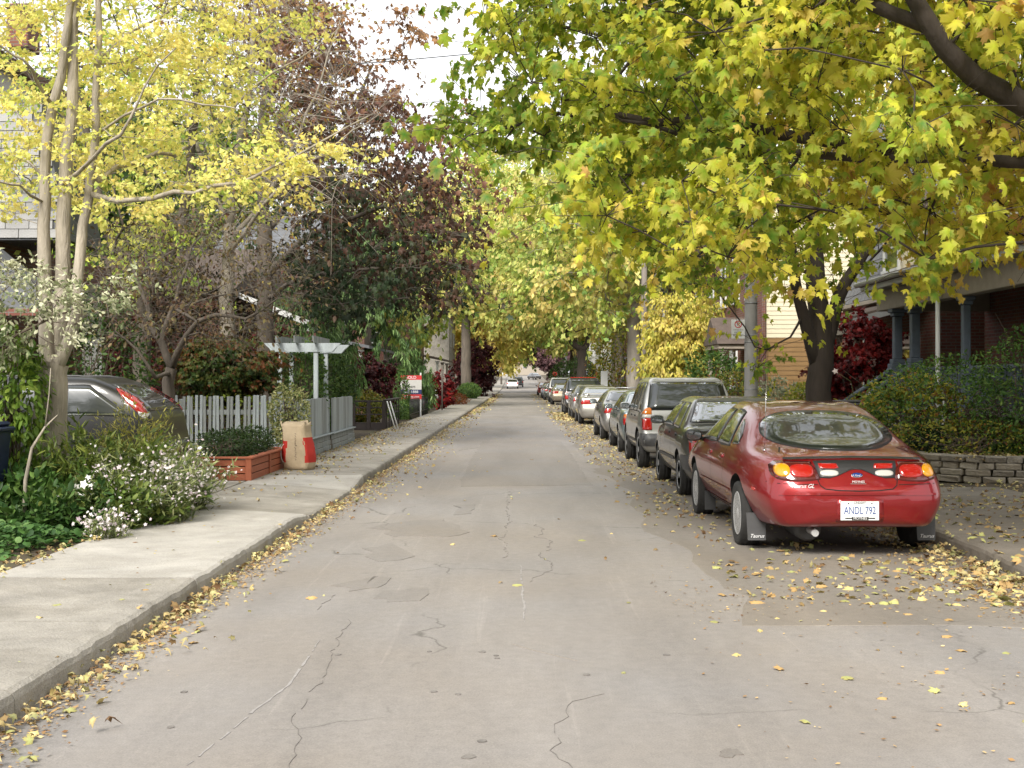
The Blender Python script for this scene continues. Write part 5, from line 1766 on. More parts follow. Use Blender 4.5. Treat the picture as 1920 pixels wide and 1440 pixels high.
def lamps_small(c, h):
    for s in (-1, 1):
        o = c.patch('tail_lamp', [(s*.93*h, .78), (s*.93*h, .64), (s*.5*h, .64), (s*.5*h, .78)], 'rear', MATS['lens_red'], .008, .004)
        c.patch('indicator_lens', [(s*.90*h, .87), (s*.93*h, .785), (s*.5*h, .785), (s*.5*h, .87)], 'rear', MATS['lens_orange'], .009, .004, parent=o)
def lamps_wide(c, h):
    for s in (-1, 1):
        c.patch('tail_lamp', [(s*.93*h, .90), (s*.93*h, .74), (s*.5*h, .76), (s*.46*h, .90)], 'rear', MATS['lens_red'], .008, .006)
def lamps_tall(c, h):
    for s in (-1, 1):
        c.patch('tail_lamp', [(s*.95*h, 1.06), (s*.95*h, .72), (s*.78*h, .72), (s*.80*h, 1.06)], 'rear', MATS['lens_red'], .01, .006)
# ------------------------------------------------------------------ the row of parked cars on the right, near to far
car = red_saloon(); place(car, 3.03, 10.86)

GP = 'cars parked along the right kerb'
car.root['group'] = GP
def park(c, left_x, y_rear_axle, axle, h, z=0.0, rz=0.0):
    place(c, left_x + h, y_rear_axle - axle, rz, z)

c = generic(saloon_table(4.37, 1.69, 1.375, .96, .60, .62, 1.22), .36, paint('graphite_lacquer', (0.052, 0.05, 0.048), .5, .3), 'dark grey compact saloon just ahead of the red saloon',
            1.69, 1.375, lamps_corolla, (.93, 3.40), .295, 'saloon', 'car_glass_sky_sheen', .96, 1.0, .60, .62, 1.22, bumper=(.40, .60, MATS['grey_plastic']), group=GP, plate=False)
park(c, 2.21, 17.0, .93, .845)
c = generic(wagon_table(3.95, 1.72, 1.66, 1.02, .36, 1.75), .34, paint('silver_lacquer', (0.42, 0.42, 0.41), .65, .3), 'silver boxy off-roader with dark rear window and grey bumper',
            1.72, 1.66, lamps_suv, (.72, 3.12), .345, 'tall', 'car_glass', 1.0, 1.02, roof=1.75, slope=.36, style='spoke', bumper=(.44, .66, MATS['grey_plastic']), group=GP, ws=.7)
park(c, 2.17, 22.3, .72, .86)
c = generic(saloon_table(4.35, 1.68, 1.37, .95, .62, .66, 1.2), .42, paint('bluegreen_lacquer', (0.19, 0.25, 0.26), .55, .3), 'pale blue green saloon ahead of the boxy off-roader',
            1.68, 1.37, lamps_small, (.92, 3.42), .295, 'saloon', 'car_glass_sky_sheen', .95, 1.0, .62, .66, 1.2, group=GP)
park(c, 2.22, 27.2, .92, .84)
c = generic(saloon_table(4.6, 1.74, 1.36, .97, .66, .85, 1.0), .5, paint('pewter_lacquer', (0.27, 0.265, 0.255), .6, .3), 'pewter grey coupe with wide red tail lamp and dark mirror',
            1.74, 1.36, lamps_wide, (.98, 3.62), .30, 'saloon', 'car_glass', .97, 1.0, .66, .85, 1.0, style='spoke', mirror_m=MATS['black_plastic'], group=GP)
park(c, 2.2, 32.8, .98, .87)
c = generic(saloon_table(4.5, 1.72, 1.38, 1.0, .64, .62, 1.2), .44, paint('champagne_lacquer', (0.40, 0.385, 0.35), .6, .3), 'pale champagne saloon with a spoiler on its boot lid',
            1.72, 1.38, lamps_wide, (.95, 3.55), .30, 'saloon', 'car_glass_sky_sheen', 1.0, 1.0, .64, .62, 1.2, style='spoke', spoiler=True, group=GP, plate=False)
park(c, 2.2, 44.5, .95, .86)
c = generic(saloon_table(4.6, 1.75, 1.42, .97, .64, .70, 1.2), .42, paint('silver_b_lacquer', (0.36, 0.35, 0.34), .6, .3), 'silver saloon with pale mirror behind the dark estate',
            1.75, 1.42, lamps_wide, (.95, 3.6), .31, 'saloon', 'car_glass', .97, 1.0, .64, .7, 1.2, group=GP, mirror_m=MATS['letter_white'], detail=False)
park(c, 2.2, 50.6, .95, .875)
c = generic(wagon_table(4.6, 1.83, 1.72, 1.04, .4, 2.1), .36, paint('charcoal_lacquer', (0.04, 0.042, 0.045), .4, .3), 'charcoal tall estate with red lamps up its rear pillars and reddish roof bar',
            1.83, 1.72, lamps_tall, (.85, 3.55), .35, 'tall', 'car_glass', 1.0, 1.04, roof=2.1, slope=.4, style='spoke', group=GP, detail=False, ws=.7)
park(c, 2.16, 57.5, .85, .915)
mb = MB(); mb.box(-.6, .6, .62, .70, 1.712, 1.745, 0, .01); mb.build('roof_bar', MATS['lens_red'], c.root)
c = generic(saloon_table(4.5, 1.73, 1.40, .97, .64, .68, 1.2), .42, paint('tan_lacquer', (0.30, 0.25, 0.185), .55, .3), 'tan gold saloon in the far half of the parked row',
            1.73, 1.40, lamps_wide, (.95, 3.55), .30, 'saloon', 'car_glass_sky_sheen', .97, 1.0, .64, .68, 1.2, group=GP, detail=False)
park(c, 2.2, 80.0, .95, .865)
c = generic(wagon_table(4.7, 1.85, 1.80, 1.06, .4, 2.2), .36, paint('white_lacquer', (0.62, 0.62, 0.60), .1, .3), 'white tall off-roader in the far half of the parked row',
            1.85, 1.80, lamps_tall, (.85, 3.6), .36, 'tall', 'car_glass', 1.0, 1.06, roof=2.2, slope=.4, group=GP, detail=False, ws=.7)
park(c, 2.25, 89.0, .85, .925)
for i, (yy, lab, col, met) in enumerate(((98.0, 'dark green saloon, third from the far end of the parked row', (0.03, 0.045, 0.04), .4),
                                          (108.0, 'slate blue saloon, second from the far end of the parked row', (0.16, 0.2, 0.26), .5),
                                          (130.0, 'bright red saloon at the far end of the parked row', (0.35, 0.02, 0.02), .2))):
    c = generic(saloon_table(4.5, 1.73, 1.42, .97, .64, .68, 1.2), .42, paint('far_lacquer_%s' % 'abc'[i], col, met, .3), lab,
                1.73, 1.42, lamps_wide, (.95, 3.55), .30, 'saloon', 'car_glass_sky_sheen', .97, 1.0, .64, .68, 1.2, group=GP, detail=False)
    park(c, 2.1, yy, .95, .865)

# white estate by the left kerb far down the street, and what stands beyond it
c = generic(wagon_table(4.6, 1.78, 1.55, 1.0, .5, 2.1), .42, paint('white_b_lacquer', (0.66, 0.66, 0.65), .05, .3), 'white estate seen from behind by the left kerb far down the street',
            1.78, 1.55, lamps_tall, (.85, 3.55), .32, 'tall', 'car_glass', 1.0, 1.0, roof=2.1, slope=.5, detail=False, name='white_estate', ws=.7)
place(c, px(961, 188), 186.5, 0, float(rise(187)))
c = generic(wagon_table(4.7, 1.82, 1.75, 1.04, .4, 2.2), .36, paint('navy_lacquer', (0.05, 0.055, 0.07), .3, .3), 'dark off-roader just beyond the white estate',
            1.82, 1.75, lamps_tall, (.85, 3.6), .36, 'tall', 'car_glass', 1.0, 1.04, roof=2.2, slope=.4, detail=False, name='dark_off_roader', ws=.7)
place(c, px(971, 200), 198, 0, float(rise(199)))
c = generic(saloon_table(4.5, 1.75, 1.42, .97, .64, .68, 1.2), .42, paint('oncoming_lacquer', (0.05, 0.05, 0.055), .3, .3), 'dark car with pale roof far off at the crossing',
            1.75, 1.42, lamps_wide, (.95, 3.55), .30, 'saloon', 'car_glass_sky_sheen', .97, 1.0, .64, .68, 1.2, detail=False, name='distant_car')
place(c, px(995, 262), 262, R(200), float(rise(262)))

# black hatchback in the left driveway, tail toward the street (its length runs across the picture)
blk = paint('black_lacquer', (0.005, 0.005, 0.006), .0, .35, .35, .0, .06)
def lamps_hatch(c, h):
    for s in (-1, 1):
        ax = 'left' if s < 0 else 'right'
        o = c.patch('tail_lamp', [(.26, 1.22), (.48, 1.37), (.58, 1.35), (.42, 1.16), (.22, 1.00), (.12, 1.02)], ax, MATS['lens_red'], .014, .006, step=.03)
        c.patch('reversing_lens', [(.14, 1.02), (.27, 1.06), (.25, 1.00), (.17, .96)], ax, MATS['lens_white'], .018, .004, parent=o)
c = generic(wagon_table(4.35, 1.76, 1.50, 1.0, .62, 1.75, .8, .92, .26, .83), .46, blk, 'black hatchback in the driveway behind the flowering garden', 1.76, 1.50, lamps_hatch, (.78, 3.38), .315, 'tall', 'car_glass',
            1.0, 1.0, plate=False, roof=1.75, slope=.62, style='spoke', name='black_hatchback', ws=.8)
for ax in ('left', 'right'):
    c.line('chrome_strip', [(.5, 1.025), (1.6, 1.015), (2.9, 1.005)], .02, ax, MATS['chrome'], .012)
for s in (-.58, .58):
    mb = MB(); mb.tube([(s, .9, 1.475), (s, 1.1, 1.505), (s, 2.3, 1.505), (s, 2.5, 1.475)], .013, 6); mb.build('roof_rail', MATS['grey_plastic'], c.root)
place(c, -4.5, 16.25, R(90), .15)

# small pale car in a driveway beyond the red shrub on the left
c = generic(wagon_table(4.1, 1.70, 1.50, 1.0, .5, 1.7), .42, paint('driveway_lacquer', (0.50, 0.50, 0.49), .3, .3), 'pale hatchback in a left driveway beyond the red shrub', 1.70, 1.50, lamps_tall, (.75, 3.3), .31, 'tall', 'car_glass',
            1.0, 1.0, roof=1.7, slope=.5, detail=True, name='pale_hatchback', ws=.7)
place(c, -4.15, 67.5, R(90), .14)
c = generic(saloon_table(4.4, 1.72, 1.42, .97, .64, .68, 1.2), .42, paint('driveway_white_lacquer', (0.66, 0.66, 0.65), .05, .3), 'white car nose to the street in the left driveway past the dark red tree',
            1.72, 1.42, lamps_wide, (.95, 3.55), .30, 'saloon', 'car_glass', .97, 1.0, .64, .68, 1.2, detail=False, name='white_car')
place(c, -8.2, 124, R(-90), .14)
# ------------------------------------------------------------------ trees
mat('bark', (0.115, 0.095, 0.075), 0.9, 0.4, 5, 0.9, 22, stretch=(1, 1, 0.22))
mat('bark_dark', (0.05, 0.038, 0.03), 0.9, 0.4, 5, 0.9, 22, stretch=(1, 1, 0.22))
mat('bark_tan', (0.36, 0.315, 0.25), 0.9, 0.5, 7, 1.0, 30, stretch=(1, 1, 0.2))
mat('bark_pale', (0.30, 0.27, 0.23), 0.9, 0.35, 4, 0.9, 20, stretch=(1, 1, 0.3))
mat('twig', (0.12, 0.09, 0.065), 0.9, 0.3, 8)
mat('twig_pale', (0.30, 0.26, 0.21), 0.9, 0.25, 8)

PAL_MAPLE = palette([(66, 120, 42), (100, 148, 50), (144, 174, 52), (182, 194, 56), (206, 204, 66), (216, 198, 92), (216, 172, 108)], 1.12)
PAL_BROWNED = palette([(190, 160, 90), (170, 130, 80), (150, 110, 70)])
r1 = np.random.default_rng(11)

# the big maple over the parked cars: trunk outside the picture on the right, its crown over the street
poly = [(905, -20), (885, 40), (895, 110), (850, 165), (800, 205), (812, 265), (880, 292), (985, 318), (1055, 350), (1110, 395), (1165, 450), (1250, 490), (1345, 500), (1400, 495),
        (1445, 470), (1495, 420), (1540, 410), (1640, 440), (1690, 470), (1735, 535), (1785, 545), (1810, 490), (1840, 410), (1890, 410), (1960, 490), (2350, 540), (2350, -760), (1000, -760), (930, -300)]
y0 = lambda u, v: np.interp(u, [800, 1000, 1300, 1600, 2000], [11.8, 10.8, 9.4, 8.5, 7.6]) + np.clip((v - 380) / 200, 0, 1) * 0.6
y1 = lambda u, v: np.interp(u, [800, 1000, 1300, 1600, 2000], [13.4, 14.6, 15.0, 14.6, 13.8])
cl = np.vstack([spread_points(r1, poly_gen(r1, poly, y0, y1, 2.35), 640, 0.42), spread_points(r1, ellipsoid_gen(r1, [((4.0, 15.0, 7.6), (4.6, 4.6, 1.9))]), 150, 0.8)])  # second blob: crown added above the view for the rear window to mirror
stems = [([(7.2, 10.2, 0.0), (7.1, 10.1, 1.2), (6.9, 10.0, 2.2)], 0.30, 0.26),
         ([(6.9, 10.0, 2.2), (5.6, 9.5, 2.75), (4.6, 9.2, 3.15), tuple(at(1925, 205, 9.0)), tuple(at(1830, 140, 9.0)), tuple(at(1730, 50, 9.0)), tuple(at(1690, -60, 9.1)), (2.3, 9.6, 5.9)], 0.13, 0.04),
         ([(6.9, 10.0, 2.2), (6.6, 10.4, 3.4), (6.0, 10.8, 4.8), (5.2, 11.2, 6.2)], 0.2, 0.07),
         ([(6.7, 10.3, 3.0), (5.0, 11.4, 3.6), (3.4, 12.0, 3.9), (1.8, 12.3, 4.2), (0.4, 12.4, 4.3)], 0.13, 0.02),
         ([(4.4, 9.2, 3.2), (3.3, 10.4, 3.5), (2.2, 11.2, 3.7), (1.0, 11.8, 4.1)], 0.06, 0.015),
         ([(3.0, 9.0, 4.2), (1.8, 9.8, 5.0), (0.8, 10.6, 5.6)], 0.06, 0.02)]
def tone_near(P, C, ci):
    k = np.sin(C[:, 0] * 2.1 + 1) * np.cos(C[:, 1] * 1.7) + np.sin(C[:, 2] * 2.7 + C[:, 0])
    return np.clip(0.46 + 0.19 * k + 0.12 * (P[:, 0] - 2.5) / 2 - 0.07 * (P[:, 2] - 4), 0, 1)
def limb_clear(P):
    u = VPX + F * P[:, 0] / P[:, 1]; v = VPY - F * (P[:, 2] - CH) / P[:, 1]
    vl = np.interp(u, [1700, 1735, 1830, 1925], [20, 50, 140, 205])
    return ~((u > 1690) & (np.abs(v - vl) < 46) & (P[:, 1] < 9.2))
near = tree('near_maple', 'large yellow green maple arching over the parked cars, its leafy crown filling the upper right', stems, cl, r1, PAL_MAPLE, MAPLES, 74, 0.104, (0.38, 0.38, 0.22), 0.0065, 'bark_dark', tone=tone_near,
            droop=0.75, face=0.55, twigs=6, trans=0.5, edge=lin((196, 172, 84)), group=None, jit=.16, keep=limb_clear)
# the leaves that show largest are parts of their own
P, D, Nn, S, C, E = near[2]
u = VPX + F * P[:, 0] / P[:, 1]; v = VPY - F * (P[:, 2] - CH) / P[:, 1]
vis = (u > 5) & (u < 1915) & (v > 5) & (P[:, 1] > 4)
# nearest leaf per small cell of the view: those that are not behind other leaves
cell = (u // 40).astype(int) * 1000 + (v // 40).astype(int)
order = np.argsort(P[:, 1])
first = {}
for i in order:
    if vis[i] and cell[i] not in first: first[cell[i]] = i
sel = sorted(first.values(), key=lambda i: P[i, 1] / S[i])[:300]
finish_tree(near, drop=np.array(sel))
nb = np.array(near[1])
for i in sel:
    V, T, c = leaf_arrays(P[i:i+1] * 0, D[i:i+1], Nn[i:i+1], S[i:i+1], C[i:i+1], MAPLES[i % 6], E[i:i+1])
    link('leaf', mesh_np('leaf', V, T, near[4], c), near[0], tuple(P[i] - nb))

# second maple, its forked trunk behind the red car
r2 = np.random.default_rng(12)
b = at(1533, 760, 24.5)
stems = [([(b.x, 24.5, 0.05), (b.x + .02, 24.5, 1.0), tuple(at(1540, 640, 24.5)), tuple(at(1535, 560, 24.5)), tuple(at(1530, 470, 24.6)), tuple(at(1525, 330, 25.0)), tuple(at(1520, 150, 25.0))], 0.29, 0.08),
         ([tuple(at(1532, 690, 24.5)), tuple(at(1508, 600, 24.3)), tuple(at(1494, 530, 24.0)), tuple(at(1480, 440, 23.6)), tuple(at(1440, 300, 23.0))], 0.14, 0.05),
         ([tuple(at(1540, 680, 24.5)), tuple(at(1572, 560, 24.6)), tuple(at(1625, 470, 24.8)), tuple(at(1700, 380, 25.0))], 0.17, 0.06),
         ([tuple(at(1508, 585, 24.3)), tuple(at(1480, 632, 24.0)), tuple(at(1440, 655, 23.8)), tuple(at(1415, 650, 23.6))], 0.03, 0.01)]
poly = [(1130, 300), (1160, 420), (1230, 500), (1330, 545), (1420, 540), (1490, 480), (1600, 470), (1700, 460), (1800, 480), (1900, 400), (1900, -100), (1150, -100)]
cl = spread_points(r2, poly_gen(r2, poly, lambda u, v: 20 + 0*u, lambda u, v: 29 + 0*u, 3.0), 330, 0.75)
low = np.array([at(1440, 655, 23.8), at(1420, 690, 23.7), at(1470, 540, 23.9), at(1450, 490, 23.5), at(1560, 515, 24.3), at(1620, 500, 24.3)])
cl = np.vstack([cl, low])
t = tree('forked_maple', 'maple with dark forked trunk behind the red saloon', stems, cl, r2, PAL_MAPLE * 0.95, MAPLES_LO, 48, 0.14, (0.5, 0.5, 0.35), 0.008, 'bark_dark', droop=.7, face=.5, trans=.45, edge=lin((170, 140, 50)))
finish_tree(t)

# ginkgo on the left: three grey stems and clear yellow fans along the branches
r3 = np.random.default_rng(13)
Yg = 13.4
A_ = lambda u, v, dy=0: tuple(at(u, v, Yg + dy))
stems = [([A_(95, 880), A_(96, 800), A_(98, 720), A_(100, 680)], 0.19, 0.165),
         ([A_(90, 690), A_(84, 560), A_(82, 420), A_(84, 330), A_(100, 200), A_(122, 90), A_(130, 0), A_(140, -120), A_(150, -320)], 0.085, 0.02),
         ([A_(102, 690, .1), A_(112, 560, .1), A_(116, 420, .1), A_(124, 280, .1), A_(134, 160, .1), A_(140, 40, .1), A_(150, -100, .1), A_(140, -420, .1)], 0.105, 0.025),
         ([A_(112, 680, -.05), A_(138, 590, -.05), A_(150, 480, -.05), A_(163, 370, -.05), A_(176, 250, 0), A_(184, 120), A_(186, 0), A_(200, -160), A_(230, -350)], 0.08, 0.018),
         ([A_(166, 362), A_(220, 372, -.3), A_(290, 370, -.6), A_(360, 358, -.8), A_(440, 345, -1), A_(520, 310, -1.1), A_(600, 270, -1.2), A_(690, 218, -1.3)], 0.035, 0.006),
         ([A_(168, 345), A_(215, 318, .3), A_(262, 300, .6), A_(330, 285, .9), A_(400, 240, 1.1), A_(470, 170, 1.2), A_(560, 110, 1.2), A_(650, 40, 1.2)], 0.033, 0.006),
         ([A_(116, 350, .1), A_(150, 320, -.4), A_(205, 268, -.8), A_(245, 225, -1), A_(268, 160, -1.1), A_(330, 90, -1.2)], 0.03, 0.008),
         ([A_(100, 200), A_(70, 150, -.3), A_(40, 115, -.6), A_(0, 85, -.8), A_(-60, 40, -1)], 0.028, 0.008),
         ([A_(82, 330), A_(50, 300, .4), A_(10, 285, .6), A_(-60, 270, .8)], 0.02, 0.006),
         ([A_(84, 380), A_(40, 350, -.4), A_(0, 340, -.7), A_(-50, 330, -.9)], 0.018, 0.006),
         ([A_(184, 120), A_(240, 70, .4), A_(300, 30, .7), A_(400, -40, 1)], 0.022, 0.006),
         ([A_(176, 250), A_(230, 215, -.4), A_(300, 190, -.8), A_(380, 190, -1.1), A_(450, 205, -1.2)], 0.02, 0.005)]
polyA = [(-60, -60), (580, -60), (575, 60), (500, 130), (440, 210), (360, 260), (330, 330), (300, 400), (190, 425), (120, 400), (-60, 410)]
g1 = poly_gen(r3, polyA, lambda u, v: 13.0 + 0*u, lambda u, v: 15.6 + 0*u, 2)
polyB = [(280, 395), (300, 340), (420, 310), (560, 260), (620, 262), (610, 320), (480, 360), (360, 385)]
g2 = poly_gen(r3, polyB, lambda u, v: 12.2 + 0*u, lambda u, v: 12.9 + 0*u, 2)
polyC = [(-60, -60), (700, -60), (640, -420), (200, -760), (-260, -420)]
g3 = poly_gen(r3, polyC, lambda u, v: 11.9 + 0*u, lambda u, v: 15.2 + 0*u, 2)
cl = np.vstack([spread_points(r3, g1, 190, 0.27), spread_points(r3, g2, 22, 0.2), spread_points(r3, g3, 130, 0.42)])
PAL_GINK = palette([(180, 192, 98), (206, 206, 110), (222, 214, 122), (230, 220, 138), (224, 204, 112)], 1.16)
t = tree('ginkgo', 'three-stemmed ginkgo with clear yellow leaves at the left', stems, cl, r3, PAL_GINK, GINKGO, 84, 0.048, (0.32, 0.32, 0.11), 0.003, 'bark_tan', droop=.4, face=.35, twigs=4, trans=.5, lift=.06, pl=.12, jit=.1)
finish_tree(t)

# maple with maroon leaves behind the fence
r4 = np.random.default_rng(14)
Yp = 33
B_ = lambda u, v, Y=Yp: tuple(at(u, v, Y))
stems = [([B_(498, 830), B_(498, 700), B_(497, 560), B_(495, 420)], 0.26, 0.2), ([B_(495, 420), B_(490, 300), B_(500, 150), B_(520, -100)], 0.17, 0.06),
         ([B_(497, 520), B_(570, 450, 32), B_(680, 400, 31), B_(780, 360, 30)], 0.11, 0.03), ([B_(496, 440), B_(560, 350, 34), B_(640, 250, 35), B_(700, 120, 35)], 0.12, 0.03),
         ([B_(496, 560), B_(580, 520, 31), B_(700, 505, 30), B_(830, 500, 29.5)], 0.08, 0.02)]
poly = [(540, -60), (600, 0), (640, 70), (690, 165), (730, 190), (780, 215), (835, 240), (885, 330), (880, 440), (905, 500), (890, 545), (830, 560), (790, 590), (730, 580), (640, 600), (560, 570), (545, 470), (600, 420),
        (560, 380), (480, 330), (520, 240), (470, 120), (450, -60)]
cl = spread_points(r4, poly_gen(r4, poly, lambda u, v: np.interp(u, [450, 900], [28, 27.5]), lambda u, v: np.interp(u, [450, 700, 900], [38, 37, 31]), 3.2), 235, 0.8)
top = spread_points(r4, ellipsoid_gen(r4, [((-7.4, 33, 12.5), (2.6, 3.8, 3.0))]), 22, 1.2)
sp1 = np.array([B_(745, 45, 30), B_(765, 60, 30), B_(755, 85, 30), B_(735, 110, 30.3)])
cl = np.vstack([cl, top, sp1])
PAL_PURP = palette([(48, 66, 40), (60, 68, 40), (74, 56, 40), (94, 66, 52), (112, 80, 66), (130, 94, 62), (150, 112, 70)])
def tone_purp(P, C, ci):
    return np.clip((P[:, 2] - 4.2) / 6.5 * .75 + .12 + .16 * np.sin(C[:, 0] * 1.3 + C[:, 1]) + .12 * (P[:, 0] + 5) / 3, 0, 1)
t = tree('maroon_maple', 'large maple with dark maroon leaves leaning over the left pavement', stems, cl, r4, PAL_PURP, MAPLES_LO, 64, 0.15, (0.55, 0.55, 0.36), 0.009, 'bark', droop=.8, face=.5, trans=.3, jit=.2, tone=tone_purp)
finish_tree(t)

# nearly bare tree in front of it
r5 = np.random.default_rng(15)
Yb = 25
B_ = lambda u, v, Y=Yb: tuple(at(u, v, Y))
stems = [([B_(425, 800), B_(426, 640), B_(428, 520), B_(430, 420)], 0.17, 0.12), ([B_(430, 420), B_(440, 300), B_(470, 150), B_(480, -120)], 0.1, 0.02),
         ([B_(428, 480), B_(500, 380, 24), B_(600, 290, 23.5), B_(710, 215, 23)], 0.05, 0.008), ([B_(430, 420), B_(380, 300, 25), B_(340, 160, 26), B_(330, 0, 26)], 0.06, 0.01),
         ([B_(429, 460), B_(520, 330, 25), B_(590, 180, 25), B_(640, 30, 25)], 0.06, 0.01)]
poly = [(330, -80), (640, -80), (620, 60), (700, 150), (730, 215), (650, 260), (700, 330), (560, 420), (420, 470), (320, 440), (300, 300), (340, 120)]
cl = spread_points(r5, poly_gen(r5, poly, lambda u, v: 22.5 + 0*u, lambda u, v: 27 + 0*u, 2.5), 130, 0.6)
PAL_BARE = palette([(150, 140, 60), (176, 160, 70), (150, 110, 60), (120, 84, 50)])
t = tree('bare_tree', 'almost bare tree of fine pale twigs in front of the maroon maple', stems, cl, r5, PAL_BARE, OVAL, 16, 0.075, (0.85, 0.7, 0.65), 0.0062, 'twig_pale', droop=.6, face=.3, twigs=6, trans=.4, bend=.14, pl=.1)
finish_tree(t)

# small gnarled fruit tree with sparse brown leaves
r6 = np.random.default_rng(16)
Yc = 20.6
B_ = lambda u, v, Y=Yc: tuple(at(u, v, Y))
stems = [([B_(312, 800), B_(314, 740), B_(322, 690)], 0.12, 0.1), ([B_(322, 690), B_(300, 640), B_(285, 600), B_(262, 540), B_(240, 480)], 0.075, 0.02),
         ([B_(322, 690), B_(345, 630, 20.2), B_(400, 590, 20), B_(455, 600, 19.8), B_(520, 560, 19.6)], 0.06, 0.015), ([B_(320, 700), B_(290, 705, 20), B_(255, 660, 19.8), B_(215, 620, 19.7)], 0.04, 0.012),
         ([B_(300, 640), B_(330, 560), B_(350, 500), B_(380, 440)], 0.05, 0.015), ([B_(330, 580, 20.2), B_(400, 560), B_(470, 540), B_(560, 500)], 0.03, 0.008)]
poly = [(190, 640), (180, 520), (230, 430), (330, 400), (450, 420), (560, 470), (590, 540), (520, 620), (440, 650), (380, 640), (330, 600), (260, 640)]
cl = spread_points(r6, poly_gen(r6, poly, lambda u, v: 18.8 + 0*u, lambda u, v: 22.4 + 0*u, 1.9), 190, 0.34)
PAL_BRWN = palette([(70, 70, 40), (92, 80, 52), (108, 92, 62), (88, 62, 48), (124, 112, 64), (64, 76, 38)])
t = tree('fruit_tree', 'small gnarled fruit tree with sparse brown leaves behind the picket fence', stems, cl, r6, PAL_BRWN, OVAL, 17, 0.075, (0.4, 0.4, 0.3), 0.0045, 'bark', droop=.6, face=.4, twigs=5, trans=.3, bend=.16)
finish_tree(t)

# dense backdrop trees behind the left houses and fence
PAL_GREEN = palette([(44, 66, 30), (58, 84, 36), (78, 100, 40), (100, 116, 44)])
PAL_AUT = palette([(118, 150, 72), (150, 172, 84), (178, 188, 98), (202, 200, 116), (212, 200, 124), (206, 184, 112)], 1.12)  # paled and muted, the haze of the far trees put into the colour
PAL_GOLD = palette([(160, 172, 86), (190, 188, 98), (212, 202, 116), (218, 198, 114), (208, 180, 100)], 1.12)  # paled likewise, with distance haze in the colour
PAL_RED = palette([(60, 12, 14), (92, 16, 18), (120, 22, 22), (140, 34, 30)])
PAL_DKRED = palette([(40, 14, 16), (60, 20, 22), (78, 28, 28), (96, 40, 36)])
def avenue(label, x, y, h, rad, seed, pal, tr=0.35, crown0=3.5, n=120, leaf_n=60, size=0.3, fork=0.35, over=0.0, name='street_tree', bark='bark', z=None, lean=0.0):
    rg = np.random.default_rng(seed)
    z0 = float(rise(y)) + 0.1 if z is None else z
    f = h * fork
    stems = [([(x, y, z0 - .1), (x + lean*.3, y, z0 + f * .5), (x + lean, y, z0 + f)], tr, tr * .8),
             ([(x + lean, y, z0 + f), (x + lean - .8 + over * .3, y, z0 + f * 1.5), (x + lean - 1.6 + over * .7, y + .5, z0 + h * .8)], tr * .6, .05),
             ([(x + lean, y, z0 + f), (x + lean + .7, y + .3, z0 + f * 1.5), (x + lean + 1.3, y - .4, z0 + h * .85)], tr * .6, .05)]
    cl = spread_points(rg, ellipsoid_gen(rg, [((x + over, y, z0 + (h + crown0) / 2), (rad, rad, (h - crown0) / 2)), ((x + over * 1.6, y - rad * .2, z0 + h * .5), (rad * .75, rad * .7, h * .22)),
                                              ((x - over * .5, y + rad * .2, z0 + h * .66), (rad * .8, rad * .8, h * .25))]), n, rad * 0.17)
    cl = cl[cl[:, 2] > z0 + crown0 * .85]
    t = tree(name, label, stems, cl, rg, pal, DIAM, leaf_n, size, (rad*.17, rad*.17, rad*.13), 0.014, bark, group='street trees along the avenue', droop=.6, face=.5, twigs=5, trans=.45, jit=.2)
    return finish_tree(t)
avenue('pale trunked leafy street tree, first beyond the golden vine on the right', 5.5, 58, 15, 4.6, 31, PAL_AUT, .36, 4.6, 190, 95, .26, .34, -1.0, bark='bark_pale')
avenue('green and yellow street tree behind the lamp post on the right', 6.2, 76, 18, 5.6, 32, PAL_AUT, .4, 4.2, 210, 95, .3, .3, -1.4)
avenue('dark trunked street tree forking low on the right, mid distance', 5.0, 95, 19, 6.0, 33, PAL_AUT * .95, .42, 5.2, 210, 95, .34, .2, -1.6, bark='bark_dark')
avenue('stout grey trunked street tree with forked limbs on the left pavement edge', -4.35, 104, 21, 6.0, 34, PAL_AUT, .46, 8.0, 230, 100, .36, .33, 1.4)
avenue('yellow street tree beyond the stout grey trunk on the left', -4.6, 126, 20, 6.2, 35, PAL_GOLD, .4, 4.2, 210, 95, .4, .3, 1.6)
avenue('golden street tree over the white estate on the left', -4.8, 152, 18, 6.4, 36, PAL_GOLD, .4, 3.2, 200, 95, .45, .3, 2.2)
avenue('olive street tree far along the right pavement', 5.6, 122, 19, 6.2, 37, PAL_AUT * .9, .4, 4.0, 200, 95, .4, .3, -1.2)
avenue('muted green street tree farthest on the right', 6.2, 160, 18, 6.5, 38, PAL_GREEN * 1.5, .4, 3.8, 130, 85, .45, .3, -1.5)
avenue('ochre street tree closing the view on the left', -5.0, 190, 14, 6.5, 39, PAL_GOLD * .95, .4, 3.4, 120, 85, .5, .3, 1.8)
avenue('dull green street tree closing the view on the right', 6.5, 215, 15, 7, 40, PAL_GREEN * 1.6, .4, 3.8, 120, 85, .55, .3, -1.5)
avenue('leafy tree in a front garden between the weeping conifer and the brick house', -7.5, 72, 13, 5.2, 41, PAL_AUT * .9, .4, 3.5, 150, 90, .3, .3, .6, name='garden_tree')
avenue('tall green tree behind the left houses, mid distance', -14, 60, 15, 6.5, 42, PAL_GREEN, .4, 2.5, 150, 90, .34, .25, 0, name='garden_tree')
avenue('green tree behind the left houses near the maroon maple', -15.5, 42, 12, 5.5, 43, PAL_GREEN * 1.15, .4, 1.5, 150, 90, .3, .25, 0, name='garden_tree')
avenue('yellow green tree behind the right houses', 15, 52, 14, 6.5, 44, PAL_AUT, .4, 3.0, 140, 90, .34, .3, 0, name='garden_tree')
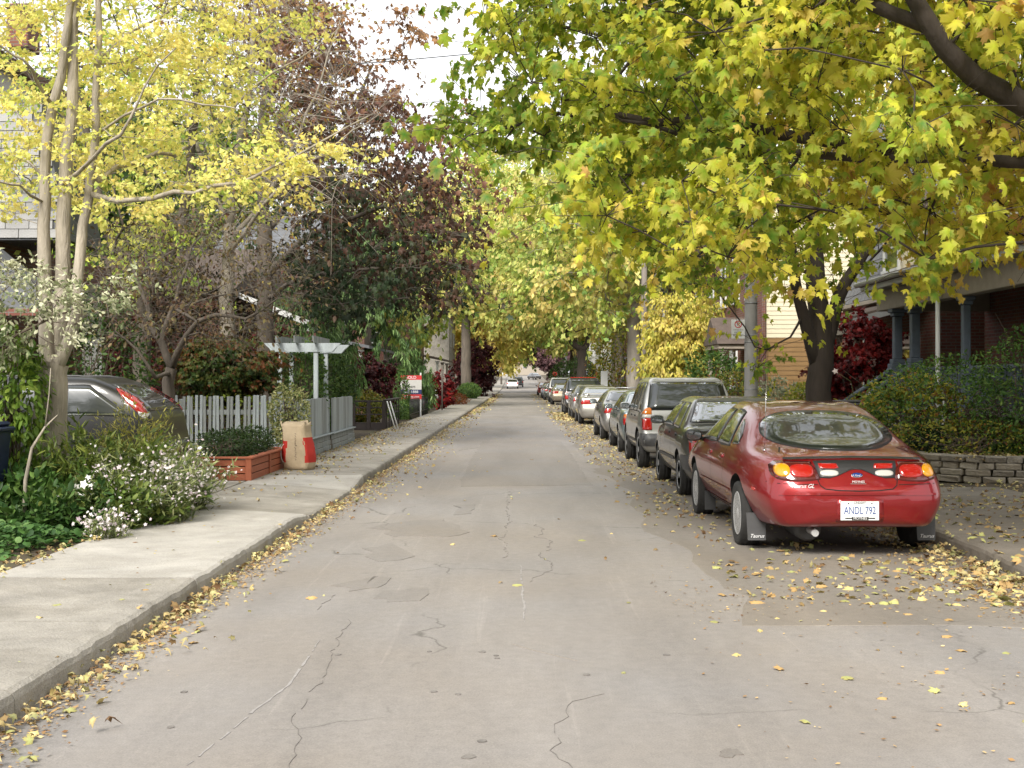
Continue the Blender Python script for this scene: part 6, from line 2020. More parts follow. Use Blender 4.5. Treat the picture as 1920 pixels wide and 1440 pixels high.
avenue('broad tree behind the right hand brick house', 17, 84, 15, 7.5, 45, PAL_AUT, .4, 2.0, 140, 90, .42, .3, 0, name='garden_tree')
avenue('ochre tree beyond the left houses far off', -15, 120, 16, 8.5, 46, PAL_GOLD * .9, .4, 1.5, 140, 90, .5, .3, 0, name='garden_tree')
avenue('green tree beyond the right houses far off', 17, 130, 16, 9, 47, PAL_AUT * .85, .4, 1.5, 140, 90, .5, .3, 0, name='garden_tree')
avenue('broad tree at the end of the street left of the crossing', -14, 250, 18, 11, 48, PAL_GOLD * .85, .5, 1.5, 140, 90, .8, .3, 0, name='garden_tree')
avenue('broad tree at the end of the street right of the crossing', 16, 250, 18, 10, 49, PAL_GREEN * 1.5, .5, 1.5, 140, 90, .8, .3, 0, name='garden_tree')
avenue('hazy tree behind the crossing at the very end', 1, 355, 20, 13, 50, PAL_AUT * .9, .5, 0.6, 200, 110, 1.1, .3, 0, name='garden_tree')

# golden vine-hung small tree by the right pavement
r7 = np.random.default_rng(17)
Yv = 44
B_ = lambda u, v, Y=Yv: tuple(at(u, v, Y))
stems = [([B_(1302, 800), B_(1302, 700), B_(1300, 640), B_(1292, 590)], .16, .12), ([B_(1300, 640), B_(1270, 600, 43.5), B_(1240, 580, 43)], .06, .02), ([B_(1302, 700), B_(1275, 660, 43.5), B_(1235, 655, 43)], .04, .02)]
poly = [(1222, 720), (1212, 640), (1225, 590), (1270, 560), (1330, 565), (1345, 620), (1340, 690), (1290, 725)]
cl = spread_points(r7, poly_gen(r7, poly, lambda u, v: 42 + 0*u, lambda u, v: 45.5 + 0*u, .7), 120, 0.42)
PAL_VINE = palette([(140, 146, 60), (176, 172, 72), (204, 192, 86), (216, 200, 110), (170, 146, 66)])
t = tree('golden_tree', 'small tree hung with golden leaves beside the concrete pole', stems, cl, r7, PAL_VINE, OVAL, 85, 0.17, (.34, .34, .34), .006, 'bark', droop=1.4, face=.6, trans=.4)
finish_tree(t)

avenue('lime green tree behind the ginkgo', px(255, 24), 24.5, 10.5, 2.9, 51, palette([(130, 160, 66), (160, 182, 78), (190, 194, 92), (204, 196, 104)], 1.1), .2, 3.2, 110, 80, .11, .3, 0, name='garden_tree')
# weeping conifer
r8 = np.random.default_rng(18)
Yw = 53
cx = px(690, Yw)
root_st = [([(cx, Yw, .1), (cx, Yw, 3), (cx + .1, Yw, 6), (cx + .2, Yw, 8.6)], .22, .04)]
cl = []
for i in range(170):
    z = r8.uniform(.7, 8.2); rr = np.interp(z, [.5, 3, 8.4], [2.9, 2.7, .5]) * r8.uniform(.55, 1.05); a = r8.uniform(0, 6.283)
    cl.append((cx + rr * math.cos(a), Yw + rr * math.sin(a), z))
PAL_CON = palette([(50, 76, 42), (72, 100, 52), (98, 126, 70), (122, 146, 88)])
t = tree('weeping_conifer', 'weeping dark green conifer with hanging sprays behind the arbour', root_st, np.array(cl), r8, PAL_CON, BLADE, 230, .19, (.3, .3, .34), .008, 'bark', droop=1.9, face=.7, twigs=5, trans=.2, jit=.22)
finish_tree(t)
# dark red japanese maples
def japanese(name, label, x, y, z, rad, seed, pal, n=70, leaf_n=80, size=.13, z0=.1):
    rg = np.random.default_rng(seed)
    cl = spread_points(rg, ellipsoid_gen(rg, [((x, y, z), rad)], .8), n, min(rad) * .22)
    cl = cl[cl[:, 2] > z0 + .25]
    st = [([(x, y, z0), (x + .1, y, z0 + .5), (x, y, z * .7)], .09, .05), ([(x, y, z0 + .4), (x + rad[0]*.4, y, z)], .05, .02), ([(x, y, z0 + .4), (x - rad[0]*.4, y, z)], .05, .02)]
    t = tree(name, label, st, cl, rg, pal, MAPLE_LO, leaf_n, size, (rad[0]*.2, rad[1]*.2, rad[2]*.16), .006, 'bark_dark', droop=.8, face=.5, trans=.35)
    return finish_tree(t)
japanese('red_maple', 'bright crimson japanese maple beside the grey porch', px(1606, 29), 29, 1.9, (1.0, .9, 1.25), 61, PAL_RED, 90, 90, .10)
japanese('dark_red_maple', 'round dark red maple beyond the stout grey trunk', px(888, 112), 112, 2.7, (1.9, 1.9, 2.5), 62, PAL_DKRED, 80, 90, .2)
japanese('crimson_shrub', 'small crimson shrub at the left pavement edge before the thin pole', px(822, 63), 63, 1.05, (.85, .7, .95), 63, PAL_RED * 1.25, 50, 70, .12)
japanese('red_green_maple', 'round bushy maple of green and rusty leaves behind the picket fence', px(415, 23.4), 23.6, 1.75, (1.05, .9, .62), 64, palette([(44, 62, 26), (60, 82, 32), (84, 92, 38), (120, 70, 40), (70, 90, 36)]), 120, 85, .085)
japanese('purple_leaf_plum', 'purple leaved shrub beside the dark railing', px(700, 41) - .25, 42.5, 1.6, (.9, .8, 1.0), 65, PAL_DKRED * .9, 50, 70, .11)
japanese('plum_tree', 'pinkish purple tree far off beside the right hand poles', px(1040, 150), 150, 5.0, (2.6, 2.4, 2.6), 66, palette([(96, 70, 76), (120, 90, 96), (136, 104, 104)]), 60, 70, .3)

# unseen trees added behind the camera for the car lacquer and panes to mirror
avenue('tree on the left behind the camera position', -9, -16, 14, 6.5, 71, PAL_AUT * .8, .4, 1.6, 110, 70, .5, .3, 0, name='garden_tree')
avenue('tree on the right behind the camera position', 9, -14, 14, 6.5, 72, PAL_AUT * .8, .4, 1.6, 110, 70, .5, .3, 0, name='garden_tree')
avenue('farther tree on the left behind the camera position', -17, -22, 15, 8, 73, PAL_GREEN, .4, 1.0, 110, 70, .6, .3, 0, name='garden_tree')
avenue('tree closing the street behind the camera position', 0, -46, 15, 11, 74, PAL_GREEN * 1.2, .4, 1.5, 120, 70, .8, .3, 0, name='garden_tree')
# ------------------------------------------------------------------ shrubs and garden
rs = np.random.default_rng(99)
PAL_SHRUB = palette([(40, 62, 28), (54, 82, 34), (74, 100, 42), (96, 116, 50)])
PAL_YG = palette([(70, 94, 34), (100, 120, 42), (140, 146, 50), (176, 164, 60), (150, 100, 50)])
PAL_VARI = palette([(90, 112, 70), (140, 154, 110), (190, 196, 160), (214, 216, 186)])
PAL_DK = palette([(24, 40, 20), (34, 54, 26), (46, 68, 30)])
# right garden behind the stone wall
bush('leafy_shrub', 'large loose green shrub in front of the grey porch above the stone wall', (px(1840, 19.5), 19.9, .98), (1.6, 1.2, .88), rs, PAL_SHRUB * 1.5, 7500, OVAL, .062, 16, z0=.4)
bush('leafy_shrub', 'tall green shrub at the right picture edge beside the grey porch', (px(1905, 18.6) + .55, 18.9, 1.1), (.95, .8, 1.2), rs, PAL_SHRUB * 1.5, 5200, OVAL, .062, 12, z0=.4)
bush('vine_shrub', 'yellowing vine tangle on the wire fence right of the red saloon', (px(1690, 20.3), 20.3, .85), (.95, .7, .85), rs, PAL_YG, 4200, OVAL, .085, 10, z0=.3)
bush('low_shrub', 'low green and brown undergrowth on top of the stone wall', (px(1830, 18.6), 18.6, .62), (1.4, .5, .32), rs, PAL_YG * .8, 3000, OVAL, .055, 8, z0=.4)
bush('dwarf_conifer', 'small dark dwarf conifer at the left end of the stone wall', (px(1738, 18.9), 18.9, .62), (.24, .24, .3), rs, PAL_DK, 1500, BLADE, .09, 4, z0=.4)
bush('variegated_shrub', 'pale edged shrub right of the concrete pole', (px(1455, 29), 29, .95), (.75, .6, .62), rs, PAL_VARI * .75, 3200, OVAL, .075, 8)
bush('yellow_shrub', 'yellow green shrub at the foot of the forked maple', (px(1515, 28), 28.2, .9), (.45, .4, .6), rs, palette([(110, 130, 40), (150, 156, 48), (180, 172, 60)]), 1500, OVAL, .08, 6)
bush('leafy_shrub', 'green shrub with bronzed leaves left of the concrete pole', (px(1370, 31), 31, .95), (.75, .6, .75), rs, PAL_YG * .8, 2800, OVAL, .08, 8)
bush('leafy_shrub', 'green bush under the brick house porch gable', (px(1345, 37), 37, 1.4), (.9, .8, 1.3), rs, PAL_SHRUB * 1.2, 3200, OVAL, .10, 8)
bush('leafy_shrub', 'russet green weeds at the corner of the porch steps', (px(1580, 26.5), 25.2, .75), (.4, .35, .5), rs, PAL_YG, 1000, OVAL, .07, 5)
bush('clipped_shrub', 'low bright green shrub at the foot of the dark forking street tree', (px(1106, 92), 92, .9), (1.3, 1.1, .75), rs, PAL_SHRUB * 1.5, 1800, OVAL, .16, 6)
bush('street_shrub', 'tall green shrubbery behind the railing on the right', (px(1190, 66), 67, 2.4), (2.2, 1.8, 2.3), rs, PAL_YG * .85, 5000, OVAL, .16, 8)
bush('street_shrub', 'dark green hedge bush behind the white notice board', (px(1075, 112), 112, 1.8), (2.0, 1.8, 1.7), rs, PAL_SHRUB * 1.1, 3000, OVAL, .2, 6)
# left
bush('clipped_hedge', 'clipped green hedge at the foot of the stout grey trunk', (px(880, 99), 99, .75), (.9, 2.6, .62), rs, PAL_SHRUB * 1.3, 4200, OVAL, .12, 6, lump=.06, shell=.9)
bush('barberry', 'low rusty orange shrub before the clipped hedge', (px(848, 75), 75, .5), (.9, .9, .48), rs, palette([(120, 60, 36), (150, 84, 46), (130, 100, 50)]), 1500, OVAL, .11, 6)
bush('leafy_shrub', 'green shrub behind the estate agent board', (px(775, 53) - .2, 55, 1.15), (1.0, .9, 1.1), rs, PAL_SHRUB * 1.1, 2600, OVAL, .11, 8)
bush('leafy_shrub', 'dark glossy shrub behind the grey fence right of the arbour', (-5.05, 31.5, 1.25), (.72, 1.2, 1.0), rs, PAL_SHRUB * .9, 5200, OVAL, .085, 10)
bush('climbing_rose', 'green climber growing up through the arbour', (px(566, 25.6), 25.7, 1.35), (.45, .45, .95), rs, PAL_SHRUB * 1.15, 3000, OVAL, .065, 8)
bush('variegated_climber', 'cream and green climber on the fence corner behind the paper sack', (px(541, 21.6), 21.7, .95), (.30, .25, .52), rs, palette([(70, 90, 44), (130, 140, 84), (186, 184, 130), (150, 150, 90)]), 2200, OVAL, .055, 6)
bush('leafy_shrub', 'dark green shrubs behind the dark railing', (-5.0, 40, .7), (.62, .9, .55), rs, PAL_YG * .75, 2600, OVAL, .09, 8)
bush('leafy_shrub', 'low weedy shrubs by the iron fence before the estate agent board', (-4.5, 46.5, .45), (.42, 1.6, .36), rs, PAL_SHRUB * 1.2, 2000, OVAL, .08, 6)
bush('leafy_shrub', 'yellow green weeds along the foot of the picket fence', (px(420, 22.9), 22.9, .75), (1.3, .35, .5), rs, palette([(84, 106, 36), (120, 136, 44), (150, 150, 54)]), 2200, OVAL, .065, 6)
bush('bamboo_shrub', 'upright leafy shrub at the left edge beside the ginkgo', (px(28, 13), 13.0, 1.35), (.34, .34, .72), rs, palette([(70, 100, 36), (100, 128, 44), (130, 150, 60)]), 1500, OVAL, .085, 8, droop=1.2)
# variegated dogwood hanging in front of the ginkgo stems
rg = np.random.default_rng(71)
Yd = 12.6
B_ = lambda u, v, Y=Yd: tuple(at(u, v, Y))
poly = [(-60, 480), (60, 490), (110, 500), (170, 560), (250, 520), (240, 570), (170, 610), (120, 650), (60, 660), (-60, 680)]
cl = spread_points(rg, poly_gen(rg, poly, lambda u, v: 12 + 0*u, lambda u, v: 13 + 0*u, 1.5), 60, 0.15)
t = tree('variegated_dogwood', 'shrub with cream edged leaves in front of the ginkgo stems', [([(px(-40, Yd), Yd, .1), B_(-30, 760), B_(-10, 640)], .03, .02), ([B_(-10, 660), B_(80, 600), B_(200, 560)], .014, .004)], cl, rg,
         palette([(100, 116, 78), (150, 158, 118), (196, 196, 164), (216, 214, 186)]), OVAL, 46, .055, (.13, .13, .1), .003, 'twig', droop=.3, face=.4, twigs=5, trans=.35, cat='shrub')
finish_tree(t)
bush('red_creeper', 'dark red creeper on the house front behind the fruit tree', (px(262, 26), 25.6, 1.7), (.5, .4, 1.3), rs, PAL_DKRED * 1.3, 2200, OVAL, .09, 6)
bush('leafy_shrub', 'dark green shrub against the house left of the black hatchback roof', (px(165, 21), 21.2, 1.6), (.9, .6, 1.3), rs, PAL_SHRUB * .8, 4200, OVAL, .08, 8)
bush('red_creeper', 'dark red creeper under the white edged porch roof', (px(505, 36), 35.9, 1.9), (.8, .4, 1.5), rs, PAL_DKRED * 1.2, 2200, OVAL, .10, 6)
bush('leafy_shrub', 'tall dark shrub between the white bay and the fruit tree', (px(330, 27), 27.5, 2.0), (1.4, .8, 1.9), rs, palette([(34, 40, 24), (50, 52, 30), (70, 56, 36), (84, 44, 34)]), 6000, OVAL, .10, 10)
bush('drooping_evergreen', 'drooping green evergreen between the arbour and the dark railing', (-6.5, 37.5, 2.1), (1.5, 1.2, 2.1), rs, PAL_CON * 1.1, 9000, BLADE, .2, 8, droop=1.6)
bush('leafy_shrub', 'green shrub overlapping the left side of the estate agent board', (px(746, 48), 48.4, .95), (.42, .5, .95), rs, PAL_SHRUB * 1.3, 1800, OVAL, .09, 6)
# curved bare sapling before the ginkgo
mb = MB()
mb.tube([at(45, 985, 12.0), at(48, 900, 12.0), at(60, 840, 12), at(85, 800, 12.0), at(108, 778, 12.1)], [.022, .019, .015, .010, .004], 7)
mb.tube([at(85, 800, 12.0), at(92, 740, 12), at(95, 690, 12)], [.008, .006, .004], 5)
sap = mb.build('sapling', MATS['bark_tan'])
props(sap, 'bare curved sapling stem rising in front of the ginkgo trunk', 'sapling')
for (a, b_, c_) in (((20, 850), (28, 740), (34, 700)), ((45, 860), (52, 760), (66, 715))):
    pass

# flower garden: asters, ground cover and weeds in front of the driveway
def garden_z(x):
    return np.interp(x, [-60, -12, -5, SWL], [0.25, 0.22, 0.12, 0.09])
def clump(name, label, centre, rad, n, h, pal, seed, leafs=OVAL, size=.05, cat='plant', flowers=0, fpal=None, fsize=.028, stems=60, group=None, lean=0.25, top=.55):
    """upright stems with narrow leaves, flowers near the tops"""
    rg = np.random.default_rng(seed)
    cx, cy = centre
    z0 = float(garden_z(cx)) - .01
    root = thing(name, label, cat, (cx, cy, z0), 0, group)
    mb = MB(); Ps, Fs = [], []
    for i in range(stems):
        a = rg.uniform(0, 6.283); q = math.sqrt(rg.random())
        bx, by = rad[0] * q * math.cos(a), rad[1] * q * math.sin(a)
        hh = h * rg.uniform(.6, 1.05) * (1 - .35 * q)
        ex, ey = bx + rg.normal(0, lean) * hh + bx * .25, by + rg.normal(0, lean) * hh + by * .25
        pts = [np.array((bx * .8, by * .8, 0)), np.array(((bx*.8+ex)/2, (by*.8+ey)/2, hh * .6)), np.array((ex, ey, hh))]
        mb.tube(pts, [.005, .004, .002], 3, caps=False)
        m = max(4, n // stems)
        t = rg.random(m)[:, None]
        p = pts[0] * (1-t)**2 + 2 * pts[1] * t * (1-t) + pts[2] * t * t + rg.normal(0, .035, (m, 3))
        Ps.append(p)
        if flowers:
            f = max(1, flowers // stems)
            t = rg.uniform(top, 1.05, f)[:, None]
            Fs.append(pts[0] * (1-t)**2 + 2 * pts[1] * t * (1-t) + pts[2] * t * t + rg.normal(0, .06, (f, 3)))
    mb.build('stem', MATS['stem_green'], root, fix=False)['kind'] = 'stuff'
    P = np.vstack(Ps); P[:, 2] = np.maximum(P[:, 2], .01)
    m = len(P)
    d = unit(P * np.array([1, 1, .3]) + 1e-6)
    D = d * .5 + np.array([0, 0, .35]) + rg.normal(0, .6, (m, 3)); Nn = np.array([0, 0, 1]) + rg.normal(0, .5, (m, 3))
    V, T, c = leaf_arrays(P, D, Nn, size * np.exp(rg.normal(0, .25, m)), pick_colours(rg, pal, m, None, .18, rg.random(m)), leafs)
    o = link('foliage', mesh_np('foliage', V, T, leaf_mat('leaf_35', .35), c), root); o['kind'] = 'stuff'
    if flowers:
        P = np.vstack(Fs); m = len(P)
        V, T, c = leaf_arrays(P, rg.normal(size=(m, 3)), np.array([0, -.5, .8]) + rg.normal(0, .4, (m, 3)), fsize * np.exp(rg.normal(0, .2, m)), pick_colours(rg, fpal, m, None, .06, rg.random(m)), FLOWER)
        o = link('blossom', mesh_np('blossom', V, T, leaf_mat('petal', .3), c), root); o['kind'] = 'stuff'
    return root
mat('stem_green', (0.09, 0.11, 0.04), .8, .3, 9)
PAL_ASTL = palette([(86, 100, 62), (110, 122, 76), (132, 140, 90), (150, 152, 104)], 1.1)
PAL_FL = palette([(216, 200, 206), (226, 214, 214), (232, 228, 224), (206, 186, 196)])
clump('aster_clump', 'tall pale pink flowering asters beside the black hatchback tail', (px(340, 14.0) - .02, 14.0), (.36, .42), 3600, .95, PAL_ASTL, 81, BLADE, .085, 'flowers', 760, PAL_FL, .038, 90)
clump('aster_clump', 'dense pale pink asters leaning over the pavement edge', (px(285, 12.9), 12.9), (.48, .52), 4200, .84, PAL_ASTL, 82, BLADE, .08, 'flowers', 900, PAL_FL, .038, 90)
clump('aster_clump', 'small low clump of pale asters at the front of the garden', (px(195, 11.4), 11.45), (.18, .2), 700, .36, PAL_ASTL, 83, BLADE, .06, 'flowers', 200, PAL_FL, .038, 40)
clump('goldenrod', 'feathery yellow green goldenrod plumes before the black hatchback', (px(252, 14.2), 14.3), (.36, .3), 3600, 1.5, palette([(110, 116, 50), (150, 146, 66), (176, 166, 90)]), 84, BLADE, .065, 'plant', 0, None, .03, 40, None, .10)
clump('weed_clump', 'tall tangled green weeds in front of the ginkgo trunk', (px(170, 13.2), 13.3), (.7, .5), 5600, 1.12, palette([(70, 90, 36), (96, 112, 46), (124, 132, 60)]), 85, BLADE, .11, 'plant', 0, None, .03, 110, None, .3)
clump('weed_clump', 'loose green weeds in the middle of the garden', (px(215, 12.4), 12.4), (.5, .5), 3600, .62, palette([(64, 86, 36), (88, 108, 44), (118, 128, 60)]), 86, OVAL, .07, 'plant', 60, PAL_FL, .03, 90, None, .3)
clump('white_blossom', 'few large white blossoms in the garden left of the asters', (px(158, 12.0), 12.0), (.10, .1), 120, .62, PAL_ASTL, 87, OVAL, .06, 'flowers', 16, palette([(240, 240, 236), (232, 230, 224)]), .07, 10, None, .08, .85)
clump('weed_clump', 'broad leaved green weeds at the left edge of the garden', (px(35, 12.4), 12.6), (.6, .6), 3200, .7, palette([(50, 80, 34), (72, 104, 44), (100, 128, 60)]), 88, OVAL, .10, 'plant', 0, None, .03, 80, None, .25)
clump('weed_clump', 'dark green weeds below the sapling', (px(85, 11.9), 12.0), (.5, .5), 2600, .5, palette([(44, 72, 32), (64, 94, 42), (86, 112, 52)]), 89, OVAL, .085, 'plant', 0, None, .03, 70, None, .25)
# ground cover: round leaved mats, nobody could count it
rg = np.random.default_rng(90)
n = 11000
x = rg.uniform(-6.6, -3.98, n); y = rg.uniform(9.6, 13.9, n)
edge_x = np.interp(y, [9.6, 11, 12.5, 14], [-4.55, -4.15, -4.05, -4.02])
k = x < edge_x + rg.normal(0, .06, n)
x, y = x[k], y[k]
hgt = .10 + .14 * np.abs(np.sin(x * 3.1) * np.cos(y * 2.3))
P = np.stack([x, y, garden_z(x) + rg.random(len(x)) * hgt], 1); m = len(P)
V, T, c = leaf_arrays(P, rg.normal(size=(m, 3)) * np.array([1, 1, .35]), np.array([0, 0, 1.]) + rg.normal(0, .35, (m, 3)), .055 * np.exp(rg.normal(0, .3, m)), pick_colours(rg, palette([(52, 84, 42), (70, 106, 52), (92, 128, 66), (110, 140, 80)]), m, None, .18, rg.random(m)),
                      fan([(.5*math.cos(a*.785), .5*math.sin(a*.785)) for a in range(8)], (0, 0), .25))
gc = props(link('ground_cover', mesh_np('ground_cover', V, T, leaf_mat('leaf_35', .35), c)), 'mat of round green ground cover leaves in the left garden', 'ground cover', None, 'stuff')

# ------------------------------------------------------------------ fallen leaves
PAL_FALL = palette([(120, 92, 64), (150, 124, 84), (178, 154, 104), (204, 184, 126), (216, 200, 144), (196, 192, 134), (156, 160, 108)])
PAL_FALLN = palette([(196, 170, 90), (214, 192, 104), (222, 206, 130), (190, 190, 110), (150, 170, 90), (200, 160, 80)])
def gz(x, y):
    z = np.interp(x, [-60, -12, -5, SWL], [.25, .22, .12, .09])
    z = np.where((x > SWL) & (x < XL), np.interp(x, [SWL, XL - .75, XL - .1], [.139, .137, .137]), z)
    drop = np.interp(y, [13.2, 14.3, 17.9, 18.9], [0, .08, .08, 0])
    z = np.where((x > XL - .75) & (x < XL), z - drop * (x - (XL - .75)) / .75, z)
    z = np.where((x >= XL) & (x <= XR), np.interp(x, [XL - .1, -1.2, .9, 2.8, XR + .1], [-.012, .012, .02, .012, -.012]) + .006, z)
    z = np.where((x > XR) & (x < SWR), .138, z)
    dr = np.interp(y, [2, 6, 9, 11], [.08, .08, .055, 0])
    z = np.where((x > XR) & (x < XR + .75), z - dr * (1 - (x - XR) / .75), z)
    z = np.where(x >= SWR, np.where(y < 16.8, .141, np.interp(x, [SWR, 8, 14], [.10, .2, .25])), z)
    return z
rg = np.random.default_rng(91)
zones = []   # x range, y range, count, pile height, x falloff toward (edge, scale)
def zone(x0, x1, y0, y1, n, pile=0.0, edge=None, sc=.2):
    x = rg.uniform(x0, x1, n); y = rg.uniform(y0, y1, n)
    if edge is not None:
        k = rg.random(n) < np.exp(-np.abs(x - edge) / sc); x, y = x[k], y[k]
    # leaves gather in drifts
    d = np.sin(y * 1.9 + x) * .5 + np.sin(y * .71 + 2 * x) * .5
    k = rg.random(len(x)) < .62 + .38 * d
    x, y = x[k], y[k]
    zones.append(np.stack([x, y, rg.random(len(x)) * pile], 1))
zone(XL, XL + .75, 4.6, 16, 7000, .06, XL + .05, .10)      # left gutter, near
zone(XL, XL + 1.0, 16, 48, 8000, .05, XL + .1, .24)
zone(XL, XL + .9, 48, 140, 3200, .04, XL + .1, .3)
zone(SWL - .2, XL - .1, 18.5, 48, 2600, .02, SWL, .6)       # left pavement
zone(SWL - .1, XL - .3, 20, 42, 5200, .03, SWL, .5)
zone(SWL - .3, XL - .2, 12.5, 20, 500, .01, SWL, .4)
zone(-4.9, SWL + .12, 8.6, 14.4, 3000, .05, SWL - .15, .28)  # garden edge
zone(SWL, XL, 4, 18, 110, .0)
zone(-7.5, SWL, 2.5, 9.4, 1500, .03)
zone(1.6, XR, 8.6, 10.9, 1300, .02, XR, 1.6)                 # behind the red saloon
zone(1.2, XR, 5.6, 10.2, 330, .0, XR, 1.8)
zone(XR - .75, XR, 8.0, 14, 2600, .06, XR, .25)               # right gutter
zone(1.3, XR, 11, 60, 9000, .02, 2.4, .7)                   # under and beside the parked cars
zone(1.4, 2.4, 14, 60, 2600, .02, 2.1, .35)
zone(1.2, 3.0, 60, 140, 1200, .02, 2.1, .4)
zone(XR, SWR + .6, 8.5, 30, 2600, .01, 5.6, 1.0)            # right pavement
zone(XR, SWR + .6, 8.3, 16, 1500, .01, 4.6, 1.0)
zone(SWR, 8, 14.0, 17.4, 700, .03, 6.8, 1.2)
zone(6.2, 9.2, 17.4, 19.4, 1200, .04)                       # above the stone wall
zone(XL, 2.2, 6.5, 40, 130, .0)                             # single leaves on the carriageway
Q = np.vstack(zones)
zz = gz(Q[:, 0], Q[:, 1]) + Q[:, 2]
zz = np.where((Q[:, 0] > 6.2) & (Q[:, 1] > 17.4) & (Q[:, 1] < 19.5), .47 + Q[:, 2], zz)
zz = np.where((Q[:, 0] < SWL - .004) & (Q[:, 1] > 14.4) & (Q[:, 1] < 17.7), .154, zz)
P = np.stack([Q[:, 0], Q[:, 1], zz + .004], 1)
m = len(P)
S = np.where(P[:, 1] < 48, rg.uniform(.035, .095, m), rg.uniform(.10, .2, m)) * np.where((P[:, 0] < XL + .8) & (P[:, 1] < 48), .8, 1)
tilt = np.where(Q[:, 2:3] > 0, .55, .22)
D = np.concatenate([rg.normal(size=(m, 2)), rg.normal(0, .12, (m, 1))], 1); Nn = np.array([0, 0, 1.]) + rg.normal(0, 1, (m, 3)) * tilt
P[:, 2] += S * .035
C = pick_colours(rg, PAL_FALL, m, None, .2, rg.random(m))
# the fallen leaves that show largest lie there singly
wgt = S / P[:, 1]
u = VPX + F * P[:, 0] / P[:, 1]; v = VPY - F * (P[:, 2] - CH) / P[:, 1]
single = (Q[:, 2] < .012) & (u > 0) & (u < 1920) & (v < 1440) & (P[:, 1] > 4.9)
idx = np.where(single)[0]; idx = idx[np.argsort(-wgt[idx])][:280]
kp = np.ones(m, bool); kp[idx] = False
curls = [vary_leaf(MAPLE_LO, *q) for q in ((1, 1, .2, 0), (.7, 1, 1.3, .15), (.9, .8, -1.0, -.15), (.45, 1, 1.0, .2), (.8, .7, 1.6, -.1))]
Vs, Ts, cs, off = [], [], [], 0
for q, sh in enumerate(curls):
    w = kp & (np.arange(m) % 5 == q)
    V, T, c = leaf_arrays(P[w], D[w], Nn[w], S[w], C[w], sh, np.repeat(lin((116, 88, 56))[None], w.sum(), 0))
    Vs.append(V); Ts.append(T + off); cs.append(c); off += len(V)
V, T, c = np.vstack(Vs), np.vstack(Ts), np.vstack(cs)
props(link('leaf_litter', mesh_np('leaf_litter', V, T, leaf_mat('leaf_litter', .12, .8), c)), 'drifts of dry yellow leaves along both kerbs', 'leaf litter', None, 'stuff')
for i in idx:
    ck = int(rg.integers(0, 3)); cc = palette([((218, 202, 136), (176, 184, 118), (190, 160, 108))[ck]]) * math.exp(rg.normal(0, .1)); cw = ('pale yellow', 'green tinged', 'tan brown')[ck]
    V, T, c = leaf_arrays(P[i:i+1] * 0, D[i:i+1], Nn[i:i+1], S[i:i+1] * 1.1, cc, vary_leaf(MAPLE, rg.uniform(.65, 1.1), rg.uniform(.8, 1.1), rg.normal(.15, .22), rg.normal(0, .12)), np.repeat(lin((150, 110, 60))[None], 1, 0))
    x_ = P[i, 0]
    if x_ < SWL: lab = 'dry yellow maple leaf fallen on the garden edge'
    elif x_ < XL: lab = 'dry yellow maple leaf fallen on the left pavement'
    elif x_ < XL + .8: lab = 'dry yellow maple leaf fallen in the left gutter'
    elif x_ < 1.2: lab = 'dry yellow maple leaf fallen on the open carriageway'
    elif x_ < XR: lab = 'dry yellow maple leaf on the asphalt beside the cars'
    else: lab = 'dry yellow maple leaf fallen on the right pavement'
    if 'beside the cars' in lab:
        lab = 'dry yellow leaf ' + ('on the road left of' if x_ < 2.1 else 'behind the left half of' if x_ < 3.03 else 'behind the right half of' if x_ < 3.7 else 'by the kerb behind') + ' the red saloon'
    y_ = P[i, 1]
    lab = lab.replace('dry yellow', cw) + (', foreground' if y_ < 6.3 else ', near' if y_ < 7.4 else ', middle' if y_ < 8.6 else ', close up to it' if y_ < 9.8 else ', closest under its tail' if y_ < 11 else ', farther off')
    if 'red saloon' not in lab: lab = lab.replace('close up to it', 'mid distance').replace('closest under its tail', 'beyond the middle')
    props(link('fallen_leaf', mesh_np('fallen_leaf', V, T, MATS['leaf_litter'], c), None, tuple(P[i])), lab, 'leaf', 'single fallen leaves')
# fine seed debris on the near asphalt
n = 3000
rg = np.random.default_rng(92)
x = rg.uniform(1.0, 4.0, n); y = rg.uniform(4.9, 10.5, n)
k = rg.random(n) < np.clip(.12 + .75 * np.exp(-((x - 2.6) / .6) ** 2 - ((y - 6.4 + .25 * np.sin(6 * x)) / .18) ** 2) + .5 * np.exp(-((y - 8.8) / .5) ** 2) + .6 * np.exp(-((x - 1.55 - .5 * (6.3 - y)) / .08) ** 2 - ((y - 6.2) / .6) ** 2), 0, 1)
x, y = x[k], y[k]
gx = XL + .01 + np.abs(rg.normal(0, .13, 9000)); gy = rg.uniform(4.6, 30, 9000)
rx = XR - .01 - np.abs(rg.normal(0, .35, 3500)); ry = rg.uniform(7.8, 14, 3500)
x = np.concatenate([x, gx, rx]); y = np.concatenate([y, gy, ry]); m = len(x)
P = np.stack([x, y, gz(x, y) + .004], 1)
V, T, c = leaf_arrays(P, np.concatenate([rg.normal(size=(m, 2)), np.zeros((m, 1))], 1), np.array([0, 0, 1.]) + rg.normal(0, .3, (m, 3)), rg.uniform(.008, .034, m), pick_colours(rg, palette([(110, 84, 58), (150, 118, 78), (186, 154, 104), (200, 180, 134), (128, 96, 62)]), m, None, .15, rg.random(m)), DIAM)
props(link('seed_litter', mesh_np('seed_litter', V, T, MATS['leaf_litter'], c)), 'fine tan seed and leaf debris along the gutters and near asphalt', 'debris', None, 'stuff')
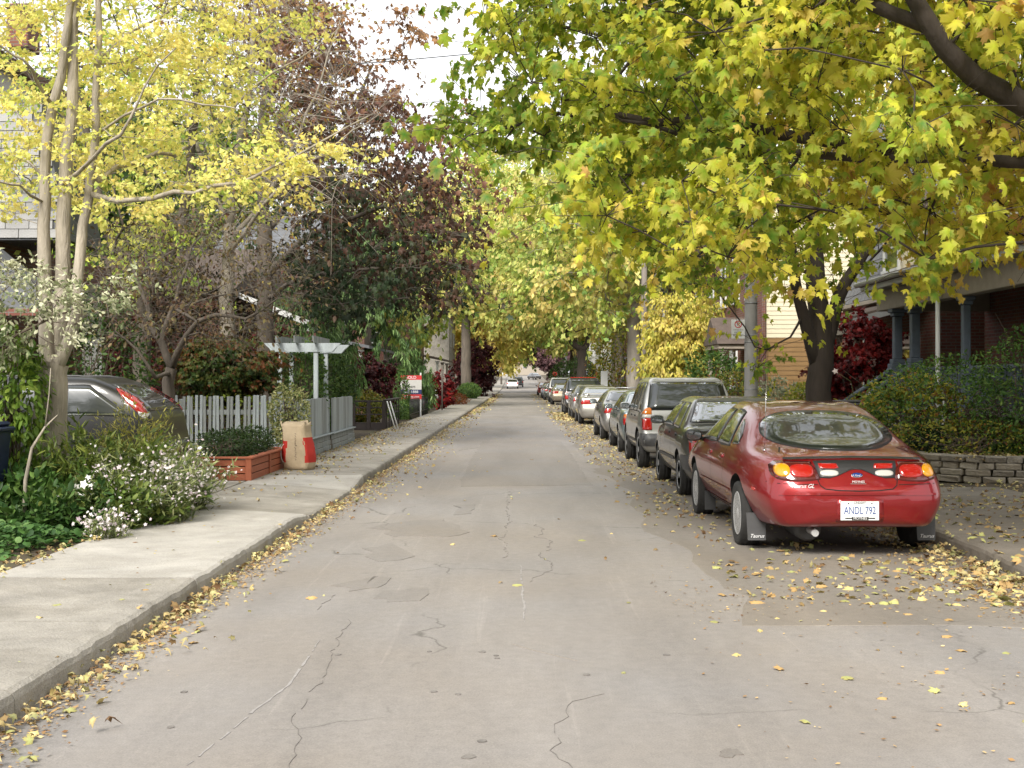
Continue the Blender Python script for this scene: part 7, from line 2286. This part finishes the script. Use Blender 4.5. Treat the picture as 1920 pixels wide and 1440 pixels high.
# ------------------------------------------------------------------ fences, arbour, planter and the rest of the street furniture
mat('fence_paint', (0.36, 0.40, 0.41), .8, .22, 9, .4, 50, stretch=(1, 1, .15))
mat('fence_worn', (0.27, 0.29, 0.285), .85, .35, 7, .5, 50, stretch=(1, 1, .15))
mat('planter_red', (0.36, 0.105, 0.05), .7, .15, 8, .3, 60)
mat('rail_brown', (0.022, 0.015, 0.014), .6, .3, 9, .3, 60)
mat('kraft', (0.50, 0.395, 0.265), .9, .12, 6, .4, 30)
mat('print_red', (0.52, 0.03, 0.02), .7, .08, 9)
mat('concrete_pole', (0.33, 0.32, 0.31), .85, .2, 4, .4, 90, stretch=(1, 1, .4))
mat('wood_pole', (0.19, 0.165, 0.14), .9, .3, 4, .5, 60, stretch=(1, 1, .15))
mat('sign_white', (0.70, 0.71, 0.70), .45, .06, 9)
mat('sign_red', (0.50, 0.03, 0.03), .5, .06, 9)
mat('sign_navy', (0.02, 0.03, 0.10), .5, .06, 9)
mat('sign_grey', (0.50, 0.49, 0.46), .6, .06, 9)
mat('bin_navy', (0.012, 0.02, 0.06), .45, .2, 9)
mat('iron', (0.02, 0.02, 0.02), .5, .2, 9)
mat('wire_black', (0.025, 0.025, 0.025), .6, .1, 9)

def at_root(o, root):
    o.matrix_parent_inverse = Matrix.Translation(-root.location); return o
# picket fence across the side of the driveway
pf = thing('picket_fence', 'weathered pale grey picket fence between driveway and arbour', 'fence', (-6, 22.2, .1))
pk = [MB() for _ in range(3)]
pms = []
for i, b_ in enumerate(pk):
    b_.box(-.026, .026, -.012, .012, .22 + .02 * i, 1.23 - .012 * i, 0, .005)
    pms.append(b_.mesh('picket', MATS['fence_paint' if i < 2 else 'fence_worn']))
x = -4.15
while x > -8.6:
    o = link('picket', pms[random.choice((0, 0, 1, 2))], pf); o.location = (x + 6, 0, 0); o.rotation_euler = (random.gauss(0, .008), random.gauss(0, .014), 0); x -= .079
for z in (.42, 1.02):
    mb = MB(); mb.box(-8.6, -4.1, 22.215, 22.265, z - .045, z + .045, 0, .006); at_root(mb.build('rail', MATS['fence_worn'], pf), pf)
for xx in (-4.06, -6.1, -8.2):
    mb = MB(); mb.box(xx - .05, xx + .05, 22.268, 22.37, .1, 1.26, 0, .008); at_root(mb.build('post', MATS['fence_worn'], pf), pf)
# board fence along the pavement, in two leaves, on a stepped plinth of boards
bf = thing('board_fence', 'blue grey board fence of two panels along the left pavement', 'fence', (-3.98, 25.7, .1))
def boards(y0, y1, x, z0, z1):
    y = y0
    while y < y1 - .02:
        w = min(random.choice((.19, .21, .23)), y1 - y)
        mb = MB(); mb.box(x - .012 + random.gauss(0, .002), x + .012, y + .003, y + w - .003, z0, z1 + random.gauss(0, .004), 0, .003)
        at_root(mb.build('board', MATS[random.choice(('fence_paint', 'fence_paint', 'fence_worn'))], bf), bf); y += w
boards(22.4, 25.78, -3.98, .50, 1.24); boards(26.15, 29.35, -3.96, .44, 1.22)
for yy, xx in ((22.35, -4.03), (25.82, -4.03), (25.99, -4.03), (29.4, -4.0)):
    mb = MB(); mb.box(xx - .045, xx + .045, yy - .045, yy + .045, .1, 1.2, 0, .008); at_root(mb.build('post', MATS['fence_paint'], bf), bf)
for (y0, y1, xx) in ((22.3, 25.9, -3.955), (25.92, 29.45, -3.92)):
    for k in range(3):
        mb = MB(); mb.box(xx - .02 + .012 * (2 - k), xx + .012 * (2 - k), y0, y1, .14 + k * .105, .14 + k * .105 + .098, 0, .008); at_root(mb.build('plinth_board', MATS['fence_worn'], bf), bf)
    mb = MB(); mb.box(xx - .06, xx + .05, y0 + .005, y1 - .005, .462, .49, 0, .008); at_root(mb.build('plinth_cap', MATS['fence_paint'], bf), bf)
# arbour
ar = thing('arbour', 'pale blue grey wooden arbour over the garden gate', 'arbour', (-4.45, 25.75, .1))
for y in (25.1, 26.4):
    for x in (-4.12, -4.86):
        mb = MB(); mb.box(x - .045, x + .045, y - .045, y + .045, .1, 2.2, 0, .008); at_root(mb.build('post', MATS['fence_paint'], ar), ar)
    mb = MB(); mb.prism([(-5.12, 2.30), (-5.17, 2.36), (-3.62, 2.36), (-3.78, 2.18), (-5.02, 2.18), (-5.06, 2.25)], y - .07, y - .046, 'XZ'); at_root(mb.build('beam', MATS['fence_paint'], ar), ar)
    mb = MB(); mb.prism([(-5.12, 2.30), (-5.17, 2.36), (-3.62, 2.36), (-3.78, 2.18), (-5.02, 2.18), (-5.06, 2.25)], y + .046, y + .07, 'XZ'); at_root(mb.build('beam', MATS['fence_paint'], ar), ar)
for x in (-4.12, -4.5, -4.86):
    mb = MB(); mb.prism([(24.75, 2.362), (24.7, 2.50), (26.8, 2.50), (26.75, 2.362)], x - .02, x + .02, 'YZ'); at_root(mb.build('rafter', MATS['fence_worn'], ar), ar)

# planter box
pb = thing('planter_box', 'rust red wooden planter box on the left pavement edge', 'planter', (-4.5, 19.1, .12))
X0, X1, Y0, Y1 = -5.25, -3.88, 17.9, 20.55
for k in range(3):
    z0 = .135 + k * .105
    mb = MB(); mb.box(X0, X1 - .09, Y0, Y0 + .025, z0, z0 + .092, 0, .006); at_root(mb.build('plank', MATS['planter_red'], pb), pb)
    mb = MB(); mb.box(X1 - .03, X1 - .005, Y0 + .028, Y1 - .03, z0, z0 + .092, 0, .006); at_root(mb.build('plank', MATS['planter_red'], pb), pb)
    mb = MB(); mb.box(X0, X1 - .05, Y1 - .025, Y1, z0, z0 + .092, 0, .006); at_root(mb.build('plank', MATS['planter_red'], pb), pb)
mb = MB(); mb.box(X1 - .088, X1 + .002, Y0 - .02, Y0 + .02, .132, .45, 0, .006); at_root(mb.build('corner_board', MATS['planter_red'], pb), pb)
mb = MB(); mb.box(X1 - .004, X1 + .014, (Y0+Y1)/2 - .05, (Y0+Y1)/2 + .05, .14, .45, 0, .004); at_root(mb.build('batten', MATS['planter_red'], pb), pb)
for (a, b_, c_, d) in ((X0, X1 + .03, Y0 - .03, Y0 + .09), (X1 - .09, X1 + .03, Y0 + .093, Y1 - .02), (X0, X1 + .03, Y1 - .018, Y1 + .06)):
    mb = MB(); mb.box(a, b_, c_, d, .452, .482, 0, .006); at_root(mb.build('rim', MATS['planter_red'], pb), pb)
mb = MB(); mb.box(X0, X1 - .035, Y0 + .03, Y1 - .03, .13, .43); at_root(mb.build('soil', MATS['soil'], pb), pb)
for i, (yy, lab) in enumerate(((18.45, 'low dark green shrub at the near end of the red planter'), (19.2, 'low dark green shrub in the middle of the red planter'), (19.95, 'low dark green shrub at the far end of the red planter behind the sack'))):
    bush('planter_shrub', lab, (-4.42, yy, .56), (.46, .42, .26), rs, palette([(34, 50, 24), (46, 66, 30), (64, 84, 38)]), 1700, OVAL, .05, 6, z0=.43, group='shrubs in the planter')

# paper sack of yard waste
sk = thing('paper_sack', 'crumpled brown paper yard waste sack with red side panels', 'sack', (-3.58, 20.15, .14), R(-22))
rgk = np.random.default_rng(3)
rows = 14; n = 40
vs, fs = [], []
for i in range(rows):
    t = i / (rows - 1); z = .76 * t
    wx = .235 + .02 * math.sin(t * 6) + (.0 if t < .85 else .02 * (t - .85) / .15); wy = .17 * (1 - .25 * max(0, (t - .7) / .3))
    for k in range(n):
        a = 2 * math.pi * k / n
        c_, s_ = math.cos(a), math.sin(a)
        x = wx * math.copysign(abs(c_) ** .45, c_); y = wy * math.copysign(abs(s_) ** .45, s_)
        j = .006 * math.sin(k * 2.1 + i * 1.7) + rgk.normal(0, .005)
        zt = z + (.035 * math.sin(k * .9) + rgk.normal(0, .012) if i == rows - 1 else 0) + (.0 if i else 0)
        vs.append((x * (1 + j * 3) - .07 * t * t, y * (1 + j * 3), max(0.003, zt)))
for i in range(rows - 1):
    fs += [(i*n+k, i*n+(k+1) % n, (i+1)*n+(k+1) % n, (i+1)*n+k) for k in range(n)]
# folded-in top: a dented mouth
b0 = len(vs)
for k in range(n):
    p = vs[(rows-1)*n+k]; vs.append((p[0]*.9 - .007, p[1]*.85, p[2] - .07))
fs += [((rows-1)*n+k, (rows-1)*n+(k+1) % n, b0+(k+1) % n, b0+k) for k in range(n)]
fs += [tuple(b0 + k for k in range(n)), tuple(reversed(range(n)))]
mb = MB(); mb.add(vs, fs, 0, True)
me = mb.mesh('paper', [MATS['kraft'], MATS['print_red']])
for p in me.polygons:
    c_ = p.center; 
    if abs(p.normal.x) > .62 and .12 < c_.z < .50: p.material_index = 1
    if c_.y < 0 and abs(p.normal.y) > .5 and .10 < c_.z < .46 and (c_.x < -.14 or c_.x > .20): p.material_index = 1
body = link('paper', me, sk)
def stroke(name, pts, r, m, par):
    mb = MB(); mb.tube(pts, r, 4); return mb.build(name, m, par)
# printed swirl and the column of lettering strokes
pts = [(-.215 + .03 * math.sin(t * 2) * 1.0, -.185, .40 - .26 * t + .03 * math.cos(t * 9)) for t in np.linspace(0, 1, 24)]
stroke('print_swirl', [(-.21 + .028 * math.cos(6 * t), -.178 - .004, .41 - .27 * t + .05 * math.sin(6 * t)) for t in np.linspace(0, 1, 30)], .006, MATS['letter_white'], body)
for i in range(12):
    z = .60 - i * .038
    stroke('print_mark', [(.03 + random.uniform(-.012, .012), -.178, z), (.045 + random.uniform(-.02, .02), -.178, z - .012), (.04 + random.uniform(-.02, .02), -.178, z - .022)], .0028, MATS['letter_black'], body)

# dark railing enclosure by the pavement
dr = thing('dark_railing', 'low dark brown timber railing box beside the pavement', 'railing', (-4.4, 38, .12))
for (x0, x1, y0, y1) in ((-4.95, -3.92, 36.6, 36.66), (-3.98, -3.92, 36.662, 40.6)):
    along_x = (x1 - x0) > (y1 - y0)
    for z0, z1 in ((.12, .34), (.56, .60), (.76, .80), (.95, 1.0)):
        mb = MB(); mb.box(x0, x1, y0, y1, z0, z1, 0, .006); at_root(mb.build('rail', MATS['rail_brown'], dr), dr)
    n_ = 2 if along_x else 5
    for i in range(n_ + 1):
        a = i / n_
        if along_x: cx_, cy_ = x0 + .06 + (x1 - x0 - .12) * a, y0 - .012
        else: cx_, cy_ = x1 + .004, y0 + .1 + (y1 - y0 - .2) * a
        w = .055 if not along_x else .06
        mb = MB(); mb.box(cx_ - (w if along_x else .012), cx_ + (w if along_x else .012), cy_ - (.012 if along_x else w), cy_ + (.012 if along_x else w), .12, .985, 0, .006); at_root(mb.build('post', MATS['rail_brown'], dr), dr)
mb = MB(); mb.box(-4.0, -3.86, 36.55, 40.65, 1.002, 1.03, 0, .006); at_root(mb.build('cap', MATS['rail_brown'], dr), dr)
for i, (dx, lab) in enumerate(((0, 'left of two pale sticks leaning on the dark railing'), (.09, 'right of two pale sticks leaning on the dark railing'))):
    mb = MB(); mb.tube([(-3.62 + dx, 36.4, .14), (-3.88 + dx, 36.52, .98)], .018, 6)
    props(mb.build('leaning_stick', MATS['sign_white']), lab, 'stick', 'sticks leaning on the dark railing')

# estate agent board
ea = thing('estate_agent_board', 'estate agent sold board with grey, navy and red bands among shrubs', 'sign', (-4.35, 49.8, .12))
cx, cy = px(771, 49.8), 49.8
for s in (-.38, .38):
    mb = MB(); mb.box(cx + s - .03, cx + s + .03, cy + .022, cy + .08, .12, 1.9, 0, .006); at_root(mb.build('post', MATS['white_paint'], ea), ea)
zt = 1.80
for nm, z0, z1, m in (('sold_band', 1.62, 1.80, 'sign_red'), ('name_panel', 1.22, 1.618, 'sign_grey'), ('phone_band', 1.03, 1.218, 'sign_navy'), ('web_band', .84, 1.028, 'sign_red')):
    mb = MB(); mb.box(cx - .42, cx + .42, cy, cy + .02, z0, z1); at_root(mb.build(nm, MATS[m], ea), ea)
for s_, z, sz, m in (('SOLD', 1.71, .17, 'letter_white'), ('ilbert', 1.34, .16, 'letter_black'), ('462-1888', 1.125, .15, 'letter_white'), ('lindaing.com', .935, .13, 'letter_white')):
    o = text_mesh('lettering', s_, sz, MATS[m], ea, (cx + 4.35, -.006, z - .12), (R(90), 0, 0))
# iron fence stakes in front of it
fe = thing('iron_fence', 'short iron railing by the pavement in front of the estate agent board', 'fence', (-3.98, 50, .12))
st_ = MB(); st_.tube([(0, 0, 0), (0, 0, .78)], .011, 6); stm = st_.mesh('bar', MATS['iron'])
for i in range(26):
    o = link('bar', stm, fe); o.location = (0, -4.6 + i * .36, 0)
for z in (.2, .7):
    mb = MB(); mb.box(-.006, .006, -4.65, 4.45, z, z + .025); mb.build('rail', MATS['iron'], fe)

# thin pole and no-parking sign on the left
mb = MB(); mb.tube([(px(829, 60), 60, .1), (px(829, 60), 60, 2.35)], .035, 8)
props(mb.build('thin_pole', MATS['wood_pole']), 'thin dark pole at the left pavement edge by the crimson shrub', 'pole')
def ring(par, c, r0, r1, y, m, n=24, name='ring'):
    vs, fs = [], []
    for k in range(n):
        a = 2 * math.pi * k / n
        vs += [(c[0] + r0 * math.cos(a), y, c[1] + r0 * math.sin(a)), (c[0] + r1 * math.cos(a), y, c[1] + r1 * math.sin(a))]
    fs = [(2*k, 2*k+1, (2*k+3) % (2*n), (2*k+2) % (2*n)) for k in range(n)]
    mb = MB(); mb.add(vs, fs); return mb.build(name, m, par)
ns = thing('no_parking_sign', 'small white no parking sign on a thin grey post, left pavement far off', 'sign', (px(897, 122), 122, .14))
mb = MB(); mb.tube([(0, 0, 0), (0, 0, 2.85)], .04, 8); mb.build('post', MATS['metal_galv'], ns)
mb = MB(); mb.box(-.38, .08, -.06, -.045, 2.4, 2.86, 0, .004); pl = mb.build('sign_plate', MATS['sign_white'], ns)
ring(pl, (-.15, 2.66), .09, .125, -.064, MATS['sign_red'])

# concrete pole with the permit parking sign
cp = thing('concrete_pole', 'pale concrete utility pole beside the parked cars', 'pole', (px(1408, 27.3), 27.3, .1))
mb = MB(); mb.lathe([(.155, 0), (.15, 1), (.135, 4), (.11, 9.8), (0, 9.85)], 'Z', (0, 0, 0), 18); mb.build('shaft', MATS['concrete_pole'], cp)
for z in (1.75 + .60, 1.3, 2.62 + .6, 2.5):
    mb = MB(); mb.lathe([(.150, z - .012), (.153, z - .012), (.153, z + .012), (.150, z + .012)], 'Z', (0, 0, 0), 18); mb.build('band', MATS['metal_galv'], cp)
for (z, w) in ((.65, .2), (.85, .16), (1.05, .2), (.45, .18)):
    mb = MB(); mb.box(-w * .5, w * .5, -.158, -.148, z, z + .10); mb.build('torn_poster', MATS['sign_grey'], cp)
pp = thing('parking_sign', 'white permit parking sign with red circle on the concrete pole', 'sign', (px(1384, 27.1), 27.1, 2.52))
mb = MB(); mb.box(-.15, .15, -.008, .004, 0, .42, 0, .004); pl = mb.build('sign_plate', MATS['sign_white'], pp)
ring(pl, (0, .315), .062, .082, -.011, MATS['sign_red'])
text_mesh('lettering', 'P', .11, MATS['letter_black'], pl, (-.004, -.011, .315), (R(90), 0, 0), ext=.001)
mb = MB(); mb.add([(-.055, -.0125, .365), (-.045, -.0125, .375), (.055, -.0125, .268), (.045, -.0125, .258)], [(0, 1, 2, 3)]); mb.build('slash', MATS['sign_red'], pl)
for s_, z in (('12:01am-10am', .195), ('EXCEPT', .135), ('BY PERMIT', .07)):
    text_mesh('lettering', s_, .048 if len(s_) < 10 else .038, MATS['letter_black'], pl, (0, -.011, z), (R(90), 0, 0), ext=.001)

# other poles and lamps on the right
def lamp_pole(name, label, x, y, h, m, arm=0.0, group='poles along the right pavement', r=.14, globe=False):
    z = float(rise(y)) + .1
    o = thing(name, label, 'pole', (x, y, z), 0, group)
    mb = MB(); mb.lathe([(r, 0), (r * .9, h * .4), (r * .68, h), (0, h + .02)], 'Z', (0, 0, 0), 14); mb.build('shaft', MATS[m], o)
    if arm:
        mb = MB(); mb.tube([(0, 0, h - .9), (arm * .35, 0, h - .15), (arm * .75, 0, h + .05), (arm, 0, h + .02)], .045, 8); mb.build('arm', MATS['white_paint'], o)
        mb = MB(); mb.lathe([(0, 0), (.10, .06), (.16, .3), (.14, .65), (0, .72)], 'X', (arm - (.72 if arm < 0 else 0), 0, h), 12); mb.build('lamp_head', MATS['white_paint'], o)
    if globe:
        mb = MB(); mb.lathe([(0, h - .1), (.32, h), (.34, h + .05), (.12, h + .2), (0, h + .24)], 'Z', (0, -.2, 0), 16); mb.build('lamp_head', MATS['white_paint'], o)
    return o
lamp_pole('lamp_post', 'tall slim lamp post with flat white head on the right', px(1122, 75), 75, 9.4, 'concrete_pole', 0, globe=True)
lamp_pole('utility_pole', 'grey wooden utility pole left of the golden tree', px(1208, 50), 50, 9.6, 'wood_pole')
lamp_pole('utility_pole', 'pale pole far down the right pavement near the crossing', px(1061, 138), 138, 7.5, 'concrete_pole', 0, r=.17)
lamp_pole('street_lamp', 'white street lamp with curved arm far down the right side', px(1047, 165), 165, 5.6, 'concrete_pole', -2.8, r=.13)
lamp_pole('utility_pole', 'dark pole on the left pavement far off near the no parking sign', px(921, 165), 165, 8.0, 'wood_pole', r=.17, group='poles along the left pavement')
lamp_pole('utility_pole', 'slim pole left of the white estate far down the street', px(940, 215), 215, 8.0, 'wood_pole', r=.17, group='poles along the left pavement')
# no-entry style plates on the far poles
for (u_, y_, z_, m, lab) in ((1040, 148, 2.2, 'sign_red', 'small reddish round sign far down the right pavement'), (1054, 128, 2.4, 'sign_white', 'small white square sign far down the right pavement')):
    o = thing('far_sign', lab, 'sign', (px(u_, y_), y_, .14))
    mb = MB(); mb.tube([(0, 0, 0), (0, 0, z_ + .3)], .03, 6); mb.build('post', MATS['metal_galv'], o)
    mb = MB(); mb.lathe([(.0, -.05), (.3, -.05), (.3, -.03), (0, -.03)], 'Y', (0, 0, z_), 18) if 'round' in lab else mb.box(-.28, .28, -.06, -.04, z_ - .3, z_ + .3); mb.build('sign_plate', MATS[m], o)
nb_ = thing('notice_board', 'blank white upright notice board behind the parked cars', 'sign', (px(1133, 61), 61, .14))
mb = MB(); mb.box(-.17, .17, -.02, .02, .75, 1.92, 0, .006); mb.build('panel', MATS['sign_white'], nb_)
mb = MB(); mb.tube([(0, .05, 0), (0, .05, 1.9)], .03, 6); mb.build('post', MATS['metal_galv'], nb_)
pr = thing('pipe_railing', 'grey pipe railing behind the parked cars', 'railing', (4.6, 56, .14))
mb = MB(); mb.tube([(px(1152, 56) - 4.6, 0, 1.12), (px(1205, 56) - 4.6, 0, 1.12)], .03, 6); mb.build('rail', MATS['metal_galv'], pr)
for u_ in (1152, 1178, 1204):
    mb = MB(); mb.tube([(px(u_, 56) - 4.6, 0, 0), (px(u_, 56) - 4.6, 0, 1.12)], .025, 6); mb.build('post', MATS['metal_galv'], pr)

# wheeled bin at the left edge, dark bin by the porch steps
def bin_(label, x, y, z, m, h=1.05, w=.29, name='wheeled_bin'):
    o = thing(name, label, 'bin', (x, y, z))
    mb = MB(); 
    a, b_ = w * .8, w
    vs = [(-a, -a, 0), (a, -a, 0), (a, a, 0), (-a, a, 0), (-b_, -b_, h * .9), (b_, -b_, h * .9), (b_, b_, h * .9), (-b_, b_, h * .9)]
    mb.add(vs, [(3,2,1,0), (4,5,6,7), (0,1,5,4), (1,2,6,5), (2,3,7,6), (3,0,4,7)]); mb.build('body', MATS[m], o)
    mb = MB(); mb.box(-b_ - .03, b_ + .03, -b_ - .03, b_ + .05, h * .902, h * .95, 0, .015); mb.box(-b_, b_, -b_, b_, h * .952, h, 0, .03); mb.build('lid', MATS[m], o)
    mb = MB(); mb.tube([(-b_, b_ + .06, h * .9), (b_, b_ + .06, h * .9)], .018, 8); mb.build('handle', MATS[m], o)
    for s in (-1, 1):
        mb = MB(); mb.lathe([(.1, -.025), (.1, .025)], 'X', (s * (a + .03), a, .1), 16); mb.build('wheel', MATS['tyre_rubber'], o)
    return o
b_ = bin_('navy wheeled recycling bin cut by the left picture edge', px(-56, 12.3), 12.3, .13, 'bin_navy')
mb = MB(); mb.tube([(.10, -.272, .66), (.145, -.262, .44), (.17, -.268, .56), (.195, -.262, .44), (.24, -.275, .68)], .009, 4); mb.build('print_mark', MATS['letter_white'], b_)
bin_('dark grey bin beside the porch steps at right', px(1600, 24.2), 24.2, .13, 'grey_plastic', 1.08, .3)

# hollyhock with one pale flower before the crimson maple
hh = thing('hollyhock', 'single pale flower on a leaning stalk before the crimson maple', 'flower', (px(1590, 24.0), 23.6, .15))
ps = [Vector((px(1610, 23.6), 23.6, .9)), at(1595, 715, 23.6), at(1566, 696, 23.6)]
mb = MB(); mb.tube([Vector((px(1600, 23.6), 23.6, .15))] + ps, [.008, .007, .006, .004], 5); at_root(mb.build('stem', MATS['stem_green'], hh), hh)
V, T, c = leaf_arrays(np.array([at(1566, 696, 23.55)]), np.array([[0, 0, 1.]]), np.array([[-.3, -1, .2]]), np.array([.13]), palette([(236, 220, 214)]), FLOWER)
at_root(link('blossom', mesh_np('blossom', V, T, leaf_mat('petal', .3), c), hh), hh)

# overhead wires across the street
def wire(label, a, b, sag=.5, r=.012):
    pts = []
    for i in range(17):
        t = i / 16
        p = Vector(a).lerp(Vector(b), t); p.z -= sag * 4 * t * (1 - t); pts.append(p)
    mb = MB(); mb.tube(pts, r, 5)
    props(mb.build('overhead_wire', MATS['wire_black']), label, 'wire', 'overhead wires')
wire('highest overhead wire crossing the sky gap at the top', (px(1408, 27.3), 27.3, 9.6), (-12, 29.5, 8.8), .25)
wire('overhead wire crossing in front of the maroon maple', (px(1208, 50), 50, 9.4), (-9.5, 45, 6.2 + 1.6), .5, .016)
wire('overhead wire crossing the far yellow trees, upper one', (px(1122, 75), 75, 9.2), (-7.5, 84, 6.6), .5, .02)
wire('overhead wire crossing the far yellow trees, lower one', (px(1122, 75), 75, 8.0), (-7.5, 86, 6.3), .9, .02)
wire('thin far overhead wire above the stout grey trunk fork', (px(1061, 138), 138, 7.4), (-6, 118, 7.6), .5, .022)
wire('lengthwise overhead wire from the concrete pole to the next pole', (px(1408, 27.3) - .05, 27.3, 9.3), (px(1208, 50), 50, 9.2), .5, .014)
